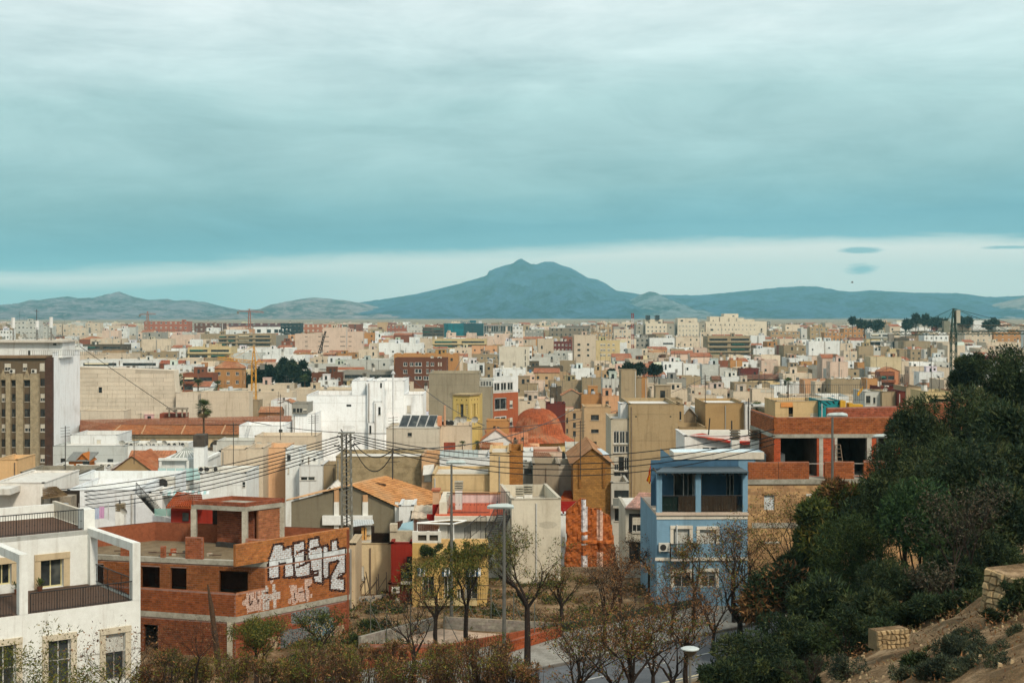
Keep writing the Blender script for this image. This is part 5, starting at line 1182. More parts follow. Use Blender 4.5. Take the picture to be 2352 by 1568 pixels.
yb_,f_,w_,z_=frontal('U4',1570,1968,795,1000,166,'yellow_block','streaked yellow beige wall with orange door frame left of the teal mural','building',C(206,178,132,.9),[(1690,835,1730,930,'d'),(1885,900,1960,935,'s')],d=7,parapet=.3);LAND.append((1830,940,'the streaked yellow wall'))
m=MB();m.fbox(f_,*[f_.a_at(AT('U4',x,0)[0])for x in(1620,1725)],CZ-(AT('U4',0,845)[1]-HY)/F*166,CZ-(AT('U4',0,805)[1]-HY)/F*166,.003,.12,C(206,140,80),PL);m.build('lintel',yb_)
tm,f_,w_,z_=frontal('U5',185,372,792,1000,165,'mural_house','teal painted wall with a striped mural and a railed roof terrace','building',C(40,140,146,.8),(),d=6,parapet=.05);LAND.append((1905,935,'the teal mural'))
m=MB();cxm,czm=f_.a_at(AT('U5',320,0)[0]),CZ-(AT('U5',0,935)[1]-HY)/F*165
for i in range(22):
 an0=math.radians(60+i*7.2);an1=an0+math.radians(4.6);cc=C(225,225,220)if i%2 else C(24,22,22)
 for(r0,r1)in((2.9,4.1),(1.6,2.7)):
  if i%2==0 or r0>2:m.poly([f_.p(max(.05,min(w_-.05,cxm+r*1.15*math.cos(a_))),min(z_-.05,czm+r*.95*math.sin(a_)),.012)for r,a_ in((r0,an0),(r1,an0+.05),(r1,an1+.05),(r0,an1))],cc,PL)
m.build('mural',tm)
rt=thing('railing',pt('U5',190,792,166),'dark cluttered terrace railing along the roofs by the teal mural','railing');railing(rt,pt('U4',1540,790,166),pt('U5',580,790,166),1.9,44,C(60,58,56),name='rail')
tr_=thing('roof_terrace',pt('U5',420,850,164),'yellow roof terrace wall with white furniture beside the teal mural','terrace');m=MB()
for x0,x1,yt in((372,420,790),(450,485,812),(485,575,825)):a,b=pt('U5',x0,1000,164.5),pt('U5',x1,yt,164.5);m.box(a.x,164.5,a.z,b.x,166,b.z,C(206,160,56,.9),PL)
m.build('wall',tr_)
# flags
def flag(k,x0,y0,x1,y1,D,cols,label):
 a,b=pt(k,x1,y1,D),pt(k,x0,y0,D);q=thing('flag',a,label,'flag');m=MB();m.tube([a,b],.03,C(150,146,140),n=4);m.build('pole',q);return q,a,b
q,a,b=flag('U4',458,1350,470,1510,120,0,'red and yellow flag hanging limp on a thin pole');m=MB()
for i,cc in enumerate((C(190,60,20),C(226,160,30),C(190,60,20))):
 for j in range(8):
  f1=lambda jj,s_:b+Vector((-.05+s_*.09-jj*.04+.02*math.sin(jj*1.5+s_*2),.1*math.sin(jj+s_*2),-.1-jj*.17-s_*.1))
  m.poly([f1(j,i),f1(j,i+1),f1(j+1,i+1)+Vector((-.0,0,0)),f1(j+1,i)],cc,LEAF)
m.build('cloth',q)
q,a,b=flag('U5',572,650,505,810,175,0,'yellow flag waving beside the teal mural terrace');m=MB()
for j in range(6):f1=lambda jj,s_:b+Vector((-.12*jj,.08*math.sin(jj),-.1-jj*.15-s_*.5));m.poly([f1(j,0),f1(j,1),f1(j+1,1)+Vector((0,0,.3 if j==5 else 0)),f1(j+1,0)],C(216,156,36),LEAF)
m.build('cloth',q)
# ================================================================== foreground
BRC=C(142,88,50,.95);BRC2=C(190,112,62,1.0);SLAB=C(168,164,150,.95)
def inpoly(x,y,P):
 c=False;j=len(P)-1
 for i in range(len(P)):
  xi,yi=P[i];xj,yj=P[j]
  if(yi>y)!=(yj>y)and x<(xj-xi)*(y-yi)/(yj-yi)+xi:c=not c
  j=i
 return c
def dseg(x,y,a,b):
 vx,vy=b[0]-a[0],b[1]-a[1];l=vx*vx+vy*vy;t_=max(0,min(1,((x-a[0])*vx+(y-a[1])*vy)/l))if l else 0
 return math.hypot(x-a[0]-vx*t_,y-a[1]-vy*t_)
BRMESH={}
def brickwall(root,fr,w,z0,z1,holes=(),base=BRC,paint=None,parts=0,bw=.30,bh=.125,thick=.2,back=True,rnd=random.Random(5),edge=0,top=True):
 """mortar sheet with every brick standing proud of it; the first `parts` bricks are objects of their own"""
 core=MB();hs=facade(core,fr,w,z0,z1,holes,tuple(x*.7+.11 for x in base),BRK,depth=thick,rcol=tuple(x*.8 for x in base))
 if back:
  core.poly([fr.p(0,z0,-thick),fr.p(0,z1,-thick),fr.p(w,z1,-thick),fr.p(w,z0,-thick)],base,BRK)if not hs else facade(core,FR(*fr.p(w,0,-thick)[:2],(-fr.ex[0],-fr.ex[1])),w,z0,z1,[(w-h[2],h[1],w-h[0],h[3])for h in hs],base,BRK,depth=.001)
  for a in(0,w):core.poly([fr.p(a,z0,0),fr.p(a,z1,0),fr.p(a,z1,-thick),fr.p(a,z0,-thick)],base,BRK)
  if top:core.poly([fr.p(0,z1,0),fr.p(w,z1,0),fr.p(w,z1,-thick),fr.p(0,z1,-thick)],base,BRK)
 core.build('mortar',root)
 m=MB();n=int((z1-z0)/bh+.001);made=0;e=.012;ro=wloc(root)
 for j in range(n-1,-1,-1):
  za,zb=z0+j*bh+.010,z0+(j+1)*bh-.010
  if zb>z1:continue
  a=-(.5*bw if j%2 else 0)
  while a<w:
   a0,a1=max(a,0)+.010,min(a+bw,w)-.010;a+=bw
   if a1-a0<.07:continue
   skip=False
   for h in hs:
    if h[1]<zb-.03 and h[3]>za+.03:
     if a0>=h[0]-.02 and a1<=h[2]+.02:skip=True;break
     if a0<h[0]<a1:a1=h[0]
     if a0<h[2]<a1:a0=h[2]
   if skip or a1-a0<.06:continue
   if edge and(a0<.05 or a1>w-.05)and rnd.random()<edge and j%3==0:continue
   k=rnd.choice([.74,.84,.9,.96,1,1.04,1.12,1.22])*(1+.12*noise.noise(Vector((a0*.5,za*.5,w))));c=(base[0]*k,base[1]*k*rnd.uniform(.95,1.05),base[2]*k)
   pr=e+rnd.uniform(0,.008)
   full=bw-(a1-a0)<.025
   if made<parts and full:
    pc=paint((a0+a1)/2,(za+zb)/2)if paint else None
    if not pc:
     q=rnd.randint(0,7);key=(round(base[0],3),bw,bh,q)
     if key not in BRMESH:
      k=.78+q*.055;cc=(base[0]*k,base[1]*k*(.95+.02*(q%4)),base[2]*k);mm=MB();L,H=bw-.02,bh-.02
      mm.poly([(0,-e-.004,0),(L,-e-.004,0),(L,-e-.004,H),(0,-e-.004,H)],cc,BRK)
      mm.poly([(0,0,H),(0,-e-.004,H),(L,-e-.004,H),(L,0,H)],cc,BRK);mm.poly([(0,0,0),(L,0,0),(L,-e-.004,0),(0,-e-.004,0)],cc,BRK)
      mm.poly([(0,0,0),(0,-e-.004,0),(0,-e-.004,H),(0,0,H)],cc,BRK);mm.poly([(L,0,0),(L,0,H),(L,-e-.004,H),(L,-e-.004,0)],cc,BRK)
      BRMESH[key]=mm.mesh('brick')
     o=finish('brick',BRMESH[key],root);o.location=Vector(fr.p(a0,za,0))-ro;o.rotation_euler=(0,0,fr.rot);made+=1;continue
   ns=4 if paint else 1
   for s in range(ns):
    s0,s1=a0+(a1-a0)*s/ns,a0+(a1-a0)*(s+1)/ns
    for q0,q1 in((za,(za+zb)/2),((za+zb)/2,zb))if paint else((za,zb),):
     pc=paint((s0+s1)/2,(q0+q1)/2)if paint else None
     pk=rnd.uniform(.8,1.04);cc=tuple(x*pk for x in pc)if pc and rnd.random()<.965 else c
     m.poly([fr.p(s0,q0,pr),fr.p(s1,q0,pr),fr.p(s1,q1,pr),fr.p(s0,q1,pr)],cc,BRK)
   tc=paint((a0+a1)/2,zb)if paint else None;tc=tc or c
   m.poly([fr.p(a0,zb,0),fr.p(a0,zb,pr),fr.p(a1,zb,pr),fr.p(a1,zb,0)],tc,BRK);m.poly([fr.p(a0,za,0),fr.p(a1,za,0),fr.p(a1,za,pr),fr.p(a0,za,pr)],c,BRK)
   m.poly([fr.p(a0,za,0),fr.p(a0,za,pr),fr.p(a0,zb,pr),fr.p(a0,zb,0)],c,BRK);m.poly([fr.p(a1,za,0),fr.p(a1,zb,0),fr.p(a1,zb,pr),fr.p(a1,za,pr)],c,BRK)
 o=m.build('brick',root)
 if o:o['kind']='stuff';o.name='brickwork'
 return made
def polyslab(m,pts,z0,z1,col,mt=CON):
 n_=len(pts);m.poly([(*p,z1)for p in pts],col,mt);m.poly([(*p,z0)for p in pts][::-1],col,mt)
 for i in range(n_):a,b=pts[i],pts[(i+1)%n_];m.poly([(*a,z0),(*b,z0),(*b,z1),(*a,z1)],col,mt)
def FR2(a,b):return FR(a[0],a[1],(b[0]-a[0],b[1]-a[1])),math.dist(a,b)
# ---------------- unfinished brick building with painted letters
K,E,B1,B2,L2=(-15.94,82.0),(-10.14,88.6),(-23.0,91.7),(-27.4,88.0),(-27.2,85.45)
ub=thing('brick_building',(-18,86,13),'unfinished red brick building with big white painted letters on its side','building')
Z0_,S1,S2=15.5,18.4,21.27
fs,wsd=FR2(K,E);ff,wf=FR2(L2,K)
gz=lambda pts:[(fs.a_at(AT('g',x,y)[0]),fs.z_at(fs.a_at(AT('g',x,y)[0]),AT('g',x,y)[1]))for x,y in pts]
WHT,PNK,BLK,GRB=C(214,220,222),C(206,180,166),C(48,30,28),C(132,146,146)
fills=[(gz(p),c)for p,c in[([(535,520),(580,410),(600,320),(650,298),(745,298),(752,380),(880,330),(897,480),(925,800),(768,812),(778,578),(680,592),(684,812),(525,835),(520,610)],WHT),([(912,285),(1078,250),(1095,385),(1095,560),(1180,555),(1182,785),(942,812),(905,560)],WHT),([(1150,232),(1300,185),(1322,330),(1372,345),(1372,905),(1245,885),(1222,760),(1190,700),(1185,540),(1148,520)],WHT),([(1372,340),(1445,305),(1452,400),(1507,385),(1505,250),(1602,228),(1607,370),(1722,365),(1722,735),(1600,830),(1708,835),(1712,1022),(1496,1002),(1500,800),(1628,560),(1600,545),(1465,592),(1472,812),(1385,832),(1374,600)],WHT),([(112,1190),(165,1150),(165,1070),(300,1028),(328,1330),(192,1375),(175,1250),(118,1262)],PNK),([(318,1030),(402,1005),(416,1340),(325,1342)],PNK),([(410,1000),(500,935),(518,990),(535,1310),(430,1328)],C(200,196,190)),([(585,920),(630,920),(640,1040),(702,1035),(702,1150),(646,1160),(646,1292),(602,1292),(590,1172),(525,1182),(520,1085),(590,1062)],C(204,196,188)),([(548,855),(600,850),(600,905),(550,905)],PNK),([(848,930),(968,940),(985,1210),(898,1245)],PNK),([(985,990),(1058,948),(1102,1192),(990,1205)],PNK),([(1083,850),(1197,820),(1202,905),(1152,970),(1165,1180),(1105,1198)],PNK),([(832,1165),(868,1140),(875,1225),(840,1232)],PNK),([(1180,1075),(1212,1070),(1214,1130),(1182,1132)],PNK)]]
inner=[gz(p)for p in([(970,432),(1085,385)],[(968,660),(1180,560),(1182,780)],[(1190,370),(1325,330)],[(1195,720),(1302,712),(1300,765),(1222,780)],[(222,1105),(238,1255),(268,1190)],[(342,1050),(352,1225),(375,1160)],[(455,1060),(518,1050)],[(460,1195),(522,1160)],[(905,480),(942,830)],[(1372,345),(1374,900)],[(1090,260),(1095,560)],[(930,1060),(940,1180)],[(1010,1050),(1060,1040)],[(1085,960),(1108,1195)],[(1140,970),(1200,940)],[(1600,830),(1640,755),(1722,735)])]
outl=[f_[0]+[f_[0][0]]for f_ in fills[:4]]
def g_paint(a,z):
 for L_ in inner:
  for i in range(len(L_)-1):
   if dseg(a,z,L_[i],L_[i+1])<(.075 if L_[0][1]>19.9 and L_[0][0]>4 else.04):return BLK
 if z>S1:
  for f_,c in fills:
   if inpoly(a,z,f_):
    for L_ in outl[:4]:
     for i in range(len(L_)-1):
      if dseg(a,z,L_[i],L_[i+1])<.05:return BLK
    return c
  for L_ in outl:
   for i in range(len(L_)-1):
    if dseg(a,z,L_[i],L_[i+1])<.11:return BLK
 return None
mur=[gz([(880,1340),(940,1310),(1350,1235),(1470,1280),(1490,1400),(1440,1480),(1280,1560),(880,1540)]),gz([(1180,1560),(1240,1430),(1540,1440),(1560,2050),(1160,2060)]),gz([(720,1650),(1150,1580),(1160,2250),(700,2250)]),gz([(500,1760),(1700,1560),(1760,1760),(1200,2250),(480,2300)])]
def m_paint(a,z):
 nz=noise.noise(Vector((a*2.6,z*3.4,3)));nz2=noise.noise(Vector((a*6,z*5,9)))
 if inpoly(a,z,mur[1]):return C(92,122,134)if abs(nz)>.12 else C(196,186,150)
 if inpoly(a,z,mur[0]):return C(120,132,130)if abs(nz2)>.1 else C(64,72,74)
 if inpoly(a,z,mur[2]):return C(118,126,126)if abs(nz2)>.1 else C(70,76,78)
 if inpoly(a,z,mur[3])and nz>-.2:return C(176,160,128)if nz2>-.1 else C(150,120,100)
 return None
top_z=22.55
brickwall(ub,fs,wsd,S2+.02,top_z,base=C(172,112,62,.95),paint=g_paint,parts=0)
fsc=FR(*fs.p(2.16,0)[:2],fs.ex)
brickwall(ub,fs,wsd,S1+.02,S2-.3,base=C(172,88,50),paint=g_paint,parts=0)if False else None
# side wall between the slabs: the front 2.16 m is only a parapet
brickwall(ub,FR(*fs.p(2.16,0)[:2],fs.ex),wsd-2.16,S1,S2-.28,base=C(166,102,56,.92),paint=lambda a,z:g_paint(a+2.16,z))
brickwall(ub,fs,2.16,S1,19.75,base=C(166,102,56,.92),paint=g_paint)
brickwall(ub,fs,wsd,12.6,S1-.32,base=C(148,82,54,.9),paint=m_paint)
U0=fs.p(2.16,0)[:2];fu=FR(*fs.p(2.16-0,0)[:2],(1,0))
UL=(U0[0]-12.4*.972,U0[1]+12.4*.235+.0);fup,wup=FR2(UL,U0)
def ph(fr,k,x0,y0,x1,y1):
 (p0,q0),(p1,q1)=AT(k,x0,y0),AT(k,x1,y1);a0,a1=fr.a_at(p0),fr.a_at(p1);return(a0,fr.z_at(a0,q1),a1,fr.z_at(a0,q0))
hu=[ph(fup,'L1',600,592,843,778),ph(fup,'L1',1147,617,1300,805),ph(fup,'L1',1385,628,1518,818),ph(fup,'L2',155,650,390,835)]
hu=[(h[0],max(S1+.3,h[1]),h[2],min(S2-.45,h[3]))for h in hu]
n1_=brickwall(ub,fup,wup,S1,S2-.28,hu,base=BRC,parts=110,rnd=random.Random(8))
hl=[ph(ff,'L1',1168,1088,1285,1380),ph(ff,'L1',1475,1110,1607,1400),ph(ff,'L1',1720,1120,1840,1400)]
n2_=brickwall(ub,ff,wf,12.6,S1-.32,[hl[0]],base=C(130,76,48,.9),parts=60,rnd=random.Random(9))
n3_=brickwall(ub,ff,wf,S1,19.75,base=C(140,80,46,.92),parts=120,rnd=random.Random(10))
for A_,B_ in((E,B1),(B1,B2),(B2,L2)):
 fb,wb_=FR2(A_,B_);fi=FR(*fb.p(wb_,0,-.15)[:2],(-fb.ex[0],-fb.ex[1]));brickwall(ub,fi,wb_,S2,22.45,base=C(140,82,56),rnd=random.Random(12));brickwall(ub,fb,wb_,12.6,22.45,base=C(140,82,56))if B_!=L2 else None
m=MB()
inset=lambda pts,d:pts
polyslab(m,[fs.p(2.10,0,.03)[:2],(E[0]+.05,E[1]+.05),B1,B2,(UL[0],UL[1]-.05)],S2-.28,S2,SLAB);o=m.build('roof_slab',ub)
m=MB();polyslab(m,[ff.p(wf,0,.04)[:2],(E[0]+.06,E[1]+.06),B1,B2,ff.p(0,0,.04)[:2]],S1-.32,S1-.002,SLAB);m.build('floor_slab',ub)
m=MB();polyslab(m,[ff.p(wf,0,.3)[:2],(E[0]+.3,E[1]+.2),B1,B2,ff.p(0,0,.3)[:2]],15.2,15.5,SLAB);m.build('floor_slab',ub)
# painted edge of the slab on the lettered side
for zz0,zz1,off in((S2-.279,S2-.001,.036),(S1-.319,S1-.003,.05)):
 m=MB();nn=90
 for i in range(nn):
  a0,a1=wsd*i/nn,wsd*(i+1)/nn
  if zz0>20 and a0<2.1:continue
  for j in range(3):
   z0_,z1_=zz0+(zz1-zz0)*j/3,zz0+(zz1-zz0)*(j+1)/3;pc=g_paint((a0+a1)/2,(z0_+z1_)/2)if zz0>20 else None
   m.poly([fs.p(a0,z0_,off),fs.p(a1,z0_,off),fs.p(a1,z1_,off),fs.p(a0,z1_,off)],pc or SLAB,CON)
 m.build('slab_edge',ub)
# roof deck, piers and stair head
m=MB();polyslab(m,[fup.p(wup-.1,0,-.4)[:2],fs.p(wsd-.25,0,-.3)[:2],(B1[0]+.1,B1[1]-.3),(B2[0]+.3,B2[1]-.1),(UL[0]+.2,UL[1]+.2)],S2-.001,S2+.03,C(124,108,84),CON);m.build('roof_deck',ub)
for(k,x0,x1,yt)in(('L1',1508,1648,380),('L1',980,1062,440),('L1',1305,1340,455)):
 a0,a1=fup.a_at(AT(k,x0,0)[0]),fup.a_at(AT(k,x1,0)[0]);brickwall(ub,FR(*fup.p(a0,0,.0)[:2],fup.ex),a1-a0,S2,fup.z_at(a0,AT(k,0,yt)[1]),base=C(150,88,58))
brickwall(ub,FR(*fup.p(wup-1.25,0,.0)[:2],fup.ex),1.25,S2,22.6,base=C(158,96,62),edge=.6)
Fc,Lc_,Rc,Bc=(-16.36,87.3),(-19.96,88.5),(-14.3,89.6),(-17.9,90.8)
m=MB();polyslab(m,[Fc,Rc,Bc,Lc_],23.72,24.0,SLAB);m.build('hut_slab',ub)
for A_,B_ in((Lc_,Fc),(Fc,Rc),(Rc,Bc),(Bc,Lc_)):fh,wh=FR2(A_,B_);brickwall(ub,FR(*fh.p(0,0,-.06)[:2],fh.ex),wh,24.0,24.25,base=C(140,80,56),thick=.12)
for c_,nm_ in((Fc,0),(Lc_,1),(Rc,2)):
 cx_,cy_=(c_[0]*.94+(Fc[0]+Bc[0])/2*.06,c_[1]*.94+(Fc[1]+Bc[1])/2*.06);m=MB();m.box(cx_-.17,cy_-.17,S2,cx_+.17,cy_+.17,23.72,C(182,176,160),CON);m.build('column',ub)
fh,wh=FR2((Lc_[0]*.5+Bc[0]*.5+.35,Lc_[1]*.5+Bc[1]*.5),(Fc[0]*.55+Rc[0]*.45,Fc[1]*.55+Rc[1]*.45));brickwall(ub,fh,wh*.8,S2,23.7,base=C(140,82,56));m=MB();m.fbox(fh,.3,wh*.6,S2,S2+.3,.25,.6,C(60,58,56),CON);m.build('kerb',ub)
fh,wh=FR2(Fc,Rc);brickwall(ub,FR(*fh.p(wh*.35,0,-.1)[:2],fh.ex),wh*.55,S2,23.7,base=C(160,104,70))
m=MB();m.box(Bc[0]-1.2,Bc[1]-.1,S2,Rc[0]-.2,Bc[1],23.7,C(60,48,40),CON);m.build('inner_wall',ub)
m=MB()
for x0,y0,x1,y1 in((1150,440,1230,450),(1170,485,1510,497),(870,455,980,440),(1650,462,1765,470)):
 A_=fup.p(fup.a_at(AT('L1',x0,0)[0]),S2+.12,-.9);B_=fup.p(fup.a_at(AT('L1',x1,0)[0]),S2+.2,-.6);m.tube([A_,B_],.03,C(90,60,46))
tagit(m.build('rebar',None,top=tuple(fup.p(5,S2+.05,-.8))),'loose rusty bars lying on the unfinished building roof','metal bars')
m=MB()
for i in range(9):a=5+R.random()*6;p_=fup.p(a,0,-R.uniform(.6,2.2));s_=R.uniform(.06,.16);m.box(p_[0]-s_,p_[1]-s_,S2+.03,p_[0]+s_,p_[1]+s_*.6,S2+.03+s_,R.choice([C(180,170,150),C(150,80,50),C(90,84,76)]),CON)
o=m.build('rubble',None);tagit(o,'small rubble scattered on the concrete roof deck','rubble',kind='stuff')
for k,xx in(('L2',255),('L2',250)):pass
m=MB();p_=ff.p(wf-.35,0,-.1);m.box(p_[0]-.2,p_[1]-.16,12.6,p_[0]+.24,p_[1]+.2,18.08,C(176,168,150),CON);m.build('column',ub)
OCC.append((-28,81,-9,93,24))
LAND+=[]
# ---------------- white house with terraces, bottom left
wh_=thing('white_house',(-22,76,15),'white house with two railed terraces at the bottom left corner','house')
Cc=(-19.07,73.0);ex_,bk=(.8,.6),(-.6,.8);WW=C(222,224,218,.98)
at2=lambda s,t_:(Cc[0]-ex_[0]*s+bk[0]*t_,Cc[1]-ex_[1]*s+bk[1]*t_)
frn=FR(*at2(11,0),ex_);zt1,zt2_=21.1,24.05
def L1h(fr,x0,y0,x1,y1,k='w',tile='L1'):
 (p0,q0),(p1,q1)=AT(tile,x0,y0),AT(tile,x1,y1);a0,a1=fr.a_at(p0),fr.a_at(p1);am=(a0+a1)/2;return(a0,fr.z_at(am,q1),a1,fr.z_at(am,q0),k)
hf=[L1h(frn,392,1215,575,1600),L1h(frn,858,1160,1018,1540),L1h(frn,-60,1260,130,1600)]
m=MB();facade(m,frn,11,14,zt1+.12,[h[:4]for h in hf],WW,PL,.3)
sR=FR(*at2(0,0),bk);facade(m,sR,8.5,14,zt1+.12,[],WW,PL);m.build('wall',wh_)
def surround(root,fr,h,t_=.3,col=C(196,186,164),out=.06):
 mm=MB();a0,z0,a1,z1=h[:4];mm.fbox(fr,a0-t_,a1+t_,z1+.002,z1+t_,-.02,out+.04,col,PL);mm.fbox(fr,a0-t_,a0-.002,z0,z1,-.02,out,col,PL);mm.fbox(fr,a1+.002,a1+t_,z0,z1,-.02,out,col,PL);return mm.build('window_surround',root)
def bigwin(root,fr,h,panes=2,d=-.24,fc=C(196,192,170),shut=0,name='window',curtain=False):
 a0,z0,a1,z1=h[:4];mm=MB();t_=.06
 for x in[a0+(a1-a0)*i/panes for i in range(panes+1)]:mm.fbox(fr,x-t_/2+(.03 if x==a0 else-.03 if x==a1 else 0),x+t_/2+(.03 if x==a0 else-.03 if x==a1 else 0),z0,z1,d-.03,d+.03,fc,MET)
 mm.fbox(fr,a0+.06,a1-.06,z1-.07,z1,d-.03,d+.028,fc,MET);mm.fbox(fr,a0+.06,a1-.06,z0,z0+.07,d-.03,d+.028,fc,MET);o=mm.build(name,root)
 mm=MB();mm.poly([fr.p(a0,z0,d),fr.p(a1,z0,d),fr.p(a1,z1,d),fr.p(a0,z1,d)],DARK,GL);mm.build('pane',o)
 if shut:
  ns=int((z1-z0)*shut/.07)
  for i in range(ns):mm=MB()if i==0 else mm;z=z1-(i+1)*.07;mm.fbox(fr,a0+.04,a1-.04,z,z+.062,d+.05,d+.075,C(196,196,188),PL)
  mm.build('shutter',o)
 return o
for h,sh_ in zip(hf,(0,.42,0)):surround(wh_,frn,h);bigwin(wh_,frn,h,shut=sh_,fc=C(206,206,200)if not sh_ else C(150,146,140))
m=MB();polyslab(m,[at2(.1,.18),at2(.1,8.4),at2(10.9,8.4),at2(10.9,.18)],zt1-.2,zt1+.001,C(84,66,54),PL);m.build('terrace_floor',wh_)
m=MB();m.fbox(frn,0,11.03,18.75,18.79,.003,.03,C(180,178,170),PL);m.build('string_course',wh_)
frb=FR(*at2(11,6.4),ex_);frb2=frb
lb=11.0;hb=[L1h(frb,330,562,516,912),L1h(frb,-40,598,92,772)]
hb[0]=(hb[0][0],zt1+.03,hb[0][2],min(hb[0][3],23.35));m=MB();facade(m,frb,lb,zt1,zt2_,[h[:4]for h in hb],WW,PL,.35)
sR2=FR(*at2(0,6.4),bk);facade(m,sR2,6,zt1,zt2_,[],WW,PL);polyslab(m,[at2(-.0,6.4),at2(-.0,12.4),at2(11,12.4),at2(11,6.4)],zt2_-.25,zt2_+.003,WW,PL);m.build('wall',wh_)
for h in hb:surround(wh_,frb,h,.34,C(190,172,140));bigwin(wh_,frb,h,d=-.3,fc=C(206,196,150))
m=MB();polyslab(m,[at2(.3,6.5),at2(.3,12.3),at2(11,12.3),at2(11,6.5)],zt2_+.003,zt2_+.02,C(92,70,56),PL);m.build('terrace_floor',wh_)
# upper parapet end pier and rear parapet
m=MB();m.fbox(FR(*at2(.62,6.4),ex_),0,.62,zt2_,25.15,-.9,.0,WW,PL);m.build('parapet_pier',wh_)
m=MB();fp_=FR(*at2(0,7.3),bk);m.fbox(fp_,0,5.4,zt2_,24.95,-.2,0,C(200,192,176),PL);m.fbox(FR(*at2(11,12.4),ex_),0,11,zt2_,24.8,-.2,0,WW,PL);m.build('parapet',wh_)
A_,B_=Vector((*at2(11,6.45),zt2_+.02)),Vector((*at2(.62,6.45),zt2_+.02));railing(wh_,A_,B_,1.12,74,every=16)
# lower terrace railings, posts and the open frame
A_,B_=Vector((*at2(5.6,.08),zt1+.12)),Vector((*at2(.35,.08),zt1+.12));railing(wh_,A_,B_,.98,40,every=10)
A_,B_=Vector((*at2(11,.08),zt1+.12)),Vector((*at2(6.5,.08),zt1+.12));railing(wh_,A_,B_,.98,32,every=12)
A_,B_=Vector((*at2(.1,.4),zt1+.12)),Vector((*at2(.1,6.2),zt1+.12));railing(wh_,A_,B_,.98,36,every=12)
for s,lab in((0.0,'frame'),(5.75,'frame')):
 m=MB();q=FR(*at2(s+.42,0),ex_);ztop=24.15
 m.fbox(q,0,.42,zt1+.1,ztop,-.42,0,WW,PL);m.fbox(q,.004,.416,ztop-.42,ztop+.003,-6.4,-.42,WW,PL);m.fbox(q,.0,.42,zt1,ztop-.42,-6.42,-5.98,WW,PL);m.build('terrace_frame',wh_)
OCC.append((-34,66,-14,86,25))
for i,(s,t_)in enumerate(((3.2,5.9),(4.4,5.9),(7.2,1.0))):
 q=thing('potted_plant',(*at2(s,t_),zt1+.01),['small potted plant left of the terrace glass door','second small potted plant by the terrace glass door','dry potted plant behind the front terrace railing'][0 if i==1 else i if i==2 else 1],'plant');m=MB()
 m.cyl(*at2(s,t_),zt1+.01,zt1+.25,.12,.16,C(96,60,44),CLAY,8);m.build('pot',q);m=MB()
 for j in range(26):
  a_=R.random()*6.3;r_1=R.uniform(.1,.35);p_=Vector((*at2(s,t_),zt1+.25));e_=p_+Vector((math.cos(a_)*r_1,math.sin(a_)*r_1,R.uniform(.1,.5)));sd_=Vector((-math.sin(a_),math.cos(a_),0))*.03;m.poly([p_,e_-sd_+Vector((0,0,-.05)),e_,e_+sd_+Vector((0,0,-.05))],C(70,84,40)if i<2 else C(100,70,46),LEAF)
 m.build('foliage',q)
# ---------------- houses just behind (tile a)
frontal('a',-60,505,660,1000,112,'white_house','white blank house with a concrete band behind the railed terrace','house',C(226,222,214),(),d=9,parapet=.15)
LAND.append((60,1130,'the railed terrace'))
m=MB();q0,q1=pt('a',-60,768,111),pt('a',185,700,111);m.box(q0.x,109.6,q0.z,q1.x,112,q1.z,C(206,204,196),PL);tagit(m.build('canopy_slab',None,top=tuple(q0)),'pale concrete canopy slab on the white blank house','canopy')
cs=thing('shack',pt('a',620,940,104),'tumbledown shack with a curled tile and reed roof between white houses','shack');m=MB()
A_,B_,C_,D_=pt('a',485,838,102),pt('a',770,800,102),pt('a',640,712,106),pt('a',485,722,106);tiles(m,A_,B_,C_,D_,22,6,C(176,148,108),bump=.12,jit=.5);m.build('roof',cs)
m=MB();q0,q1=pt('a',500,1000,104),pt('a',778,812,104);m.box(q0.x,104,12,q0.x+.3,106,q1.z,C(190,184,172),PL);m.box(q0.x,106.5,12,q1.x,106.8,q1.z+.1,C(52,44,38),PL);m.box(q1.x-2.2,104.6,12,q1.x,106,q1.z-.1,C(150,140,124),CON);m.build('wall',cs)
m=MB();f0=pt('a',500,0,103.9);m.box(f0.x+.9,103.8,12,f0.x+1.1,104,q1.z-.6,C(40,84,110),MET);m.build('door_post',cs)
frontal('a',470,800,590,820,128,'concrete_house','grey concrete wall house behind the tumbledown shack','house',C(140,134,120,.85),(),d=6,mt=CON)
so_=thing('solar_panels',pt('a',660,942,100),'two dark blue solar panels tilted behind the terrace railing','solar panel')
for i in range(2):
 x0,x1=(548,652)if i==0 else(662,775);A_,B_,C_,D_=pt('a',x0,942,100),pt('a',x1,938,100),pt('a',x1+(62 if i==0 else 2),890,101.5),pt('a',x0+68,884,101.5);m=MB();m.poly([A_,B_,C_,D_],C(40,52,66),GL);m.build('panel',so_);m=MB()
 for j in range(5):t_=j/4;m.tube([A_.lerp(B_,t_),D_.lerp(C_,t_)],.02,C(150,156,160),MET,4)
 for j in range(4):t_=j/3;m.tube([A_.lerp(D_,t_),B_.lerp(C_,t_)],.02,C(150,156,160),MET,4)
 m.build('frame',so_)
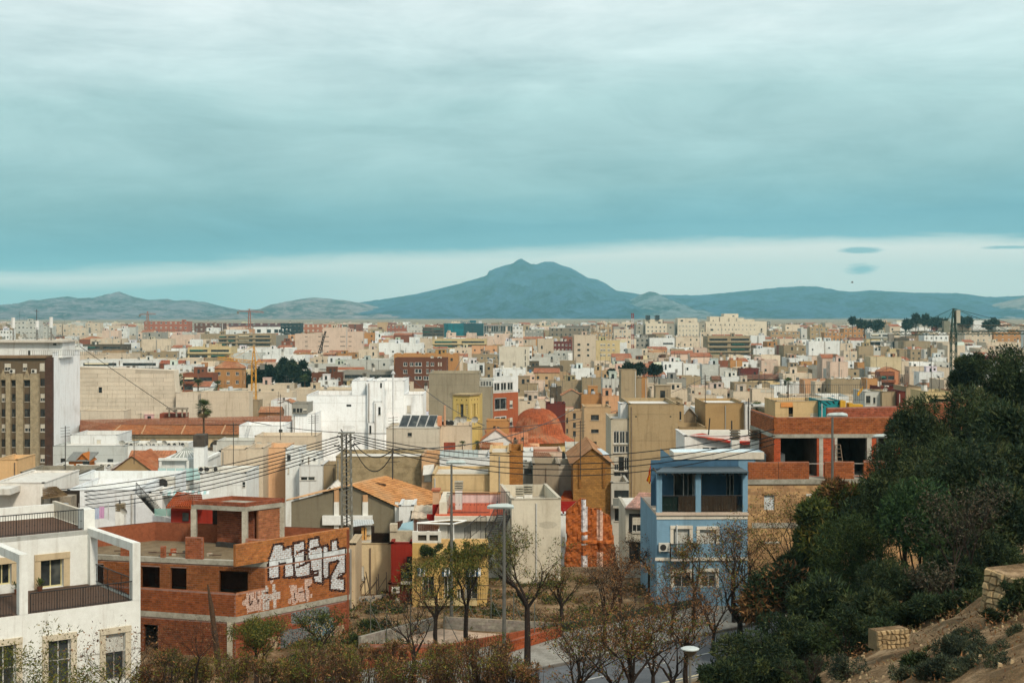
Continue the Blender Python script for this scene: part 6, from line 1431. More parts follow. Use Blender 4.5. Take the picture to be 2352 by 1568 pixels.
# long white house with the outside stair
lw_,fl_,wl_,zl_=frontal('a',775,1545,742,1200,113,'long_white_house','long white rendered house with an outside stair and glass panels','house',C(230,234,236),(),d=8,parapet=.4,rcol=WHITE)
LAND.append((230,1140,'the long white house'))
f2_,ff2,w2_,z2_=frontal('a',790,1910,622,1150,122,'white_house','white rear house wall behind the long white one','house',C(226,232,234),(),d=7,parapet=.9)
fix(f2_,'air_conditioner',*pt('a',1890,735,121),0,1.8)
D=112.6;m=MB();pts=[pt('a',1545,745,D),pt('a',1545,1180,D),pt('a',1952,1180,D),pt('a',1952,1062,D),pt('a',1750,1015,D),pt('a',1545,785,D)]
m.poly([pts[5],pts[1],pts[2],pts[3],pts[4]],C(230,234,236),PL);m.poly([p_+Vector((0,.3,0))for p_ in(pts[5],pts[1],pts[2],pts[3],pts[4])][::-1],C(230,234,236),PL)
for a_,b_ in((pts[5],pts[4]),(pts[4],pts[3]),(pts[3],pts[2])):m.poly([a_,b_,b_+Vector((0,.3,0)),a_+Vector((0,.3,0))],C(206,206,200),PL)
m.build('stair_wall',lw_);m=MB()
for i in range(12):t_=i/12;q0=pts[5].lerp(pts[4],t_);m.box(q0.x,D+.35,q0.z-.5,q0.x+.7,D+1.5,q0.z-.2,C(170,168,160),CON)
m.build('stair',lw_)
railing(lw_,pts[5]+Vector((0,.2,-.05)),pts[4]+Vector((0,.2,-.05)),.95,22,C(60,62,60),6)
m=MB()
for i in range(2):q0,q1=pt('a',1762+i*142,1035,112),pt('a',1898+i*52,950,112);m.poly([q0,(q1.x,112,q0.z),q1,(q0.x,112,q1.z)],C(150,196,186),BGL)
m.build('balustrade_glass',lw_)
wl2,*_=frontal('a',1700,1850,770,1010,116,'white_house','white stair head with leaning buttress beside the long white house','house',C(232,234,232),(),d=4,parapet=.2);frontal('a',1850,1925,790,960,118,'white_house','grey white doorway house under the white striped awning','house',C(200,202,198),[(1855,800,1905,955,'k')],d=4)
m=MB()
for i in range(16):
 x0=1840+i*34;A_,B_=pt('a',x0,800-i*1,116),pt('a',x0+30,800-i,116);C_,D_=pt('a',x0+40,748,119),pt('a',x0+10,748,119);m.poly([A_,B_,C_,D_],C(222,228,226)if i%2 else C(160,196,194),PL)
tagit(m.build('awning',None,top=tuple(pt('a',1850,800,116))),'striped pale awning over the terrace beside the red tiled hut','awning')
# laundry
ll=thing('clothes_line',pt('a',1050,1090,106),'row of hanging laundry on a roof terrace in front of the long white house','clothes line');m=MB()
for x in(900,1235):q=pt('a',x,1080,106);m.tube([q,q+Vector((0,0,1.25))],.025,C(190,190,186),n=4)
m.tube([pt('a',890,948,106),pt('a',1050,962,106),pt('a',1235,905,106)],.012,C(190,190,186),n=3);m.build('line',ll)
for i,(x0,x1,y0,y1,cc,lb_)in enumerate(((905,985,950,1090,C(206,220,232),'pale blue white sheet'),(990,1040,955,1080,C(176,184,180),'grey towel'),(1045,1083,950,1078,C(70,150,176),'turquoise towel'),(1085,1132,940,1070,C(190,200,220),'pale lilac towel'),(1134,1190,925,1062,C(206,160,196),'pink towel'))):
 m=MB();nn=6
 for j in range(nn):
  u0,u1=x0+(x1-x0)*j/nn,x0+(x1-x0)*(j+1)/nn;w0=lambda s_:Vector((0,.07*math.sin(s_*2.2+i),0));m.poly([pt('a',u0,y1,106)+w0(j),pt('a',u1,y1-2,106)+w0(j+1),pt('a',u1,y0,106),pt('a',u0,y0,106)],cc,LEAF)
 o=m.build('laundry',None,top=tuple(pt('a',x0,y1,106)));tagit(o,lb_+' pegged on the roof clothes line','laundry','washing on the line')
chm=thing('chimney',pt('a',1370,1040,104),'slatted chimney with a bird on top behind the cream parapet','chimney');q=pt('a',1370,1050,104);m=MB();m.box(q.x-.3,103.8,q.z-1,q.x+.35,104.4,q.z+.45,C(226,226,220),PL);m.build('stack',chm);m=MB()
for i in range(4):z=q.z+.5+i*.14;m.box(q.x-.27-.02*(i%2),103.75,z,q.x+.3,104.4,z+.08,C(150,136,112),CON)
m.build('cowl',chm);bd=pt('a',1366,905,104.1)
def bird(p,s,col,label,wings=False):
 q=thing('bird',p,label,'bird');m=MB()
 if not wings:
  pr=[(0,0),(.05,.02),(.075,.1),(.07,.18),(.045,.25),(.05,.30),(.035,.35),(0,.37)];m.lathe(p[0],p[1],[(r*s,p[2]+z*s)for r,z in pr],col,PL,10);m.tube([(p[0],p[1]-.03*s,p[2]+.31*s),(p[0]+.02,p[1]-.1*s,p[2]+.29*s)],[.015*s,.003],C(120,100,40),PL,5);m.tube([(p[0],p[1]+.05,p[2]+.05*s),(p[0]+.02,p[1]+.16*s,p[2]-.08*s)],[.04*s,.015*s],col,PL,5)
  m.build('body',q)
 else:
  p=Vector(p);m.tube([p+Vector((-.28,0,0))*s,p+Vector((-.1,0,.01))*s,p+Vector((.1,0,.01))*s,p+Vector((.22,0,.02))*s,p+Vector((.3,0,.01))*s],[.01*s,.06*s,.075*s,.045*s,.01*s],col,PL,8);m.build('body',q)
  for sg in(-1,1):
   m=MB();r0,r1=p+Vector((.1,0,.02))*s,p+Vector((-.08,0,.02))*s;a0,a1=p+Vector((.14,sg*.35,.18))*s,p+Vector((-.04,sg*.32,.16))*s;t_=p+Vector((-.12+.5*(sg>0),sg*.75,.1+.25*(sg>0)))*s
   m.poly([r0,r1,a1,a0],col,LEAF);m.poly([a0,a1,t_],col,LEAF);m.build('wing',q)
 return q
bird(tuple(bd),1.0,C(70,72,76),'grey pigeon sitting on the slatted chimney cowl')
D=900;bird(tuple(W3(1957,649,D)),3.4,C(60,62,60),'small bird flying under the clouds at the right of the sky',True)
ds=finish('satellite_dish',FX['satellite_dish']);ds.location=pt('a',1425,1045,101.8);ds.scale=(.62,)*3;ds.rotation_euler=(0,0,-.3);tagit(ds,'round white satellite dish beside the slatted chimney','satellite dish')
# red hut with tiles
rh=thing('red_hut',pt('L1',1480,260,108),'small red roof house with bright orange tiles left of the unfinished building','house');m=MB();a,b=pt('L1',1390,330,108),pt('L1',1640,150,108);m.box(a.x,108,10,b.x+1,113,b.z,C(140,44,32),PL);m.build('wall',rh)
m=MB();tiles(m,pt('L1',1350,142,107),pt('L1',1660,152,107),pt('L1',1640,30,111.5),pt('L1',1440,26,111.5),17,8,C(196,100,52),bump=.16,jit=.25);m.build('roof',rh);m=MB();q=pt('L1',1485,250,107.95);q2=pt('L1',1535,182,107.95);m.box(q.x,107.9,q.z,q2.x,107.98,q2.z,C(30,40,50),GL);m.build('window',rh)
# ---------------- tiled gable house in front of the pylon (tile b)
tg=thing('tiled_house',(-11,126,8),'grey rendered gable house with a large orange tiled roof behind the lattice pylon','house');LAND.append((900,1130,'the large orange tiled roof'))
GW=C(132,124,104,.85);zr_,ze_=20.75,18.75
A_=Vector((-14.1,125,zr_));Bb=Vector((-11.7,131.5,zr_));Dd=Vector((-9.6,125,ze_-.1));Cq=Vector((-5.6,131.0,ze_));Lx=Vector((-19.8,125,19.4));Ly=Vector((-17.4,131.5,19.4))
m=MB();m.poly([(-19.4,125,6),(-9.7,125,6),(-9.7,125,ze_-.25),(-14.1,125,zr_-.1),(-19.4,125,19.3)],GW,PL);m.poly([(-9.7,125,6),(-5.9,131,6),(-5.9,131,ze_-.1),(-9.7,125,ze_-.25)],C(224,228,228),PL);m.poly([(-19.4,125,6),(-19.4,125,19.3),(-17.2,131.4,19.3),(-17.2,131.4,6)],GW,PL);m.poly([(-17.2,131.4,6),(-17.2,131.4,19.3),(-11.7,131.5,zr_-.1),(-5.9,131,ze_-.1),(-5.9,131,6)],GW,PL);m.build('wall',tg)
m=MB();nm=Vector((0,-.35,.0));tiles(m,Dd+nm,Cq+Vector((.5,0,-.1)),Bb,A_+nm,32,16,C(186,136,88),bump=.1,jit=.35);tiles(m,Ly,Lx+nm,A_+nm,Bb,24,9,C(190,150,110),bump=.09,jit=.3);m.build('roof',tg)
m=MB()
for x0,x1 in((105,160),(430,490),(798,838)):
 q0,q1=pt('b',x0,1180,124.9),pt('b',x1,1015,124.9);m.box(q0.x,124.75,8,q1.x,125.02,q1.z,C(222,222,214),PL);t_=pt('b',x0,850 if x0<200 else 935 if x0<500 else 1045,124.9);m.box(q0.x+.01,124.77,q1.z,q1.x-.01,125.02,t_.z,C(190,150,110),PL)
m.build('pilaster',tg);m=MB();q0,q1=pt('b',-30,1200,124.6),pt('b',540,1175,124.6);m.box(q0.x,124.5,q0.z-.6,q1.x,124.98,q1.z,C(222,224,220),PL);m.build('plinth_band',tg)
m=MB();q0,q1=pt('b',515,810,128),pt('b',690,850,127.5);[m.tube([q0+Vector((0,i*.25,.15)),q1+Vector((0,i*.25,.15))],.04,C(70,50,36),BARK,4)for i in range(4)];m.build('skylight_boards',tg)
OCC.append((-20,122,-5,133,21))
frontal('b',-60,180,850,1400,126.5,'grey_house','grey gabled annex with whitewashed roof edge left of the orange tiled roof','house',GW,(),d=5,roof='gable',ridge=1.0,rcol=C(206,204,196))
chs=[('b',1228,1300,895,1050,118,C(206,170,136),'peach flaking chimney at the corner of the orange tiled roof')]
for k,x0,x1,yt,yb,D,cc,lb_ in chs:
 q=thing('chimney',pt(k,(x0+x1)/2,yb,D),lb_,'chimney');m=MB();a,b=pt(k,x0,yb,D),pt(k,x1,yt,D);m.box(a.x,D,a.z-2,b.x,D+1.1,b.z,cc,PL);m.build('stack',q);m=MB();m.box(a.x-.1,D-.1,b.z+.002,b.x+.1,D+1.2,b.z+.15,C(170,90,60),CLAY);m.build('cap',q)
m=MB();st=[(1160,1160),(1225,1160),(1225,1050),(1300,1045),(1305,1230),(1190,1230),(1160,1200)];D=116;f0=[pt('b',x,y,D)for x,y in st];m.poly(f0,C(150,32,24),PL);m.poly([p_+Vector((0,.3,0))for p_ in f0][::-1],C(150,32,24),PL)
for i in range(7):a_,b_=f0[i],f0[(i+1)%7];m.poly([a_,a_+Vector((0,.3,0)),b_+Vector((0,.3,0)),b_],C(150,32,24),PL)
tagit(m.build('red_wall',None,top=tuple(f0[0])),'stepped bright red parapet wall beside the flaking chimney','wall')
frontal('b',842,1010,1062,1420,120,'white_house','small white house with blue framed door under the tiled eave','house','w',[(975,1115,1005,1240,'k')],d=4)
frontal('b',1010,1230,1100,1420,119,'white_shed','white lean-to with broken tiles beside the red parapet','house','w',[(1040,1175,1150,1215,'s')],d=4,roof='gablex',ridge=.7,rcol=C(190,176,156))
# roof terrace odds and ends
sd_=thing('lean_to',pt('b',430,1400,106),'open roof shed with corrugated canopy and curtain above the cream wall','shed');m=MB()
for i in range(18):x0=300+i*13.5;A_,B_=pt('b',x0+15,1300-i*2.0,104),pt('b',x0+30,1297-i*2,104);m.poly([A_,B_,pt('b',x0+18,1218,107),pt('b',x0+3,1218,107)],C(196,200,198,.8+.2*(i%2)),PL)
m.build('canopy',sd_);m=MB();a,b=pt('b',415,1480,104.5),pt('b',455,1310,104.5);m.box(a.x,104.5,a.z-1,a.x+.18,104.7,b.z,C(196,150,90),PL);m.box(b.x,104.5,a.z-1,b.x+.12,104.7,b.z,C(196,150,90),PL);m.build('post',sd_)
m=MB();a,b=pt('b',300,1490,108),pt('b',560,1290,108);m.box(a.x,108,a.z-2,b.x,108.3,b.z,C(56,44,36),PL);m.build('wall',sd_);m=MB()
for j in range(7):x0=455+j*10;m.poly([pt('b',x0,1390,104.6)+Vector((0,.05*(j%2),0)),pt('b',x0+10,1390,104.6)+Vector((0,.05*((j+1)%2),0)),pt('b',x0+10,1290,104.6),pt('b',x0,1292,104.6)],C(190,188,176),LEAF)
m.build('curtain',sd_)
pf=thing('picket_fence',pt('b',640,1480,101),'dark wooden picket fence on top of the cream wall','fence');m=MB();q0,q1=pt('b',528,1480,101),pt('b',735,1380,101);m.box(q0.x,101,q0.z+.3,q1.x,101.06,q0.z+.42,C(44,34,28),BARK);m.box(q0.x,101,q1.z-.4,q1.x,101.06,q1.z-.28,C(44,34,28),BARK);m.build('fence_rail',pf)
pm=MB();hh_=q1.z-q0.z;pm.poly([(0,0,0),(.16,0,0),(.16,0,hh_),(.08,0,hh_+.12),(0,0,hh_)],C(50,38,30),BARK);pm.poly([(0,.03,0),(0,.03,hh_),(.08,.03,hh_+.12),(.16,.03,hh_),(.16,.03,0)],C(50,38,30),BARK);pm=pm.mesh('picket')
for i in range(14):o=finish('picket',pm,pf);o.location=Vector((q0.x+(q1.x-q0.x)*i/13.5,100.94,q0.z))-wloc(pf)
rs=thing('reed_screen',pt('b',800,1330,103),'brown reed screens and pale blue cloth around a roof terrace','screen');m=MB()
for(x0,y0,x1,y1,yb)in((735,1270,888,1222,1330),(1015,1215,1290,1290,1400)):
 nn=22
 for i in range(nn):xa_,xb_=x0+(x1-x0)*i/nn,x0+(x1-x0)*(i+.86)/nn;ya=y0+(y1-y0)*i/nn;a,b=pt('b',xa_,yb,103),pt('b',xb_,ya,103);m.box(a.x,103+.03*(i%2),a.z,b.x,103.05+.03*(i%2),b.z,C(92,60,44,.8+.4*R.random()),BARK)
m.build('reeds',rs);m=MB();m.poly([pt('b',800,1360,101.5),pt('b',1005,1345,101.5),pt('b',1005,1232,101.8),pt('b',880,1260,101.6),pt('b',860,1300,101.5)],C(150,184,196),LEAF);m.build('cloth',rs)
cb=thing('roof_parapet',pt('b',870,1480,100),'weathered curved concrete parapet holding junk above the red house','parapet');m=MB();a,b=pt('b',740,1478,99.5),pt('b',1000,1350,99.5);m.box(a.x,99.5,a.z,b.x,100,b.z,C(176,166,144),CON);m.box(a.x,99.4,b.z,a.x+.5,100.1,b.z+.5,C(190,180,158),CON);m.build('wall',cb)
blt=thing('balustrade',pt('b',1180,1480,98.5),'white concrete balustrade with pierced ornament panels below the pergola frame','balustrade');m=MB();a,b=pt('b',998,1480,98),pt('b',1320,1352,98);m.box(a.x,98,a.z,b.x,98.06,b.z-.05,C(86,78,66),CON)
for x0,x1 in((998,1062),(1160,1192),(1290,1325)):u0,u1=pt('b',x0,0,98).x,pt('b',x1,0,98).x;m.box(u0,97.8,a.z,u1,98.15,b.z+.02,C(214,212,202),PL)
m.box(a.x,97.82,b.z-.22,b.x,98.13,b.z-.01,C(214,212,202),PL);m.box(a.x,97.82,a.z,b.x,98.13,a.z+.15,C(214,212,202),PL);m.build('wall',blt)
pgf=thing('pergola_frame',pt('b',1250,1480,98),'thin white metal pergola frame over the roof terrace beside the street lamp','pergola');m=MB();WF=C(226,228,226)
pA,pB=pt('b',1052,1480,98),pt('b',1052,1258,98);pC=pt('b',1465,1268,98);pD=pt('b',1465,1450,98);r_2=.07
for s_ in([pA,pB,pC,pD],[pB,pt('b',1415,1225,103)],[pC,pt('b',1610,1230,103)],[pt('b',1415,1225,103),pt('b',1610,1230,103)]):m.tube(s_,r_2,WF,PL,4)
m.build('frame',pgf)
# cream wall with lower graffitied block wall, pier strip
frontal('L2',1215,1556,435,1000,101,'cream_wall_house','cream house wall with a white shuttered window and drip stains','house',C(212,190,150,.92),[(1268,617,1335,725,'s')],d=4,parapet=.3);LAND.append((850,1290,'the cream wall with white shutter'))
frontal('L2',1213,1264,440,1000,95.5,'pier','peeling beige pier at the back corner of the lettered brick building','wall',C(206,184,150,.9),(),d=4,parapet=.02)
frontal('L3',130,303,430,770,98,'red_house','narrow dark red house with a black balcony between cream and yellow houses','house',C(142,42,30,.95),[(258,537,302,660,'k')],d=4,parapet=.1)
rdh=[o for o in bpy.data.objects if o.name.startswith('red_house')][-1];LAND.append((921,1290,'the narrow red house'))
q0,q1=pt('L3',213,745,97.2),pt('L3',303,745,97.2);m=MB();m.box(q0.x,96.9,q0.z-.1,q1.x,98,q0.z+.05,C(190,186,176),CON);m.build('balcony',rdh);railing(rdh,q0+Vector((0,0,.05)),q1+Vector((0,0,.05)),1.05,16);m=MB();a,b=pt('L3',215,712,97.1),pt('L3',302,665,97.1);m.box(a.x,97.08,a.z,b.x,97.12,b.z,C(36,52,44),PL);m.build('balcony_screen',rdh)
frontal('L3',112,303,762,1000,97.4,'maroon_house','maroon ground floor with an air conditioner and white doors','house',C(104,52,42,.9),[(165,870,200,915,'s'),(262,870,300,940,'k')],d=1.2,parapet=.02);fix(bpy.data.objects[-1]if False else[o for o in bpy.data.objects if o.name.startswith('maroon_house')][-1],'air_conditioner',*pt('L3',168,832,97.0),0,.62)
gb_=thing('block_wall',pt('L2',1400,960,98),'grey block retaining wall with dark scrawled graffiti and bent fence posts','wall');a,b=pt('L2',1265,960,98),pt('L2',1540,850,98);za,zb_=pt('L2',0,862,98).z,pt('L2',0,785,96).z
bwf=FR(a.x,97.6,(b.x-a.x,1.2));wbw=math.hypot(b.x-a.x,1.2)
def scr(u_,v_):n_=noise.noise(Vector((u_*2.4,v_*2.4,7)));return C(66,76,84)if abs(n_)<.07 and 14.5<v_<za-.1 else None
nb=brickwall(gb_,bwf,wbw,14.4,za,base=C(150,144,130),bw=.42,bh=.21,paint=scr)
for x,yt in((1345,700),(1440,705),(1522,665),(1388,660),(1458,680)):
 q=thing('fence_post',pt('L2',x,800,98.5),{1345:'leftmost',1440:'middle braced',1522:'rightmost tall',1388:'most tilted',1458:'thin upright'}[x]+' rusty fence post above the graffitied block wall','post','posts above the graffitied wall');m=MB();A_,B_=pt('L2',x,860,98.5),pt('L2',x-(6 if x!=1388 else 40),yt,98.5);m.tube([A_,B_],.035,C(80,70,60),n=5);m.tube([A_+Vector((-.9,0,0)),A_.lerp(B_,.8)],.025,C(80,70,60),n=4);m.build('post',q)
# ---------------- cream house with terrace, stair
CH=C(214,206,186,.95)
chh,f_,w_,z_=frontal('L3',1112,1512,75,1150,106,'cream_house','tall cream house with blank wall behind the second street lamp','house',CH,(),d=9,parapet=.9,yaw=.10);LAND.append((1230,1230,'the blank cream house'))
chl=thing('terrace_house',pt('L3',800,430,110),'cream terrace house with railings, red floor and outside iron stair','house');D=110;m=MB();a,b=pt('L3',525,700,D),pt('L3',1112,200,D);fr_t=FR(a.x,D,(1,0));wt=b.x-a.x;hs=[L1h(fr_t,590,285,780,700,'s','L3')]
facade(m,fr_t,wt,12,b.z,[h[:4]for h in hs],C(206,204,192),PL,.25);m.poly([(a.x,D,12),(a.x,D,b.z),(a.x,D+8,b.z),(a.x,D+8,12)],CH,PL);m.build('wall',chl);[bigwin(chl,fr_t,h,shut=.95)for h in hs]
m=MB();m.box(a.x-.3,D-.5,b.z-.002,b.x,D+8,b.z+.12,C(196,96,66),PL);m.box(a.x-.35,D-.9,b.z-.35,b.x,D+.3,b.z-.003,C(206,200,184),PL);m.build('terrace_floor',chl)
m=MB();q0,q1=pt('L3',525,200,114),pt('L3',1112,55,114);m.box(q0.x,116,b.z,q1.x,116.3,q1.z,C(226,208,204),PL);m.box(q0.x-.05,115.9,q1.z+.002,q1.x,116.4,q1.z+.12,C(170,130,90),PL);u0,u1=pt('L3',525,0,110).x,pt('L3',588,0,110).x;m.box(u0,109.6,b.z+.1,u1,116,pt('L3',0,90,110).z,CH,PL);m.build('parapet',chl)
railing(chl,Vector((u1,109.8,b.z+.12)),Vector((pt('L3',930,0,109.8).x,109.8,b.z+.12)),1.6,34,IRON,12)
for(k,x0,x1,yt,yb,D_)in(('L3',652,710,-70,110,112),('L3',1150,1205,-25,95,112),('L3',1215,1280,-40,95,113)):
 q=thing('chimney',pt(k,(x0+x1)/2,yb,D_),{652:'white chimney with slatted cowl on the red floored terrace',1150:'left one of two cream slatted chimneys on the blank cream house',1215:'right one of two cream slatted chimneys on the blank cream house'}[x0],'chimney');m=MB();a_,b_=pt(k,x0,yb,D_),pt(k,x1,yt,D_);m.box(a_.x,D_,a_.z-.5,b_.x,D_+(b_.x-a_.x),b_.z-.7,C(224,224,218),PL);m.build('stack',q);m=MB()
 for i in range(4):z=b_.z-.66+i*.19;m.box(a_.x-.06,D_-.06,z,b_.x+.06,D_+(b_.x-a_.x)+.06,z+.1,C(170,164,146),CON)
 m.build('cowl',q)
# stair
stq=thing('iron_stair',pt('L3',880,430,104),'dark iron stair with landing climbing to the red floored terrace','stair');A_,B_=pt('L3',900,425,103),pt('L3',1000,195,107.5);sw_=Vector((.95,-.25,0));ns=16;tm_=MB();tm_.box(0,-.14,-.02,1.0,.14,.02,C(56,54,52),MET);tm_=tm_.mesh('tread')
for i in range(ns):o=finish('tread',tm_,stq);o.location=A_.lerp(B_,(i+.5)/ns)-wloc(stq);o.rotation_euler=(0,0,-.25)
m=MB();[m.tube([A_+s_,B_+s_],.06,C(50,48,46),MET,4)for s_ in(Vector(),sw_)];m.build('stringer',stq)
railing(stq,A_,B_,1.05,18,C(50,48,46),6);railing(stq,A_+sw_,B_+sw_,1.05,18,C(50,48,46),6);railing(stq,pt('L3',730,425,102),pt('L3',860,318,104),1.05,16,C(50,48,46),6);railing(stq,pt('L3',860,430,103),pt('L3',905,425,103),1.9,5,C(50,48,46),5)
railing(stq,B_,B_+Vector((.9,0,0)),1.7,7,C(50,48,46),7)
# yellow house
YH=C(216,180,112,.9);D=96.5;yhb=[(385,700,480,892),(560,700,622,892),(668,800,715,892),(735,700,835,895)]
fy=FR(pt('L3',304,0,D).x,D,(1,0));wy=pt('L3',910,0,D).x-fy.x;yh=thing('yellow_house',(fy.x+wy/2,D,15),'yellow house with striped awnings, balcony railing and hedge behind the trees','house');LAND.append((1040,1300,'the yellow house'))
m=MB();ztop=pt('L3',0,432,D).z;zh=pt('L3',0,540,D).z;hs=[L1h(fy,*h,'w','L3')for h in yhb];facade(m,fy,wy,14,zh,[h[:4]for h in hs],YH,PL,.25)
for a_,d_ in((0,0),(wy,0)):m.poly([fy.p(a_,14),fy.p(a_,zh),fy.p(a_,zh,-7),fy.p(a_,14,-7)],YH,PL)
m.fbox(fy,0,.75,zh,ztop,-.3,0,YH,PL);m.fbox(fy,wy-.9,wy,zh,ztop,-.3,0,YH,PL);m.fbox(fy,0,wy,zh-.12,zh,-7,.05,YH,PL);m.fbox(fy,.0,wy,zh,ztop-.3,-4,-3.7,C(200,170,120),PL);m.build('wall',yh)
for h in hs:bigwin(yh,fy,h,2,fc=C(216,214,206))
zbl=pt('L3',0,898,95.6).z;m=MB();m.fbox(fy,.55,wy*.87,zbl-.35,zbl,.003,.8,C(196,176,130),PL);m.build('balcony',yh)
for a0,a1 in((.6,2.0),(3.4,5.0),(5.2,wy*.86)):railing(yh,Vector(fy.p(a0,zbl,.75)),Vector(fy.p(a1,zbl,.75)),1.0,int((a1-a0)/.12),IRON,8)
za_=pt('L3',0,637,96).z
for x0,x1 in((345,410),(548,640),(745,862)):
 a0,a1=fy.a_at(AT('L3',x0,0)[0]),fy.a_at(AT('L3',x1,0)[0]);m=MB();nn=max(4,int((a1-a0)/.14))
 for i in range(nn):u0,u1=a0+(a1-a0)*i/nn,a0+(a1-a0)*(i+1)/nn;cc=C(220,222,220)if i%2 else C(50,84,110);m.poly([fy.p(u0,za_-.35,.6),fy.p(u1,za_-.35,.6),fy.p(u1,za_,.02),fy.p(u0,za_,.02)],cc,LEAF);m.poly([fy.p(u0,za_-.5,.6),fy.p(u1,za_-.5,.6),fy.p(u1,za_-.35,.6),fy.p(u0,za_-.35,.6)],cc,LEAF)
 m.build('awning',yh)
# ---------------- ochre foam-covered party wall of a demolished house
D=135;FO=C(172,92,28,.9);ol=[(1555,700),(1540,560),(1562,400),(1552,250),(1560,165),(1600,130),(1645,90),(1672,68),(1714,72),(1716,130),(1760,150),(1800,148),(1842,152),(1852,185),(1908,205),(1925,280),(1938,380),(1952,470),(1950,560),(1945,700)]
fw=thing('party_wall',pt('L3',1750,700,D),'ragged ruined wall coated in ochre orange foam with white strips','ruined wall');LAND.append((1355,1230,'the foam coated ruin'));m=MB()
f0=[pt('L3',x,y,D)for x,y in ol];f0[0].z-=4;f0[-1].z-=4;nF=len(f0)
gx=np.linspace(1540,1955,34);gy=np.linspace(60,760,52);GP_={}
for i,x in enumerate(gx):
 for j,y in enumerate(gy):GP_[i,j]=pt('L3',x,y,D)+Vector((0,-.34*abs(noise.fractal(Vector((x*.02,y*.012,1)),.8,2,4))-(.28 if any(abs(x-c)<13 for c in(1703,1832))else 0)-(.15 if 405<y<440 and x>1700 else 0),0))
for i in range(33):
 for j in range(51):
  xm,ym=(gx[i]+gx[i+1])/2,(gy[j]+gy[j+1])/2
  if inpoly(xm,min(ym,699)+12*noise.noise(Vector((xm*.05,0,4))),ol):
   strip=(abs(xm-1703)<22 and(ym<440 and(ym<130 or noise.noise(Vector((0,ym*.03,2)))>-.25)or 520<ym))or(abs(xm-1832)<22 and(150<ym<400 or ym>500))
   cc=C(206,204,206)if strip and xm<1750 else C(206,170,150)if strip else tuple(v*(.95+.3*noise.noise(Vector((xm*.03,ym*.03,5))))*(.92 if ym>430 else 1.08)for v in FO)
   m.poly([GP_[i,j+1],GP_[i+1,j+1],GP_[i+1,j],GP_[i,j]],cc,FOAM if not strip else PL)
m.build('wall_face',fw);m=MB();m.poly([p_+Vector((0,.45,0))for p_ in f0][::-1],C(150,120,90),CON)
for i in range(nF):a_,b_=f0[i],f0[(i+1)%nF];m.poly([a_-Vector((0,.1,0)),b_-Vector((0,.1,0)),b_+Vector((0,.45,0)),a_+Vector((0,.45,0))],FO,FOAM)
m.build('wall',fw)
oh=thing('tiled_house',pt('L3',1650,90,145),'house with bright orange lean-to tiles and dark red side behind the ruin','house');m=MB();tiles(m,pt('L3',1500,88,142),pt('L3',1640,88,142),pt('L3',1795,-30,150),pt('L3',1560,-40,150),22,10,C(206,104,50),bump=.1,jit=.15);m.build('roof',oh);m=MB();q0,q1=pt('L3',1510,200,143),pt('L3',1790,90,143);m.box(q0.x,143,6,q1.x,150,q1.z,C(140,40,34),PL);u=pt('L3',1790,0,150);m.poly([(q1.x,143,6),(q1.x+.6,150,6),pt('L3',1795,-28,150),(q1.x,143,q1.z)],C(150,44,34),PL);m.build('wall',oh)
m=MB();q0,q1=pt('L3',1505,205,141),pt('L3',1650,88,141);[m.box(q0.x,141,q0.z+(q1.z-q0.z)*i/9,q1.x,141.06+.03*(i%2),q0.z+(q1.z-q0.z)*(i+.9)/9,C(150,34,30),PL)for i in range(9)];tagit(m.build('red_shutter_wall',None,top=tuple(q0)),'red corrugated wall panel under the orange lean-to tiles','wall')
frontal('L3',1512,1560,200,760,139,'white_house','thin white house strip with balcony left of the foam coated ruin','house','w',[(1520,380,1545,450,'s')],d=5)
# ---------------- narrow grey white house with pinkish tiles, and blue house
ng,f_,w_,z_=frontal('L4',208,462,155,900,110,'grey_white_house','narrow grey white house with pale pink tiles left of the blue house','house',C(200,194,178,.92),[(262,212,335,340,'h'),(392,215,460,392,'w'),(238,425,357,600,'k'),(392,450,462,660,'k')],d=7,parapet=.02);LAND.append((1470,1210,'the pink tiled house'))
m=MB();q0,q1,q2,q3=pt('L4',204,150,109.4),pt('L4',466,152,109.4),pt('L4',466,28,114),pt('L4',322,25,114);tiles(m,q0,q1,q2,q3,20,8,C(206,168,156),bump=.12,jit=.35);m.build('roof',ng)
m=MB()
for x0,y0,x1,y1 in((236,190,262,340),(335,190,358,340),(262,190,335,212)):h=L1h(f_,x0,y0,x1,y1,'w','L4');m.fbox(f_,h[0],h[2],h[1],h[3],.003,.05,C(34,34,34),PL)
m.build('window_surround',ng);m=MB();a,b=pt('L4',392,392,109.2),pt('L4',462,310,109.2);m.box(a.x,109.2,a.z,b.x,109.26,b.z,C(170,190,184),BGL);m.build('balcony_glass',ng)
h=L1h(f_,208,395,462,415,'w','L4');m=MB();m.fbox(f_,0,w_,h[1],h[3],.003,.12,C(180,174,158),PL);m.build('string_course',ng)
lg,f_,w_,z_=frontal('L4',92,236,-60,900,141,'flat_block','flaking pale block with dark glazed balconies left of the pink tiled house','building',C(190,186,174,.9),[(115,0,235,60,'k'),(120,150,208,248,'k')],d=6)
m=MB();a,b=pt('L4',105,125,140),pt('L4',238,65,140);m.box(a.x,139.8,a.z,b.x,139.9,b.z,C(120,124,118),BGL);m.box(a.x,139.7,a.z-.2,b.x,141,a.z,C(180,176,164),CON);m.build('balcony',lg)
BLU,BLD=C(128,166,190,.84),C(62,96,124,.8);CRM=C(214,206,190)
D=96;fb=FR(pt('L4',462,0,D).x,D,(1,.02));xr=pt('L4',1203,0,D).x;wb=xr-fb.x;bh_=thing('blue_house',(fb.x+wb/2,D,15),'light blue three storey house with open columned terrace and reed screens','house');LAND.append((1610,1200,'the blue house'))
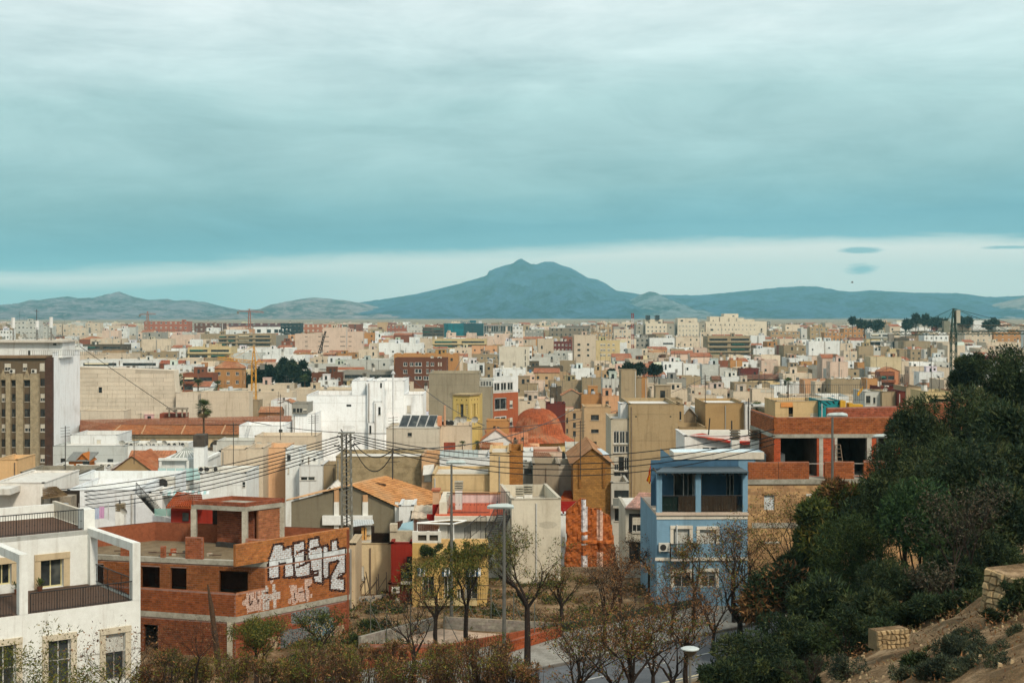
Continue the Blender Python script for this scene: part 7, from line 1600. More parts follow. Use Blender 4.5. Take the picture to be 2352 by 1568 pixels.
zT=fb.z_at(3,AT('L4',0,200)[1]);hs=[L1h(fb,598,312,728,440,'s','L4'),L1h(fb,812,318,945,440,'s','L4'),L1h(fb,600,665,735,790,'w','L4'),L1h(fb,830,660,940,790,'w','L4')]
m=MB();facade(m,fb,wb,14,zT,[h[:4]for h in hs],BLU,PL,.22);m.poly([fb.p(0,14),fb.p(0,zT),fb.p(0,zT,-10),fb.p(0,14,-10)],BLU,PL);m.poly([fb.p(wb,14),fb.p(wb,14,-10),fb.p(wb,zT,-10),fb.p(wb,zT)],BLU,PL);m.build('wall',bh_)
for i,h in enumerate(hs):surround(bh_,fb,h,.22,CRM,.05);bigwin(bh_,fb,h,2,shut=.98 if i<2 else.3,fc=C(190,190,184))
m=MB();m.fbox(fb,-.06,wb+.05,zT-.002,zT+.18,-8,.18,C(196,178,160),PL);m.fbox(fb,-.02,wb,zT-.28,zT-.003,.003,.06,CRM,PL);m.build('terrace_floor',bh_)
z_c1=fb.z_at(0,Uc(4,0,1432)[1]);m=MB()
for x0,x1 in((462,505),(778,822),(1162,1203)):a0,a1=max(0,fb.a_at(AT('L4',x0,0)[0])),fb.a_at(AT('L4',x1,0)[0]);m.fbox(fb,a0,a1,zT+.18,z_c1,-.5,0,BLU,PL);m.build('column',bh_);m=MB()
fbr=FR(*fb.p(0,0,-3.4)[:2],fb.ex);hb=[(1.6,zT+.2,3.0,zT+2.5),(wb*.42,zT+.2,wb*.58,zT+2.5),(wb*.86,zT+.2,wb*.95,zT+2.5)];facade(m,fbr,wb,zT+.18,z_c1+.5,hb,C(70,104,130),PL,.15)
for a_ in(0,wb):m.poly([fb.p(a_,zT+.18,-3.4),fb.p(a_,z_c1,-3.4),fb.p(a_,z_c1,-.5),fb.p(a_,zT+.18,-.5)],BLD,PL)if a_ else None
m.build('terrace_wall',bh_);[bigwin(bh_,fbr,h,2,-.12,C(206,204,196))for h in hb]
m=MB();frf=FR(*fb.p(-.1,0)[:2],fb.ex);pA_,pB_=fb.p(-.15,z_c1,.5),fb.p(wb+.1,z_c1,.5);z_c2=pt('U4',0,1392,99.2).z;m.hexa([fb.p(-.15,z_c1,.5),fb.p(wb,z_c1,.5),fb.p(wb,z_c2,-3.3),fb.p(.9,z_c2,-3.3)],[fb.p(-.15,z_c1+.1,.5),fb.p(wb,z_c1+.1,.5),fb.p(wb,z_c2+.1,-3.3),fb.p(.9,z_c2+.1,-3.3)],C(64,80,88),MET)
for i in range(13):a_=wb*i/12.5+.1;m.fbox(fb,a_,a_+.07,z_c1-.16,z_c1-.003,-3.2,.35,C(50,54,56),MET)
m.build('pergola_roof',bh_);m=MB()
fu2=FR(*fb.p(fb.a_at(Uc(4,730,0)[0]),0,-3.42)[:2],fb.ex);wu2=fu2.a_at(Uc(4,1392,0)[0]);zu=pt('U4',0,1312,99.5).z;facade(m,fu2,wu2,z_c2-.3,zu,[],BLU,PL);facade(m,FR(*fu2.p(0,0,-8)[:2],fu2.en),8,z_c2-.3,zu,[],BLU,PL);m.fbox(fu2,-.08,wu2+.6,zu,zu+.5,-2.2,.12,CRM,PL,tcol=C(206,224,230));m.fbox(fu2,wu2-.2,wu2+2.4,z_c2-.3,zu+.2,-3.2,-1.5,C(206,224,230),PL);m.build('upper_wall',bh_)
for x in(1210,1385):fix(bh_,'chimney',*pt('U4',x,1290,103),0,.95)
railing(bh_,Vector(fb.p(.35,zT+.18,-.12)),Vector(fb.p(wb*.42,zT+.18,-.12)),1.1,26,IRON,9);railing(bh_,Vector(fb.p(wb*.49,zT+.18,-.12)),Vector(fb.p(wb*.94,zT+.18,-.12)),1.1,30,IRON,9)
for k_,(x0,x1)in enumerate(((640,778),(822,968),(968,1115))):
 a0,a1=fb.a_at(AT('L4',x0,0)[0]),fb.a_at(AT('L4',x1,0)[0]);mm=MB();nn=24;[mm.fbox(fb,a0+(a1-a0)*i/nn,a0+(a1-a0)*(i+.85)/nn,zT+.22,zT+1.25,-.1+.02*(i%2),-.06+.02*(i%2),C(66,56,46,.8+.4*R.random()),BARK)for i in range(nn)];mm.build('reed_screen',bh_)
m=MB();a0,a1=fb.a_at(AT('L4',508,0)[0]),fb.a_at(AT('L4',640,0)[0]);m.fbox(fb,a0,a1,zT+.2,zT+1.2,-.3,-.25,C(22,44,38),PL);m.build('green_screen',bh_)
zb2=fb.z_at(1,AT('L4',0,562)[1]);m=MB();m.fbox(fb,-.12,wb,zb2-.06,zb2+.14,.003,.14,CRM,PL);a0,a1=fb.a_at(AT('L4',565,0)[0]),fb.a_at(AT('L4',752,0)[0]);m.fbox(fb,a0,a1,zb2+.05,zb2+.17,.14,.9,C(180,170,160),PL);m.build('balcony',bh_)
railing(bh_,Vector(fb.p(a0,zb2+.17,.85)),Vector(fb.p(a1,zb2+.17,.85)),1.0,20,IRON,10);railing(bh_,Vector(fb.p(a0,zb2+.17,.85)),Vector(fb.p(a0,zb2+.17,.1)),1.0,7,IRON,10)
a0=fb.a_at(AT('L4',518,0)[0]);fix(bh_,'air_conditioner',*fb.p(a0,fb.z_at(a0,AT('L4',0,488)[1]),.3),fb.rot,.88)
m=MB();m.fbox(fb,a0+.9-.05,a0+.9,zb2+.3,fb.z_at(a0,AT('L4',0,278)[1]),.003,.3,C(214,216,214),PL);m.build('divider',bh_)
OCC.append((fb.x,94,xr,108,24))
# white house with torn red roof behind
wr,f_,w_,z_=frontal('U4',758,1530,1105,1420,112,'white_house','white house with a torn bright red sloping roof behind the blue house','house',C(224,222,216),[(920,1208,982,1258,'k'),(990,1208,1052,1258,'k'),(1438,1200,1455,1232,'k')],d=6,parapet=.02)
m=MB();rp=[(780,1098,112),(920,1078,114),(1105,1128,112),(1190,1108,114.5),(1460,1118,113),(1475,1160,111.5),(1290,1168,111.5),(1150,1152,111.5),(960,1122,111.5)];P3=[pt('U4',*q_)for q_ in rp];m.poly([P3[0],P3[8],P3[2],P3[1]][::-1],C(170,54,40),CLAY);m.poly([P3[8],P3[7],P3[2]],C(160,50,38),CLAY);m.poly([P3[2],P3[7],P3[6],P3[5],P3[4],P3[3]],C(176,58,44),CLAY);m.poly([p_-Vector((0,0,.12))for p_ in(P3[8],P3[7],P3[6],P3[5])]+[P3[5],P3[6],P3[7],P3[8]],C(140,40,30),CLAY);m.build('roof',wr)
for k,x,yb,yt in(('U4',968,1250,945),('U4',1180,1110,968)):q=thing('pole',pt(k,x,yb,113),{968:'leaning dark metal pole rising from the torn red roof',1180:'upright dark pole on the torn red roof'}[x],'pole');m=MB();m.tube([pt(k,x-(8 if x<1000 else 0),yb,113),pt(k,x+(16 if x<1000 else 0),yt,113)],.055,C(50,44,38),n=6);m.build('shaft',q)
q=finish('antenna',FX['antenna']);q.location=pt('U4',1332,1118,113);q.scale=(1.2,)*3;tagit(q,'television aerial on the right end of the torn red roof','antenna')
# ---------------- unfinished brick building, right
rb=thing('brick_building',(21,100,15),'unfinished orange brick building with big open bays on the right','building');LAND.append((1900,1010,'the orange brick building'));BR2=C(158,92,52,.95);D1,D2=97.0,98.6
fL=FR(pt('U4',1322,0,D1).x,D1,(1,.035));wL=fL.a_at(2150);fU=FR(pt('U4',1558,0,D2).x,D2,(1,.035));wU=fU.a_at(2140)
zS=fL.z_at(0,Uc(4,0,1492)[1]);zS0=fL.z_at(0,Uc(4,0,1535)[1]);zU1=fU.z_at(0,Uc(4,0,1122)[1]);zU2=fU.z_at(0,Uc(4,0,1088)[1]);zU3=fU.z_at(0,Uc(4,0,938)[1])
TAN=C(186,150,106,.95);hs=[L1h(fL,1335,38,1420,160,'s','L4'),L1h(fL,1702,45,1830,160,'d','L4')]
brickwall(rb,fL,wL,13,zS0,[h[:4]for h in hs],base=TAN,bw=.45,bh=.21,parts=90,rnd=random.Random(3));m=MB();h=hs[0];m.fbox(fL,h[0],h[2],h[1],h[3],-.15,-.1,C(214,222,224),PL);m.fbox(fL,h[0]-.12,h[2]+.12,h[3],h[3]+.14,-.05,.08,C(150,120,84),CON);h=hs[1];m.fbox(fL,h[0]-.2,h[2]+.2,h[3],h[3]+.14,-.05,.05,C(206,204,196),CON);m.build('lintel',rb)
zm_=fL.z_at(2,AT('L4',0,305)[1]);m=MB();m.fbox(fL,.3,wL,zm_,zm_+.35,-.1,.05,SLAB,CON);m.build('slab_edge',rb);h=L1h(fL,1340,430,1465,620,'d','L4');m=MB();m.fbox(fL,h[0],h[2],h[3],h[3]+.12,-.01,.06,C(206,200,186),CON);m.build('lintel',rb)
m=MB();m.fbox(fL,-.05,wL,zS0,zS,-12,.12,SLAB,CON);m.build('floor_slab',rb)
n_=0
for(t0,x0,t1,x1,yt)in(('U4',1328,'U4',1600,1340),('U4',1600,'U4',1878,1336),('U5',232,'U5',500,1335),('U5',580,'U5',780,1325)):
 a0,a1=max(0,fL.a_at(AT(t0,x0,0)[0])),fL.a_at(AT(t1,x1,0)[0]);n_+=brickwall(rb,FR(*fL.p(a0,0)[:2],fL.ex),a1-a0-.03,zS,fL.z_at(a0,Uc(4,0,yt)[1]),base=BR2,parts=45,rnd=random.Random(int(x0)))
m=MB();m.fbox(fL,1.2,wL*.97,zS+1.02,zS+1.06,-.12,-.08,C(196,190,180),MET);m.build('safety_rail',rb)
bays=[L1h(fU,1618,1122,1945,1440,'d','U4'),L1h(fU,342,1112,607,1345,'d','U5'),L1h(fU,710,1108,860,1345,'d','U5')];bays=[(h[0],zS,h[2],zU1)for h in bays]
brickwall(rb,fU,wU,zS,zU1,bays,base=C(178,84,48),parts=60,rnd=random.Random(31));brickwall(rb,fU,wU,zU2,zU3,base=BR2,parts=50,rnd=random.Random(32));m=MB();m.fbox(fU,-.05,wU,zU1,zU2,-8,.06,SLAB,CON);m.build('roof_slab',rb)
for x in(('U5',180,215),('U5',607,650),('U5',318,342)):a0,a1=fU.a_at(AT(x[0],x[1],0)[0]),fU.a_at(AT(x[0],x[2],0)[0]);m=MB();m.fbox(fU,a0,a1,zS,zU1-.003,-.3,.045,C(176,172,160),CON);m.build('column',rb)
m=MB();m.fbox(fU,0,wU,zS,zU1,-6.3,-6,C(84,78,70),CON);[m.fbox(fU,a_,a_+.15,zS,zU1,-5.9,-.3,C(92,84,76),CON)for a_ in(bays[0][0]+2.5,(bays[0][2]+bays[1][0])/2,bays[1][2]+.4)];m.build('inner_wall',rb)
fsl=FR(*fU.p(0,0,-8)[:2],fU.en);brickwall(rb,fsl,8,zS,zU3,base=BR2);A_,B_=pt('U5',255,852,104),pt('U5',940,838,106);fr3,w3_=FR2(A_.xy,B_.xy);brickwall(rb,fr3,w3_,zU2,A_.z,base=C(146,80,56));A_,B_=pt('U5',940,838,106),pt('U5',1372,842,112);fr3,w3_=FR2(A_.xy,B_.xy);brickwall(rb,fr3,w3_,zU2-3,A_.z,base=C(160,96,64))
for i,x in enumerate((235,262)):m=MB();m.box(0,0,0,.07,.05,2.2,C(176,90,50),BARK);o=m.build('plank',rb);o.location=Vector(fU.p(fU.a_at(AT('U5',x,0)[0]),zS,.5))-wloc(rb);o.rotation_euler=(.2,.08,0)
m=MB();A_=Vector(fU.p(fU.a_at(AT('U5',345,0)[0]),zS,.6));B_=Vector(fU.p(fU.a_at(AT('U5',322,0)[0]),zS+2.2,.1));[m.tube([A_+s_,B_+s_],.03,C(150,130,110),BARK,4)for s_ in(Vector(),Vector((.35,0,0)))];[m.tube([A_.lerp(B_,i/8),A_.lerp(B_,i/8)+Vector((.35,0,0))],.02,C(150,130,110),BARK,4)for i in range(9)];tagit(m.build('ladder',None,top=tuple(A_)),'wooden ladder leaning beside the middle bay of the orange brick building','ladder')
OCC.append((fL.x,95,fL.x+wL+2,113,30))
def Q(t_,s,dz=0.0):x,y=1.3+.776*t_+.63*s,80+.63*t_-.776*s;return(x,y,G(x,y)+dz)
def strip(name,s0,s1,t0,t1,dz,mt,n_=60,col=C(90,90,90),skirt=0):
 m=MB();k=max(1,int((s1-s0)/1.0))
 for i in range(n_):
  a,b=t0+(t1-t0)*i/n_,t0+(t1-t0)*(i+1)/n_
  for j in range(k):u0,u1=s0+(s1-s0)*j/k,s0+(s1-s0)*(j+1)/k;m.poly([Q(a,u1,dz),Q(b,u1,dz),Q(b,u0,dz),Q(a,u0,dz)],col,mt)
  if skirt:
   for u_ in(s0,s1):m.poly([Q(a,u_,dz),Q(b,u_,dz),Q(b,u_,-.2),Q(a,u_,-.2)],col,mt)
 o=m.build(name);o['kind']='structure';return o
m,t,b=mat('asphalt');pos=geo(t)
t.put(b.inputs['Base Color'],t.mix(t.remap(t.noise(pos,1.2,6,.7),.4,.65,0,.6),t.ramp(t.noise(pos,25,3),[(.3,C(84,88,92)),(.7,C(104,108,112))]),C(58,60,64)));b.inputs['Roughness'].default_value=.85;MATS.append(m)
strip('road',.75,7.6,-60,70,.02,13);strip('sidewalk',-5.2,.6,-60,70,.14,CON,col=C(150,148,140),skirt=1);strip('kerb',.6,.75,-60,70,.16,CON,col=C(110,106,100),skirt=1);strip('kerb',7.6,7.8,-60,70,.16,CON,col=C(150,144,130),skirt=1)
strip('road_marking',6.9,7.05,-60,70,.026,PL,col=C(206,196,160));m=MB()
for i in range(-14,16):a=i*4.5;m.poly([Q(a,3.95,.026),Q(a+2,3.95,.026),Q(a+2,3.83,.026),Q(a,3.83,.026)],C(206,206,200),PL)
o=m.build('road_marking');o['kind']='structure'
dw=thing('low_wall',Q(0,-5.4),'long low dark wall along the back of the sidewalk','wall');m=MB()
for i in range(52):a,b=-12+i,-11.03+i;m.hexa([Q(a,-5.25),Q(b,-5.25),Q(b,-5.5),Q(a,-5.5)],[Q(a,-5.25,.62),Q(b,-5.25,.62),Q(b,-5.5,.62),Q(a,-5.5,.62)],C(56,66,52)if i>16 else C(150,80,50),CON);m.build('wall_section',dw)if i%4==3 else None;m=MB()if i%4==3 else m  # first sections orange, the rest dark
def gp(px,py):return rayG(px,py)or W3(px,py,90)
def ground_poly(name,pts,dz,col,mt):
 m=MB();m.poly([Vector((v.x,v.y,v.z+dz))for v in(gp(*p_)for p_ in pts)],col,mt);o=m.build(name);o['kind']='structure'
ground_poly('paved_lot',[(880,1478),(1000,1484),(1080,1494),(1190,1492),(1228,1474),(1210,1462),(1100,1454),(1012,1447)],.05,C(196,170,146),CON)
ground_poly('gravel',[(905,1440),(960,1430),(985,1412),(960,1404),(915,1412),(890,1428)],.05,C(200,176,146),EARTH)
def blockwall(a,b,h,label,base,bw=.42,bh=.2,name='block_wall',parts=0):
 A_,B_=gp(*a),gp(*b);fr,w=FR2(A_.xy,B_.xy);z=min(A_.z,B_.z)-.25;q=thing(name,(A_.x,A_.y,z),label,'wall');brickwall(q,fr,w,z,z+h+.25,base=base,bw=bw,bh=bh,parts=parts,rnd=random.Random(4));return q
blockwall((829,1492),(998,1447),.75,'grey concrete block wall edging the weedy lot on the left',C(150,146,134),parts=30);blockwall((1018,1443),(1272,1458),.75,'tan concrete block wall behind the paved lot',C(150,136,112),parts=60);blockwall((850,1500),(1075,1500),.5,'long low terracotta wall under the brown bushes',C(150,84,52));blockwall((1165,1505),(1290,1466),.8,'short orange wall with scrawled writing by the kerb',C(160,84,50))
cf_=thing('chain_fence',gp(930,1470),'sagging wire fence with grey posts around the vacant lot','fence');pp=[(851,1465),(888,1478),(943,1480),(1020,1476),(1068,1440),(1128,1440),(1228,1478),(1180,1450)];tops=[]
for x,y in pp:
 v=gp(x,y);m=MB();m.tube([v,v+Vector((0,0,2.4))],.035,C(104,108,100),n=5);m.tube([v+Vector((.9,0,0)),v+Vector((.05,0,1.7))],.022,C(104,108,100),n=4);m.build('post',cf_);tops.append(v)
m=MB();order=sorted(range(8),key=lambda i:pp[i][0])
for i in range(7):
 A_,B_=tops[order[i]],tops[order[i+1]]
 for k in range(7):h=Vector((0,0,.2+k*.33));m.tube([A_+h,A_.lerp(B_,.5)+h-Vector((0,0,.08)),B_+h],.006,C(110,112,104),n=3)
o=m.build('wire',cf_)
# ------------------------------------------------------------------ street lamps
GREY=C(128,128,122)
def lamp(px,top,D,label,side=1,head=1.0):
 z0=G((px-HX)/F*D,D);T=W3(px,top,D);q=thing('street_lamp',(T.x,T.y,z0),label,'street lamp','street lamps along the road');m=MB();m.tube([(T.x,T.y,z0),(T.x,T.y,T.z-.25)],[.12,.065],C(104,104,98),MET,10);m.build('pole',q)
 m=MB();L=.62*head;hd=[(-L,.0,.05),(-L*.7,.02,.16),(0,.03,.2),(L*.7,.02,.16),(L,0,.06)]
 c=Vector((T.x+side*L*.45,T.y,T.z-.12));cols=C(176,188,186);pr=[(-1.0,.03),(-.8,.10),(-.2,.14),(.5,.15),(.9,.09),(1.0,.03)]
 for i in range(5):
  (u0,h0),(u1,h1)=pr[i],pr[i+1]
  for sy in(-1,1):m.poly([c+Vector((u0*L,sy*h0*1.3,0)),c+Vector((u1*L,sy*h1*1.3,0)),c+Vector((u1*L,0,h1*1.05)),c+Vector((u0*L,0,h0*1.05))],cols,PL);m.poly([c+Vector((u0*L,sy*h0*1.3,0)),c+Vector((u1*L,sy*h1*1.3,0)),c+Vector((u1*L,sy*h1*.8,-.1)),c+Vector((u0*L,sy*h0*.8,-.1))],cols,PL)
  m.poly([c+Vector((u0*L,-h0*.8,-.1)),c+Vector((u1*L,-h1*.8,-.1)),c+Vector((u1*L,h1*.8,-.1)),c+Vector((u0*L,h0*.8,-.1))],C(90,96,94),GL)
 m.build('lamp_head',q);return q
lamp(1037,1057,90,'tall grey street lamp left of the olive tree, head above the cables');lamp(1158,1157,69,'nearer street lamp right of it, its head against the terrace stair',-.6,1.05)
lamp(1912,948,84,'street lamp in front of the orange brick building');lamp(2015,997,92,'street lamp head peeking out of the pines',1,.8)
v=W3(1585,1487,60);z0=G(v.x,60)-.1;q=thing('mushroom_lamp',(v.x,60,z0),'disc topped lamp post standing by the dark bushes near the kerb','street lamp');m=MB();m.tube([(v.x,60,z0),(v.x,60,v.z-.45)],.055,GREY,MET,8);m.build('pole',q);m=MB();m.lathe(v.x,60,[(.38,v.z-.06),(.39,v.z-.02),(.3,v.z+.02),(.02,v.z+.05)],C(196,206,206),PL,20);m.build('lamp_cap',q);m=MB();m.lathe(v.x,60,[(.07,v.z-.48),(.1,v.z-.36),(.38,v.z-.065)],C(110,100,84),BGL,20);m.build('lamp_shade',q)
# ------------------------------------------------------------------ lattice things and cables
def lattice(m,A,B,w0,w1,n_,col,r=.035,br=.02):
 A,B=Vector(A),Vector(B);d=(B-A).normalized();s=d.cross(Vector((0,1,0)));s=s.normalized()if s.length>.1 else Vector((1,0,0));u_=d.cross(s).normalized()
 cn=lambda t_,i:A.lerp(B,t_)+(s*(1 if i in(1,2)else-1)+u_*(1 if i>1 else-1))*(w0+(w1-w0)*t_)/2
 for i in range(4):m.tube([cn(0,i),cn(1,i)],r,col,MET,4)
 for k in range(n_):
  for i in range(4):a,b=(i,(i+1)%4)if k%2 else((i+1)%4,i);m.tube([cn(k/n_,a),cn((k+1)/n_,b)],br,col,MET,3)
PYC=C(128,126,116);D=103.0;pb,pt_=W3(798,1218,D),W3(795,992,D);gz0=G(pb.x,D);py=thing('lattice_pylon',(pb.x,D,gz0),'grey lattice electricity pylon with a tangle of cables at its top','pylon')
m=MB();lattice(m,(pb.x,D,gz0),pt_,.8,.62,34,PYC,.045,.034);m.build('mast',py);m=MB();m.tube([(pb.x,D,gz0),pt_-Vector((0,0,.1))],.06,C(34,32,30),MET,6);m.build('cable_riser',py);m=MB();m.box(pt_.x-.55,D-.35,pt_.z-.1,pt_.x+.6,D+.35,pt_.z,PYC,MET)
for i in range(16):a=i*.4;rr=R.uniform(.3,.9);z=pt_.z-R.uniform(.0,1.6);m.tube([(pt_.x+.3*math.cos(a),D+.3*math.sin(a),z),(pt_.x+rr*math.cos(a)*1.4,D+rr*math.sin(a),z+R.uniform(-.2,.3))],.045,C(40,38,36),MET,5)
m.build('insulator',py)
def cable(A,B,sag,r=.035,col=C(30,28,26),n_=22,mb=None):
 m=mb or MB();A,B=Vector(A),Vector(B);m.tube([A.lerp(B,i/n_)-Vector((0,0,4*sag*(i/n_)*(1-i/n_)))for i in range(n_+1)],r,col,MET,4);return m
def cab(A,B,sag,label,r=.03,grp=None):m=cable(A,B,sag,r);o=m.build('cable',None,top=tuple(Vector(A)));tagit(o,label,'cable',grp)
for i,(ya,yb_)in enumerate(((1118,1077),(1127,1086),(1134,1097),(1140,1105),(1150,1117),(1157,1121))):
 A_=W3(775+2*i,1003+i*6,D);cab(A_,W3(-60,ya+14,118),1.0+.1*i,f'{["topmost", "second", "third", "fourth", "fifth", "lowest"][i]} black cable running from the pylon to the left edge',.032,'cables left of the pylon')
for i,(y0,y1)in enumerate(((998,985),(1003,1000),(1008,1008),(1012,1019))):cab(W3(812,y0,D),W3(1780,y1,97.5),1.75+.2*i,f'{["topmost", "second", "third", "lowest"][i]} black cable sagging from the pylon to the orange brick building',.032,'cables right of the pylon')
for a,b,s_,lb_ in(((812,1015,D),(902,1032,100),.8,'slack cable loop from pylon to the insulator pole'),((812,1025,D),(904,1036,100),1.6,'deepest slack cable loop right of the pylon'),((903,1032,100),(1320,938,170),1.2,'cable climbing from the insulator pole past the dome'),((1085,985,210),(1620,866,300),2.5,'long thin cable rising over the dome to the right'),((183,795,300),(405,948,290),.1,'straight cable crossing the stone clad hall'),((919,843,250),(1113,977,200),1,'cable crossing the grey party wall to the yellow tower'),((1072,805,400),(984,948,262),.1,'left guy line on the grey party wall'),((560,965,230),(1105,980,205),1.5,'thin cable crossing the big white building')):cab(W3(*a),W3(*b),s_,lb_,.028+.00012*a[2])
for(px,yt,yb2,D_,lb_)in((902,1028,1100,100,'dark insulator pole on the orange tiled roof'),(903,955,1040,150,'thin grey pole in front of the solar panel house'),(724,952,1000,205,'left pole on the white annex roof'),(716,952,1000,206,'rusty pole on the white annex roof'),(644,905,1010,200,'tall thin mast above the market roofs'),(536,970,1085,182,'tall thin aerial mast right of the glass pyramid house'),(150,978,1095,150,'lamp topped mast in front of the tall white party wall'),(308,998,1065,190,'thin mast on the beige gabled house'),(1174,965,1040,232,'thin mast left of the church dome'),(1333,965,1100,140,'dark pole with curled wire right of the church dome'),(1620,860,975,173,'thin mast on the tan party wall')):
 A_=W3(px,yb2,D_);q=thing('mast_pole',A_,lb_,'pole');m=MB();m.tube([A_,W3(px,yt,D_)],.05,C(64,58,52),MET,5);m.build('shaft',q);m=MB();T=W3(px,yt+5,D_)
 for i in range(4):m.tube([T+Vector((-.5,0,-i*.3)),T+Vector((.5,0,-i*.3+.1))],.025,C(70,64,58),MET,3)
 m.build('crossbar',q)
def crane(px,ytop,ybase,D,w,jib,col,label,jy=None,name='tower_crane'):
 A_,T=W3(px,ybase,D),W3(px,ytop,D);A_.z=G(A_.x,D);q=thing(name,A_,label,'crane');m=MB();J=W3(px,jy,D);k=max(.03,w*.085);lattice(m,A_,J,w,w*.8,int((J.z-A_.z)/w/1.1),col,k,k*.6);m.build('mast',q)
 m=MB();L0,L1=W3(jib[0],jib[2],D),W3(jib[1],jib[3],D);lattice(m,L0,L1,w*.5,w*.5,int((L1-L0).length/w/.8),col,k*.8,k*.5);m.build('jib',q);m=MB();lattice(m,J,T,w*.7,w*.15,4,col,k,k*.5);m.build('peak',q);m=MB();[m.tube([T,L0.lerp(L1,f_)],k*.5,col,MET,3)for f_ in(.05,.3,.75,.95)];m.build('tie_bar',q);m=MB();c=L1 if abs(jib[1]-px)<abs(jib[0]-px)else L0;m.box(c.x-w*.7,D-w*.3,c.z-w*1.3,c.x+w*.2,D+w*.3,c.z-.1,C(130,128,120),CON);m.build('counterweight',q);return q
crane(2190,708,960,220,.98,(2050,2420,765,763),C(44,74,66),'dark green lattice tower crane rising beside the pines',765)
q=[o for o in bpy.data.objects if o.name.startswith('tower_crane')][0];m=MB();a,b=W3(2182,765,219.4),W3(2206,712,219.4);m.box(b.x-.6,219.4,b.z-2,b.x,220.2,b.z,C(176,172,156),PL);m.build('cab',q);m=MB();m.box(a.x-.9,219.5,a.z+.1,a.x,220.5,a.z+1.9,C(120,124,110),MET);m.build('electrical_box',q);m=MB();lattice(m,W3(2200,752,220),W3(2420,752,220),.7,.7,22,C(96,90,76),.03,.02);m.build('jib',q)
crane(583,795,950,400,1.35,(500,605,822,834),C(206,150,50),'yellow tower crane with short jib beside the dark trees',832);crane(573,709,745,1500,2.4,(548,606,714,717),C(160,90,60),'thin orange tower crane on the skyline below the mountain gap',716);crane(339,715,745,1500,2.0,(322,358,722,721),C(160,110,80),'small tower crane above the terracotta skyline block',721)
q=thing('drill_boom',W3(734,810,600),'leaning dark lattice boom in front of the pinkish building','boom');m=MB();lattice(m,W3(733,812,600),W3(748,760,600),.9,.5,9,C(40,36,34),.12,.1);m.build('boom',q)
q=thing('radio_mast',W3(1453,803,880),'red and white lattice radio mast left of the hospital','mast')
for i in range(7):m=MB();y0,y1=803-i*12,803-(i+1)*12;lattice(m,W3(1453,y0,880),W3(1453,y1,880),1.3,1.2,4,C(150,50,40)if i%2==0 else C(206,200,196),.14,.1);m.build('mast_section',q)
# ------------------------------------------------------------------ plants
def leaves(rs,centres,n_,size,cols,flat=.5,lens=1.0,squash=1.0):
 """n_ quads spread through ellipsoid clumps (x,y,z,r)"""
 c=np.array(centres);w=c[:,3]**2;k=rs.choice(len(c),n_,p=w/w.sum());d=rs.normal(size=(n_,3));d/=np.linalg.norm(d,axis=1)[:,None]
 rr=rs.uniform(.25,1,n_)**.5;p=c[k,:3]+d*(c[k,3]*rr)[:,None]*np.array([1,1,squash]);a=rs.normal(size=(n_,3))+d*.8+np.array([0,0,.3]);a/=np.linalg.norm(a,axis=1)[:,None]
 b=np.cross(a,rs.normal(size=(n_,3)));b/=np.linalg.norm(b,axis=1)[:,None];L=size*rs.uniform(.6,1.5,n_)[:,None];Wd=L*flat
 V=np.stack([p-b*Wd*.5,p+a*L*.45-b*Wd*.2,p+a*L,p+b*Wd*.6],1).reshape(-1,3);Fq=np.arange(n_*4).reshape(-1,4)
 cl=np.array(cols);cb=rs.integers(0,len(cl),len(c));mixk=rs.uniform(0,1,n_)<.6;ci=np.where(mixk,cb[k],rs.integers(0,len(cl),n_));return V,Fq,cl[ci]*rs.uniform(.5,1.6,n_)[:,None]
def foliage(root,name,data):V,Fq,cl=data;o=finish(name,npmesh(name,V-np.array(wloc(root)),Fq,cl,np.zeros(len(Fq)),[LEAF]),root);return o
DG=[C(54,68,38),C(42,56,36),C(72,80,46),C(36,48,32)];OL=[C(96,96,40),C(78,86,38),C(112,100,46),C(64,74,36)];BR_=[C(120,84,52),C(96,66,44),C(140,104,66),C(78,58,42)];PN=[C(44,58,38),C(34,48,34),C(56,68,40),C(70,76,46)]
def evergreen(px,py,rx,ry,D,label,cols=DG,n_=9000,size=.26,seed=0,name='pine_tree',cat='tree',base=None,clumps=16,gy=None,flat=.3,group='trees'):
 rs=np.random.default_rng(seed+11);c0=W3(px,py,D);R1,R2=rx/F*D,ry/F*D;zb=G(c0.x,D)if base is None else base;q=thing(name,(c0.x,D,zb),label,cat,group);cs=[]
 for i in range(clumps):a,e=rs.uniform(0,6.28),rs.uniform(-.75,1);k=rs.uniform(.3,.92);s=math.sqrt(max(0,1-e*e));r=rs.uniform(.3,.58)*min(R1,R2*1.2);cs.append((c0.x+R1*k*s*math.cos(a),D+R1*k*s*math.sin(a),max(c0.z+R2*.78*e,zb+r*.5),r))
 cs.append((c0.x,D,c0.z,min(R1,R2)*.5));foliage(q,'crown',leaves(rs,cs,n_,size,cols,flat));m=MB();tr0=max(.06,R1*.07);m.tube([(c0.x,D,zb-.2),(c0.x+R1*.05,D,(zb+c0.z)/2),(c0.x,D,c0.z)],[tr0,tr0*.7,tr0*.35],C(78,62,48),BARK,7)
 for x,y,z,r in cs[:10]:zs_=zb+(c0.z-zb)*rs.uniform(.35,.9);m.tube([(c0.x,D,zs_),((c0.x+x)/2,(D+y)/2,(zs_+z)/2+.1),(x,y,z)],[tr0*.4,tr0*.25,.015],C(78,62,48),BARK,4)
 m.build('trunk',q);PROT.append((px-rx,px+rx,py+ry*.7,D))if D>300 else None;return q
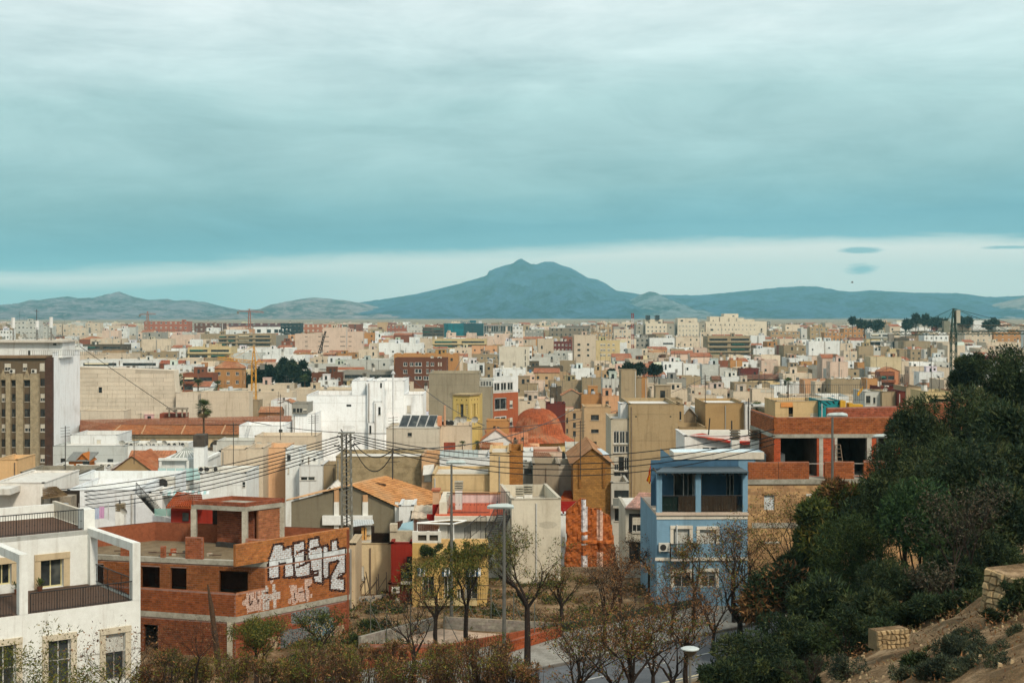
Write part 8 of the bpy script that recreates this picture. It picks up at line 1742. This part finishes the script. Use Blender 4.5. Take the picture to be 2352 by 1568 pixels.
def baretree(px,ybase,D,ytop,spread,label,seed,lv=5,nleaf=900,cols=OL,fork=.3,lean=0,pods=250,base=None,trunk=.16,lsize=.16,group='street trees with thin winter crowns',name='street_tree',kids=None):
 rnd=random.Random(seed);rs=np.random.default_rng(seed);x=(px-HX)/F*D;z0=(G(x,D)if base is None else base)-.1;H=CZ-(ytop-HY)/F*D-z0;q=thing(name,(x,D,z0),label,'tree',group);m=MB();tips=[];sp=spread/F*D;BK=C(56,47,42)
 def grow(p,d,L,r,l):
  pts=[p];rr=[r];dd=d.copy()
  for k in range(3):
   dd=(dd+Vector((rnd.gauss(0,.13),rnd.gauss(0,.13),rnd.gauss(.03,.08)))).normalized();p=p+dd*L/3;pts.append(p);rr.append(r*(1-.32*(k+1)/3))
  m.tube(pts,rr,BK,BARK,6 if l>=lv-1 else 4 if l>1 else 3)
  if l<=1:tips.append(p);tips.append(pts[2])
  if l<=0:return
  for i in range(rnd.choice([2,3,3]if l>1 else[2,2,3])):
   ax=Vector((rnd.gauss(0,1),rnd.gauss(0,1),0)).normalized();ang=rnd.uniform(.3,.72);nd=(dd*math.cos(ang)+ax*math.sin(ang)+Vector((0,0,.14))).normalized();grow(p,nd,L*rnd.uniform(.62,.86),rr[-1]*rnd.uniform(.6,.78),l-1)
  if l>1 and rnd.random()<.7:ax=Vector((rnd.gauss(0,1),rnd.gauss(0,1),.3)).normalized();grow(pts[1],(dd*.5+ax*.8).normalized(),L*.5,r*.4,l-2)
 p0=Vector((x,D,z0));fz=H*fork;top=p0+Vector((lean,0,fz));m.tube([p0,p0.lerp(top,.5)+Vector((rnd.uniform(-.08,.08),0,0)),top],[trunk,trunk*.85,trunk*.72],BK,BARK,8);nb=kids or rnd.choice([3,4])
 for i in range(nb):a=6.28*i/nb+rnd.uniform(-.4,.4);o_=sp/max(.5,H-fz)*.85;grow(top,Vector((math.cos(a)*o_,math.sin(a)*o_,1)).normalized(),(H-fz)*.36,trunk*.55,lv-1)
 zs_=[t_.z for t_ in tips];k=H/max(.1,max(zs_)-z0)
 for i,v in enumerate(m.v):hh=v[2]-z0;m.v[i]=(v[0],v[1],z0+(hh if hh<fz else fz+(hh-fz)*(H-fz)/max(.1,max(zs_)-z0-fz)))
 kk=(H-fz)/max(.1,max(zs_)-z0-fz);tips=[(t_.x,t_.y,z0+fz+(t_.z-z0-fz)*kk,.3)for t_ in tips if t_.z>z0+fz*.8];m.build('trunk',q)
 if nleaf:foliage(q,'crown',leaves(rs,tips,int(nleaf*1.35),lsize*.8,cols,.4))
 if pods:foliage(q,'seed_pods',leaves(rs,tips,pods,.1,[C(64,44,30),C(90,62,40)],.5))['kind']='stuff'
 return q
def bush(px,py,rx,ry,D,label,cols,n_,size,seed,group,twig=30,name='bush',flat=.35,onground=True):
 rs=np.random.default_rng(seed+77);rnd=random.Random(seed);c0=W3(px,py,D);R1,R2=rx/F*D,ry/F*D;zb=G(c0.x,D);zb=min(zb,c0.z-R2*.6);q=thing(name,(c0.x,D,zb),label,'bush',group);cs=[(c0.x+rs.uniform(-.75,.75)*R1,D+rs.uniform(-.6,.6)*R1*.7,c0.z+rs.uniform(-.5,.65)*R2,rs.uniform(.25,.45)*min(R1,R2*1.5))for _ in range(16)];foliage(q,'foliage',leaves(rs,cs,n_,size,cols,flat));m=MB()
 for i in range(twig):x,y,z,r=cs[i%16];e=Vector((x+rnd.gauss(0,r*.6),y+rnd.gauss(0,r*.6),z+rnd.uniform(.3,1.1)*r));b0=Vector((c0.x+rnd.uniform(-.3,.3)*R1,D,zb));m.tube([b0,b0.lerp(e,.5)+Vector((rnd.gauss(0,.1),0,.1)),e],[.03,.018,.006],C(80,64,54),BARK,3)
 m.build('stems',q)if twig else None;return q
# the trees in front of the houses
baretree(1071,1487,84.6,1238,52,'olive leaved street tree just right of the tall street lamp',3,nleaf=3200,fork=.33);baretree(1211,1532,80,1203,88,'largest thin street tree with seed pods, right of the second lamp',5,lv=6,nleaf=1800,pods=800,fork=.42,trunk=.2)
baretree(1001,1484,85,1262,50,'olive leaved tree left of the tall street lamp',8,nleaf=2600,fork=.28);baretree(1290,1441,90,1300,40,'small sparse tree before the foam coated ruin',12,nleaf=900,fork=.35,cols=OL+BR_,lv=5);baretree(1446,1600,72,1290,95,'wide leafless tree at the kerb below the pink tiled house',15,lv=6,nleaf=900,cols=BR_,fork=.32,trunk=.2,pods=300)
baretree(1390,1500,84,1262,55,'reddish twigged tree left of the wide leafless one',18,lv=6,nleaf=1500,cols=BR_,fork=.3);baretree(1576,1590,74,1345,62,'bare forked tree beside the disc topped lamp',21,lv=6,nleaf=350,cols=BR_,fork=.35,trunk=.16);baretree(1700,1466,86,1188,105,'large spreading leafless tree in front of the blue house',25,lv=6,nleaf=1700,cols=BR_+OL,fork=.16,trunk=.22,kids=5,pods=400)
baretree(1595,1446,89.5,1232,50,'yellowish sparse tree by the blue house balcony',28,nleaf=1500,cols=OL+BR_,fork=.42);baretree(1686,1430,91,1195,60,'pod covered tree against the right part of the blue house',31,lv=6,nleaf=900,cols=BR_,fork=.45,pods=500);baretree(1492,1400,100,1225,42,'thin bare tree before the grey white house',33,nleaf=300,cols=BR_,fork=.4,lv=6);baretree(1425,1410,98,1250,36,'slender bare tree right of the foam coated ruin',36,nleaf=300,cols=BR_,fork=.4,lv=6)
baretree(1800,1400,90,1120,70,'thin brownish tree before the tan block wall of the brick building',39,lv=6,nleaf=1800,cols=BR_+OL,fork=.3);baretree(590,1600,76,1418,62,'rounded olive tree at the corner of the lettered building',41,lv=6,nleaf=4200,cols=OL,fork=.25,pods=0);baretree(735,1530,80,1400,46,'dark low tree against the mural on the lettered building',44,lv=5,nleaf=1500,cols=OL+DG,fork=.3,pods=0)
for i,(px,yt,sp,D_,lf,lb_)in enumerate(((30,1446,62,44,2600,'olive tree top at the bottom left corner'),(130,1515,45,43,1600,'low olive branches left of the lower glass door'),(205,1500,50,44,900,'half bare branches right of the lower glass door'),(275,1425,62,46,260,'bare curled twigs before the shuttered window'),(375,1440,60,60,220,'bare shrub tree between white and brick houses'),(450,1400,48,66,200,'bare upright twigs before the brick front'))):baretree(px,1700,D_,yt,sp,lb_,50+i,lv=6,nleaf=lf,cols=OL if i<3 else BR_,fork=.5,trunk=.08,pods=60,lsize=.11)
q=thing('dead_trunk',(W3(508,1566,78)),'tall leaning dead palm trunk before the unfinished brick front','trunk');m=MB();m.tube([W3(509,1620,78),W3(497,1480,78),W3(485,1390,78),W3(477,1341,78)],[.2,.17,.13,.04],C(84,66,52),BARK,8);m.build('trunk',q)
# more thin trees screening the street
for i,(px,yb,D_,yt,sp,lb_)in enumerate(((1500,1640,71,1385,60,'low bare tree over the road left of the bare forked one'),(1640,1500,83,1300,58,'bare tree between the two large leafless ones'),(1335,1650,70,1400,62,'low spreading bare tree over the kerb'),(1545,1470,87,1290,44,'slim bare tree before the blue house door'),(1410,1640,69,1440,60,'low twiggy tree in the bottom middle'),(1760,1480,84,1330,50,'dense brown tree at the road bend'),(1450,1700,62,1350,105,'widest dark bare tree in the bottom middle'),(1325,1700,63,1400,80,'second dark bare tree right of the brown thicket'),(1545,1700,61,1400,80,'dark bare tree left of the disc topped lamp'),(950,1560,76,1330,36,'thin greenish tree left of the paved lot'))):baretree(px,yb,D_,yt,sp,lb_,120+i,lv=6,nleaf=900,cols=BR_+OL[:2],fork=.26,trunk=.13,pods=200)
for i,(px,py_,rx,ry,D_)in enumerate(((380,1530,45,50,68),(450,1540,45,45,69),(540,1535,50,45,70),(620,1545,50,40,70),(345,1555,40,30,64))):bush(px,py_,rx,ry,D_,['dry bush against the white house corner','dry bush left of the leaning dead trunk','olive bush right of the leaning dead trunk','olive brown bush below the building corner column','low bush at the bottom beside the white house'][i],BR_+OL,2200,.13,140+i,'bushes before the brick front',80)
# brown bushes in front
for i,(px,py_,rx,ry,D_)in enumerate(((740,1510,75,38,68),(1010,1512,80,36,68),(1120,1505,60,42,67),(690,1555,70,40,62),(770,1548,70,50,64),(850,1535,80,48,65),(930,1545,80,45,63),(1010,1540,70,45,64),(1100,1530,75,55,66),(1160,1545,60,50,64),(1225,1555,40,40,63),(800,1500,60,25,72),(900,1495,70,22,73))):bush(px,py_,rx,ry,D_,['top left brown bush of the thicket','top middle brown bush below the paved lot','top brown bush left of the nearer lamp','leftmost brown bush on the bottom edge','second brown bush from the left on the bottom edge','third brown bush from the left on the bottom edge','brown bush below the orange wall start','brown bush below the two olive trees','brown bush at the foot of the nearer lamp','brown bush right of the nearer lamp','rightmost brown bush beside the road','upper brown bush before the terracotta wall','upper brown bush right before the terracotta wall'][i],BR_+OL[:2+i%2],1900,.12,i,'dry brown bushes along the bottom edge',120)
for i,(px,py_,rx,ry,D_,lb_)in enumerate(((905,1405,70,22,95,'dark green weeds against the graffitied block wall'),(860,1440,40,22,90,'dark ivy mound beside the lettered building'),(1130,1418,60,20,94,'green weeds behind the tan block wall'),(1260,1420,45,18,95,'low green shrub right of the vacant lot'),(830,1480,45,26,86,'dark shrub between lettered building and block wall'),(690,1545,50,30,72,'dark green shrub in the shade below the mural'),(1010,1262,55,16,96.2,'leafy green hedge on the yellow house terrace'),(1095,1262,35,16,96.2,'second leafy hedge clump on the yellow house terrace'))):bush(px,py_,rx,ry,D_,lb_,DG+[OL[3]],3000,.15,30+i,'green shrubs around the lot',12 if i<6 else 0)
# dark slope on the right
for i,(px,py_,rx,ry,D_,lb_,cl)in enumerate(((2150,1180,90,80,78,'dark pine behind the grey leafless brush',PN),(2020,1180,80,80,79,'dark pine right of the tan block wall',PN),(2330,1130,80,90,72,'broad dark pine at the right edge above the wall',PN),(1850,1320,50,60,83,'small olive pine left of the round green one',DG),(2270,1290,80,50,63,'low dark pine just over the retaining wall',PN),(1990,1410,80,45,61,'low dark pine left of the small stone block',PN),(2330,880,75,80,105,'tall dark pine at the top right of the slope',PN),(2232,850,34,34,150,'small dark pine right of the green crane top',PN),(2210,885,30,38,152,'olive green tree just right of the crane mast',DG),(2120,985,70,72,84,'pointed dark pine left of the crane foot',PN),(2250,990,100,90,86,'broad dark pine right of the crane mast',PN),(2320,1040,90,90,76,'dark pine against the right edge',PN),(2075,1085,85,75,80,'dark pine in front of the brick building right end',DG),(2200,1100,110,80,72,'dense dark pine at the middle of the slope',PN),(1925,1150,60,48,84,'small reddish green tree beside the brick building',BR_+OL),(1880,1230,58,76,80,'olive green pine in front of the tan block wall',OL+DG),(1960,1290,100,95,74,'round green pine at the middle left of the slope',[C(52,66,34),C(40,56,32),C(66,76,38)]),(2110,1230,110,95,68,'large green pine with soft rounded crown',[C(44,66,38),C(34,54,32),C(54,74,40)]),(2280,1200,90,80,66,'dark pine above the stone retaining wall',PN),(1790,1370,75,75,79,'dusky pine over the road bend',DG+BR_),(2050,1350,90,60,64,'low dark pine above the small stone block',PN),(2180,1340,80,55,62,'low dark pine left of the retaining wall',PN),(1900,1390,85,60,66,'dark green pine above the roadside bushes',DG))):evergreen(px,py_,rx,ry,D_,lb_,cl,15000,.17+.05*(i%4),i,clumps=24,group='pines on the slope')
for i,(px,py_,rx,ry,D_,lb_)in enumerate(((1740,1520,110,60,56,'dark rounded bush beside the disc topped lamp'),(1850,1480,100,60,58,'dark green bush mass left of the bare slope'),(1960,1460,90,60,56,'dark green bush left of the small stone block'),(1660,1545,60,40,54,'low feathery bush at the kerb'),(2090,1425,80,45,57,'dark bush behind the small stone block'),(2170,1395,80,40,56,'dark bush at the top of the bare slope'),(1820,1550,100,30,52,'dark bush at the bottom beside pale twigs'),(2140,1505,20,22,47,'small tufted shrub on the bare slope'),(2105,1525,32,22,45,'round green shrub in the middle of the bare slope'),(2290,1420,28,22,48,'dark shrub at the foot of the retaining wall'),(2330,1370,30,45,47,'leafy shrub hanging over the retaining wall right end'),(2200,1500,60,45,44,'grey green shrub with small leaves on the slope'),(2280,1510,70,50,42,'grey green shrub at the bottom right'),(2230,1550,90,35,40,'dusky shrub along the bottom right edge'),(2075,1548,40,20,43,'low tuft near the bottom edge of the bare slope'),(2340,1470,30,40,43,'dark shrub at the right edge below the wall'),(2170,1545,60,40,41,'grey green shrub left of the dusky one at the bottom'),(2320,1545,60,45,39,'grey green shrub in the very bottom right corner'),(2250,1470,55,30,46,'grey green shrub below the retaining wall'),(1950,1535,50,30,50,'low dark shrub beside the pale leafless twigs'))):bush(px,py_,rx,ry,D_,lb_,(PN+DG)if i<11 else[C(58,66,50),C(48,58,48),C(76,80,58)],9000 if rx>50 else 2500,.15 if i<11 else.09,60+i,'dark bushes on the slope',14)
for i,(px,yt,sp,D_,lb_)in enumerate(((1855,1490,60,47,'pale leafless twigs rising from the dark bushes at the bottom'),(2230,1075,70,62,'grey leafless brush crown among the pines'),(2190,1130,60,60,'second grey leafless brush crown among the pines'),(2150,1290,50,58,'thin leafless shrub below the large green pine'))):baretree(px,1640,D_,yt,sp,lb_,80+i,lv=6,nleaf=0 if i==0 else 500,cols=[C(84,74,60),C(66,66,50)],fork=.3,trunk=.07,pods=0,group='leafless brush on the slope',name='leafless_shrub')
# town trees
for i,(px,py_,rx,ry,D_,lb_)in enumerate(((552,878,32,24,560,'round dark tree left of the yellow crane mast'),(607,864,24,24,565,'dark tree right of the yellow crane mast'),(645,868,26,24,560,'dark tree in the middle of the town grove'),(680,850,24,26,555,'tallest dark tree of the town grove'),(702,872,16,18,550,'small dark tree at the right end of the town grove'),(650,838,7,14,570,'thin cypress sticking out of the town grove'),(1440,848,14,10,480,'dark round tree behind the tall beige blank block'),(1470,848,12,9,480,'small dark tree beside the pale grey roofs'),(1503,850,17,8,480,'flat dark tree left of the white house with two dark windows'),(1958,736,5,5,1180,'lone small tree on the hilltop'),(1985,744,18,8,1175,'leftmost dark pine clump on the hilltop'),(2015,748,16,8,1178,'second dark pine clump on the hilltop'),(2080,745,14,8,1180,'dark pine clump above the pale terraced block'),(2103,734,8,9,1180,'tall round pine left on the hilltop'),(2124,734,8,10,1180,'tall round pine beside the crane peak'),(2150,742,24,8,1180,'wide dark pine clump beside the crane'),(2210,738,12,9,1182,'dark pine left of the white hilltop villa'),(2224,742,7,10,1182,'narrow pine against the white hilltop villa'),(2278,745,15,10,1180,'dark pine right of the white hilltop villa'),(1405,1060-205,4,4,480,'tiny dark bush among roofs'))):evergreen(px,py_,rx,ry,D_,lb_,[C(36,50,36),C(28,42,30),C(48,58,40)],2600 if D_<700 else 900,D_*.0022,100+i,name='town_tree',clumps=10,flat=.6,group='dark trees in the town')
def palm(px,py_,D,r,h,label,nf=44,skirt=True,col=(C(70,84,44),C(52,68,38),C(90,96,56))):
 T=W3(px,py_,D);PROT.append((px-8,px+8,py_+12,D));q=thing('palm_tree',(T.x,D,T.z-h),label,'palm tree','palms');m=MB();m.tube([(T.x,D,T.z-h),(T.x,D,T.z)],[r*.1,r*.08],C(92,76,60),BARK,7);m.build('trunk',q);m=MB();rnd=random.Random(px)
 for i in range(nf):
  a=rnd.uniform(0,6.28);e=rnd.uniform(-1.2 if skirt else-.3,1.35);c=rnd.choice(col)if e>-.5 else C(110,92,64);d=Vector((math.cos(a)*math.cos(e),math.sin(a)*math.cos(e),math.sin(e)));st=T+d*r*.45;s=d.cross(Vector((0,0,1))).normalized();k=9
  m.tube([T,st],r*.012,c,LEAF,3)
  for j in range(k):f_=(j/(k-1)-.5)*2.1;dd=(d*math.cos(f_)+s*math.sin(f_)-Vector((0,0,.25))).normalized();e2=st+dd*r*.5;w=s*r*.035;m.poly([st,st.lerp(e2,.5)+w,e2,st.lerp(e2,.5)-w],c,LEAF)
 m.build('crown',q)
palm(468,938,215,1.75,9,'tall fan palm with a skirt of dead fronds before the market roofs',70);palm(411,872,470,2.6,9,'dark palm beside the terracotta balcony block');palm(455,884,470,2.6,6,'low dark palm right of the terracotta balcony block',40,False);palm(500,886,470,2.6,6,'small palm at the left edge of the dark grove',40);palm(1738,940,176,1.3,5,'dark palm under the thin white canopy',40);palm(1062,1022,168,.7,2,'potted palm on the glass screened terrace',26,False);palm(1095,1022,168,.7,2,'second potted palm on the glass screened terrace',26,False);palm(1810,880,300,1.6,4,'palm fronds among the right roofs',30,False);palm(700,872,500,2.6,5,'pale fan palm at the right end of the grove',36,False)
# ------------------------------------------------------------------ stone retaining wall and stone block
def stones(root,fr,w,z0,z1,nx_,nz_,seed,lean=.18,base=C(176,152,114),dp=3):
 rnd=random.Random(seed);zf=z1 if callable(z1)else(lambda a:z1);P={};core=MB()
 for j in range(nz_+1):
  for i in range(nx_+1):jx=rnd.uniform(-.3,.3)if 0<i<nx_ else 0;jz=rnd.uniform(-.28,.28)if 0<j<nz_ else 0;P[i,j]=(w*(i+jx)/nx_,z0+(zf(w*i/nx_)-z0)*(j+jz)/nz_)
 b=lambda a,z,d:fr.p(a,z,d-lean*(z-z0));core.poly([b(0,z0,0),b(w,z0,0),b(w,zf(w),0),b(0,zf(0),0)],tuple(c*.3 for c in base),CON)
 core.poly([b(0,zf(0),0),b(w,zf(w),0),fr.p(w,zf(w),-dp),fr.p(0,zf(0),-dp)],tuple(c*.7 for c in base),EARTH);core.poly([b(0,z0,0),b(0,zf(0),0),fr.p(0,zf(0),-dp),fr.p(0,z0,-dp)],tuple(c*.6 for c in base),CON);core.poly([b(w,z0,0),b(w,zf(w),0),fr.p(w,zf(w),-dp),fr.p(w,z0,-dp)],tuple(c*.6 for c in base),CON);core.build('wall',root)
 for j in range(nz_):
  for i in range(nx_):
   q4=[P[i,j],P[i+1,j],P[i+1,j+1],P[i,j+1]];cx_,cz_=sum(p_[0]for p_ in q4)/4,sum(p_[1]for p_ in q4)/4;o4=[(cx_+(a-cx_)*.93,cz_+(z-cz_)*.92)for a,z in q4];i4=[(cx_+(a-cx_)*.68+rnd.uniform(-.01,.01),cz_+(z-cz_)*.66)for a,z in q4];h=rnd.uniform(.05,.13);k=rnd.uniform(.7,1.12);c=tuple(v*k for v in base);m=MB();O=[b(a,z,0)for a,z in o4];I=[b(a,z,h+rnd.uniform(-.02,.02))for a,z in i4];m.poly(I,c,CON)
   for k2 in range(4):m.poly([O[k2],O[(k2+1)%4],I[(k2+1)%4],I[k2]],c,CON)
   m.build('stone',root)
D=50;A_,B_=W3(2250,1420,D),W3(2420,1450,D-3);A_.x-=.1;zt0,zt1_=W3(2268,1305,D).z,W3(2400,1330,D).z;sw=thing('retaining_wall',(A_.x,D,A_.z),'leaning yellowish rubble stone retaining wall at the right edge','wall');fr,w=FR2(A_.xy,B_.xy);stones(sw,fr,w,A_.z-.5,lambda a:zt0+(zt1_-zt0)*a/w,12,10,3,.2)
A_,B_=W3(2014,1473,50),W3(2086,1470,50.5);sb_=thing('stone_block',(A_.x,50,A_.z),'small square rubble stone block on the bare slope','wall');fr,w=FR2(A_.xy,B_.xy);stones(sb_,fr,w,A_.z-.3,W3(2014,1449,50).z,7,4,5,.05,dp=.5)
def ground_cover(name,label,n_,inside,size,cols,seed,area,cat='undergrowth'):
 rs=np.random.default_rng(seed);cs=[]
 while len(cs)<700:
  x,y=rs.uniform(area[0],area[1]),rs.uniform(area[2],area[3])
  if inside(x,y)and noise.noise(Vector((x*.22,y*.22,seed)))>-.12:cs.append((x,y,G(x,y)+.05,rs.uniform(.25,.8)))
 V,Fq,cl=leaves(rs,cs,n_,size,cols,.35,squash=.45);o=finish(name,npmesh(name,V,Fq,cl,np.zeros(len(Fq)),[LEAF]));tagit(o,label,cat,kind='stuff')
ground_cover('weeds','dark weeds and dry grass covering the vacant lot between the houses',30000,lambda x,y:road_s(x,y)<-6.2 and not(-5.5<x<2 and y<89.5),.2,DG+OL+BR_,5,(-14,16,84,108),'weeds')
ground_cover('undergrowth','dark undergrowth between the pines on the slope',60000,lambda x,y:road_s(x,y)>9.5 and HX+x/y*F>1640 and(y>58 or HX+x/y*F<1900),.2,PN+DG,6,(7,46,48,112))
ground_cover('dry_grass','dry stalks and small tufts on the bare slope',9000,lambda x,y:road_s(x,y)>20 and y<56,.12,BR_+[C(110,104,72)],7,(7,24,34,56))
m=MB();rnd=random.Random(77)
for i in range(900):
 x,y=rnd.uniform(7,24),rnd.uniform(34,60)
 if road_s(x,y)<19 or noise.noise(Vector((x*.5,y*.5,3)))<-.05:continue
 s=rnd.choice([.02,.03,.04,.06,.11])*rnd.uniform(.7,1.5);z=G(x,y)+.02;k=rnd.uniform(.7,1.2);a=rnd.uniform(0,3);P4=[(x+s*math.cos(a+j*1.57)*rnd.uniform(.7,1.2),y+s*math.sin(a+j*1.57),z-s)for j in range(4)];m.hexa(P4,[(x+(p_[0]-x)*.6,y+(p_[1]-y)*.6,z+s*rnd.uniform(.1,.35))for p_ in P4],C(186,162,126,k),CON,bottom=False)
o=m.build('stones');tagit(o,'loose pale stones scattered over the bare slope','stones',kind='stuff')
# ------------------------------------------------------------------ houses between the landmarks
def overlap(x0,y0,x1,y1,gap=.5):
 for a in OCC:
  if x0<a[2]+gap and x1>a[0]-gap and y0<a[3]+gap and y1>a[1]-gap:return True
 return False
rnd=random.Random(21)
cands=[]
D=228.0
while D<2700:
 lim=(HX+60)/F*D;x=-lim;
 while x<lim:
  s=1+D/2300
  w=rnd.uniform(5,11)*s
  cands.append((x,D+rnd.uniform(-.02,.02)*D,w*rnd.uniform(.82,.98),min(26,rnd.uniform(8,13)*s),rnd.random()))
  x+=w+(rnd.uniform(2,9)if rnd.random()<.15 else 0)
 D*=1.043
gen,far=[],[]
for x,y,w,d,q in cands:
 if overlap(x,y,x+w,y+d):continue
 p0,p1=HX+x/y*F,HX+(x+w)/y*F
 if p1<-60 or p0>2412:continue
 g0=G(x+w/2,y)
 h=rnd.choice([5,6.5,8,9,10,11,12.5,14])*(1 if y<500 else 1.12)
 if y>700:h+=rnd.choice([0,0,2,5,8])*(1 if p0<1500 or p0>1780 else.5)
 zt=g0+h;cap=999
 for a0,a1,yb,Dl in PROT:
  if Dl>y+3 and a0<p1-2 and a1>p0+2:
   cap=min(cap,CZ-(yb-1-HY)/F*y)
 zt=min(zt,cap,CZ-(738+14*q-HY)/F*y)
 if zt-g0<3.2:
  if zt-g0<2.2:continue
  zt=g0+2.8
 py=HY+(CZ-zt)/y*F
 if py>1180:continue
 if y<235 and p0>1400:continue
 OCC.append((x,y,x+w,y+d,zt));rec=(x,y,w,d,g0,zt,q if zt+2.2<cap else 2,p0,p1,py)
 gen.append(rec)
gen.sort(key=lambda r:-((r[8]-r[7])*min(40,(1568-r[9]))*(1 if r[1]<1200 else.4)))
NG=170
near,far=gen[:NG],gen[NG:]
CK='wwwwwwccccccccpppbbbbttllggndwccpbllwcyor'
ORD=['','second ','third ','fourth ','fifth ','sixth ','seventh ','eighth ','ninth ','tenth ','eleventh ','twelfth ']
used={}
def wins_for(w,zt,g0,y,rnd,cap=12):
 s=max(1,y/900);out=[];nc=max(1,int(w/(2.9*s)));z=zt-2.5*s;style=rnd.random()
 if style<.16:return out
 kd=rnd.choice('nnwhbk');
 while z>g0+1 and len(out)<cap:
  for i in range(nc):
   if rnd.random()<.35:continue
   a=w*(i+.5)/nc;ww=.5*s
   out.append((a-ww,z,a+ww,z+1.2*s*rnd.choice([.8,1,1.5 if kd!='n' else 1]),rnd.choice([kd,kd,'s','k'])))
  z-=3.0*s
 return out
near.sort(key=lambda r:r[7])
for x,y,w,d,g0,zt,q,p0,p1,py in near:
 k=rnd.choice(CK);roofk='flat' if rnd.random()<.84 else rnd.choice(['gable','gablex','gablex'])
 cx=(p0+p1)/2;best=min(LAND,key=lambda l:((l[0]-cx)/1.0)**2+((l[1]-py)*1.6)**2)
 dx,dy=cx-best[0],py-best[1]
 rel=('right of' if dx>0 else 'left of')if abs(dx)>abs(dy)*1.3 else('behind' if dy<0 else 'in front of')
 size='low' if zt-g0<7 else 'tall' if zt-g0>12 else 'small' if w<8 else 'broad' if w>13 else 'plain'
 rf={'flat':'flat-roofed house','gable':'house with a tiled gable','gablex':'house with a tiled roof'}[roofk]
 base=f'{size} {CW[k]} {rf} {rel} {best[2]}';n_=used.get(base,0);used[base]=n_+1
 lab=base if n_==0 else f'{ORD[n_]}{base}'
 fr=FR(x,y,(1,rnd.uniform(-.05,.05)));j=rnd.uniform(.85,1.08);c=tuple(v*j for v in PAL[k])
 ws=wins_for(w,zt-(1.5 if roofk!='flat' else 0),g0,y,rnd)
 root=house('house',lab,'house',fr,w,d,g0-1,zt-(1.3 if roofk!='flat' else 0),c,ws,roof=roofk,ridge=1.3,group='town houses filling the blocks',parapet=rnd.choice([.4,.7,.95]))
 if roofk=='flat':
  if w>5 and q<1 and rnd.random()<.7:
   hw=rnd.uniform(2,w*.5);a=rnd.uniform(.3,w-hw-.3)
   if py-2.6/y*F>745:hut(root,fr,a,a+hw,zt-.6,rnd.uniform(2,2.7),1.5,min(d-.5,5),tuple(v*rnd.uniform(.85,1.08)for v in c),rnd)
  clutter(root,fr,w,d,zt-.6,rnd,rnd.randint(2,5),y)
# the remaining houses of the distance read as one mass of roofs
fm=MB()
def mini_antenna(x,y,z,h,s=1.0):
 t_=.05*s;fm.box(x-t_,y-t_,z,x+t_,y+t_,z+h,C(80,74,68),MET,bottom=False);fm.box(x-.5*s,y-t_,z+h*.85,x+.5*s,y+t_,z+h*.85+t_,C(90,86,80),MET,bottom=False)
for x,y,w,d,g0,zt,q,p0,p1,py in far:
 k=rnd.choice(CK);j=rnd.uniform(.8,1.15);c=tuple(v*j for v in PAL[k]);fr=FR(x,y,(1,rnd.uniform(-.08,.08)))
 ws=wins_for(w,zt,g0,y,rnd,14);facade(fm,fr,w,g0-1,zt,[h[:4]for h in ws],c,PL,depth=.2)
 for h in ws:fm.poly([fr.p(h[0],h[1],-.15),fr.p(h[2],h[1],-.15),fr.p(h[2],h[3],-.15),fr.p(h[0],h[3],-.15)],DARK if h[4]!='s' else C(200,194,178),GL if h[4]!='s' else PL)
 tiled=rnd.random()<.12;cr=C(150,92,64)if tiled else rnd.choice(ROOFC)
 for f2,ww in((FR(*fr.p(w,0)[:2],(-fr.en[0],-fr.en[1])),d),(FR(*fr.p(0,0,-d)[:2],fr.en),d),(FR(*fr.p(w,0,-d)[:2],(-fr.ex[0],-fr.ex[1])),w)):
  fm.poly([f2.p(0,g0-1),f2.p(ww,g0-1),f2.p(ww,zt),f2.p(0,zt)],c,PL)
 if tiled:
  A,B_,C_,D_=fr.p(-.3,zt,.3),fr.p(w+.3,zt,.3),fr.p(w+.3,zt,-d-.3),fr.p(-.3,zt,-d-.3);rg0,rg1=fr.p(0,zt+1.6,-d/2),fr.p(w,zt+1.6,-d/2)
  fm.poly([A,B_,rg1,rg0],cr,CLAY);fm.poly([C_,D_,rg0,rg1],cr,CLAY);fm.poly([D_,A,rg0],c,PL);fm.poly([B_,C_,rg1],c,PL)
 else:
  fm.poly([fr.p(0,zt-.7),fr.p(w,zt-.7),fr.p(w,zt-.7,-d),fr.p(0,zt-.7,-d)],cr,PL)
  for _ in range(rnd.choice([0,1,1,2])if q<1 else 0):
   hw=rnd.uniform(2,max(2.2,w*.45));a=rnd.uniform(0,max(.1,w-hw));hh=rnd.uniform(1.8,2.8);b=rnd.uniform(.8,d*.4);cc=tuple(v*rnd.uniform(.85,1.1)for v in PAL[rnd.choice('wwccpblz' if rnd.random()<.9 else 'ro')])
   fm.fbox(fr,a,a+hw,zt-.69,zt-.7+hh,-b-rnd.uniform(2.5,4),-b,cc,PL,bottom=False,tcol=rnd.choice(ROOFC))
   if rnd.random()<.5:fm.fbox(fr,a+hw*.3,a+hw*.3+.9,zt-.6,zt+1.2,-b,-b+.03,DARK,GL,bottom=False)
  for _ in range(rnd.choice([1,2,3,4])):
   p=fr.p(rnd.uniform(.3,w-.3),0,-rnd.uniform(.3,d-.3));s=max(1,y/1000)
   if rnd.random()<.6:mini_antenna(p[0],p[1],zt-.7,rnd.uniform(2,4.5),s)
   else:h_=rnd.uniform(.4,.8);fm.box(p[0]-h_*.6,p[1]-.4,zt-.7,p[0]+h_*.6,p[1]+.4,zt-.7+h_*rnd.uniform(1,2.2),rnd.choice([C(210,208,200),C(150,100,76),C(110,110,106),C(70,110,140)]),PL,bottom=False)
o=fm.build('distant_houses');tagit(o,'mass of distant pale flat-roofed houses covering the plain up to the mountains','houses',kind='stuff')
print('gen',len(near),len(far),'occ',len(OCC))
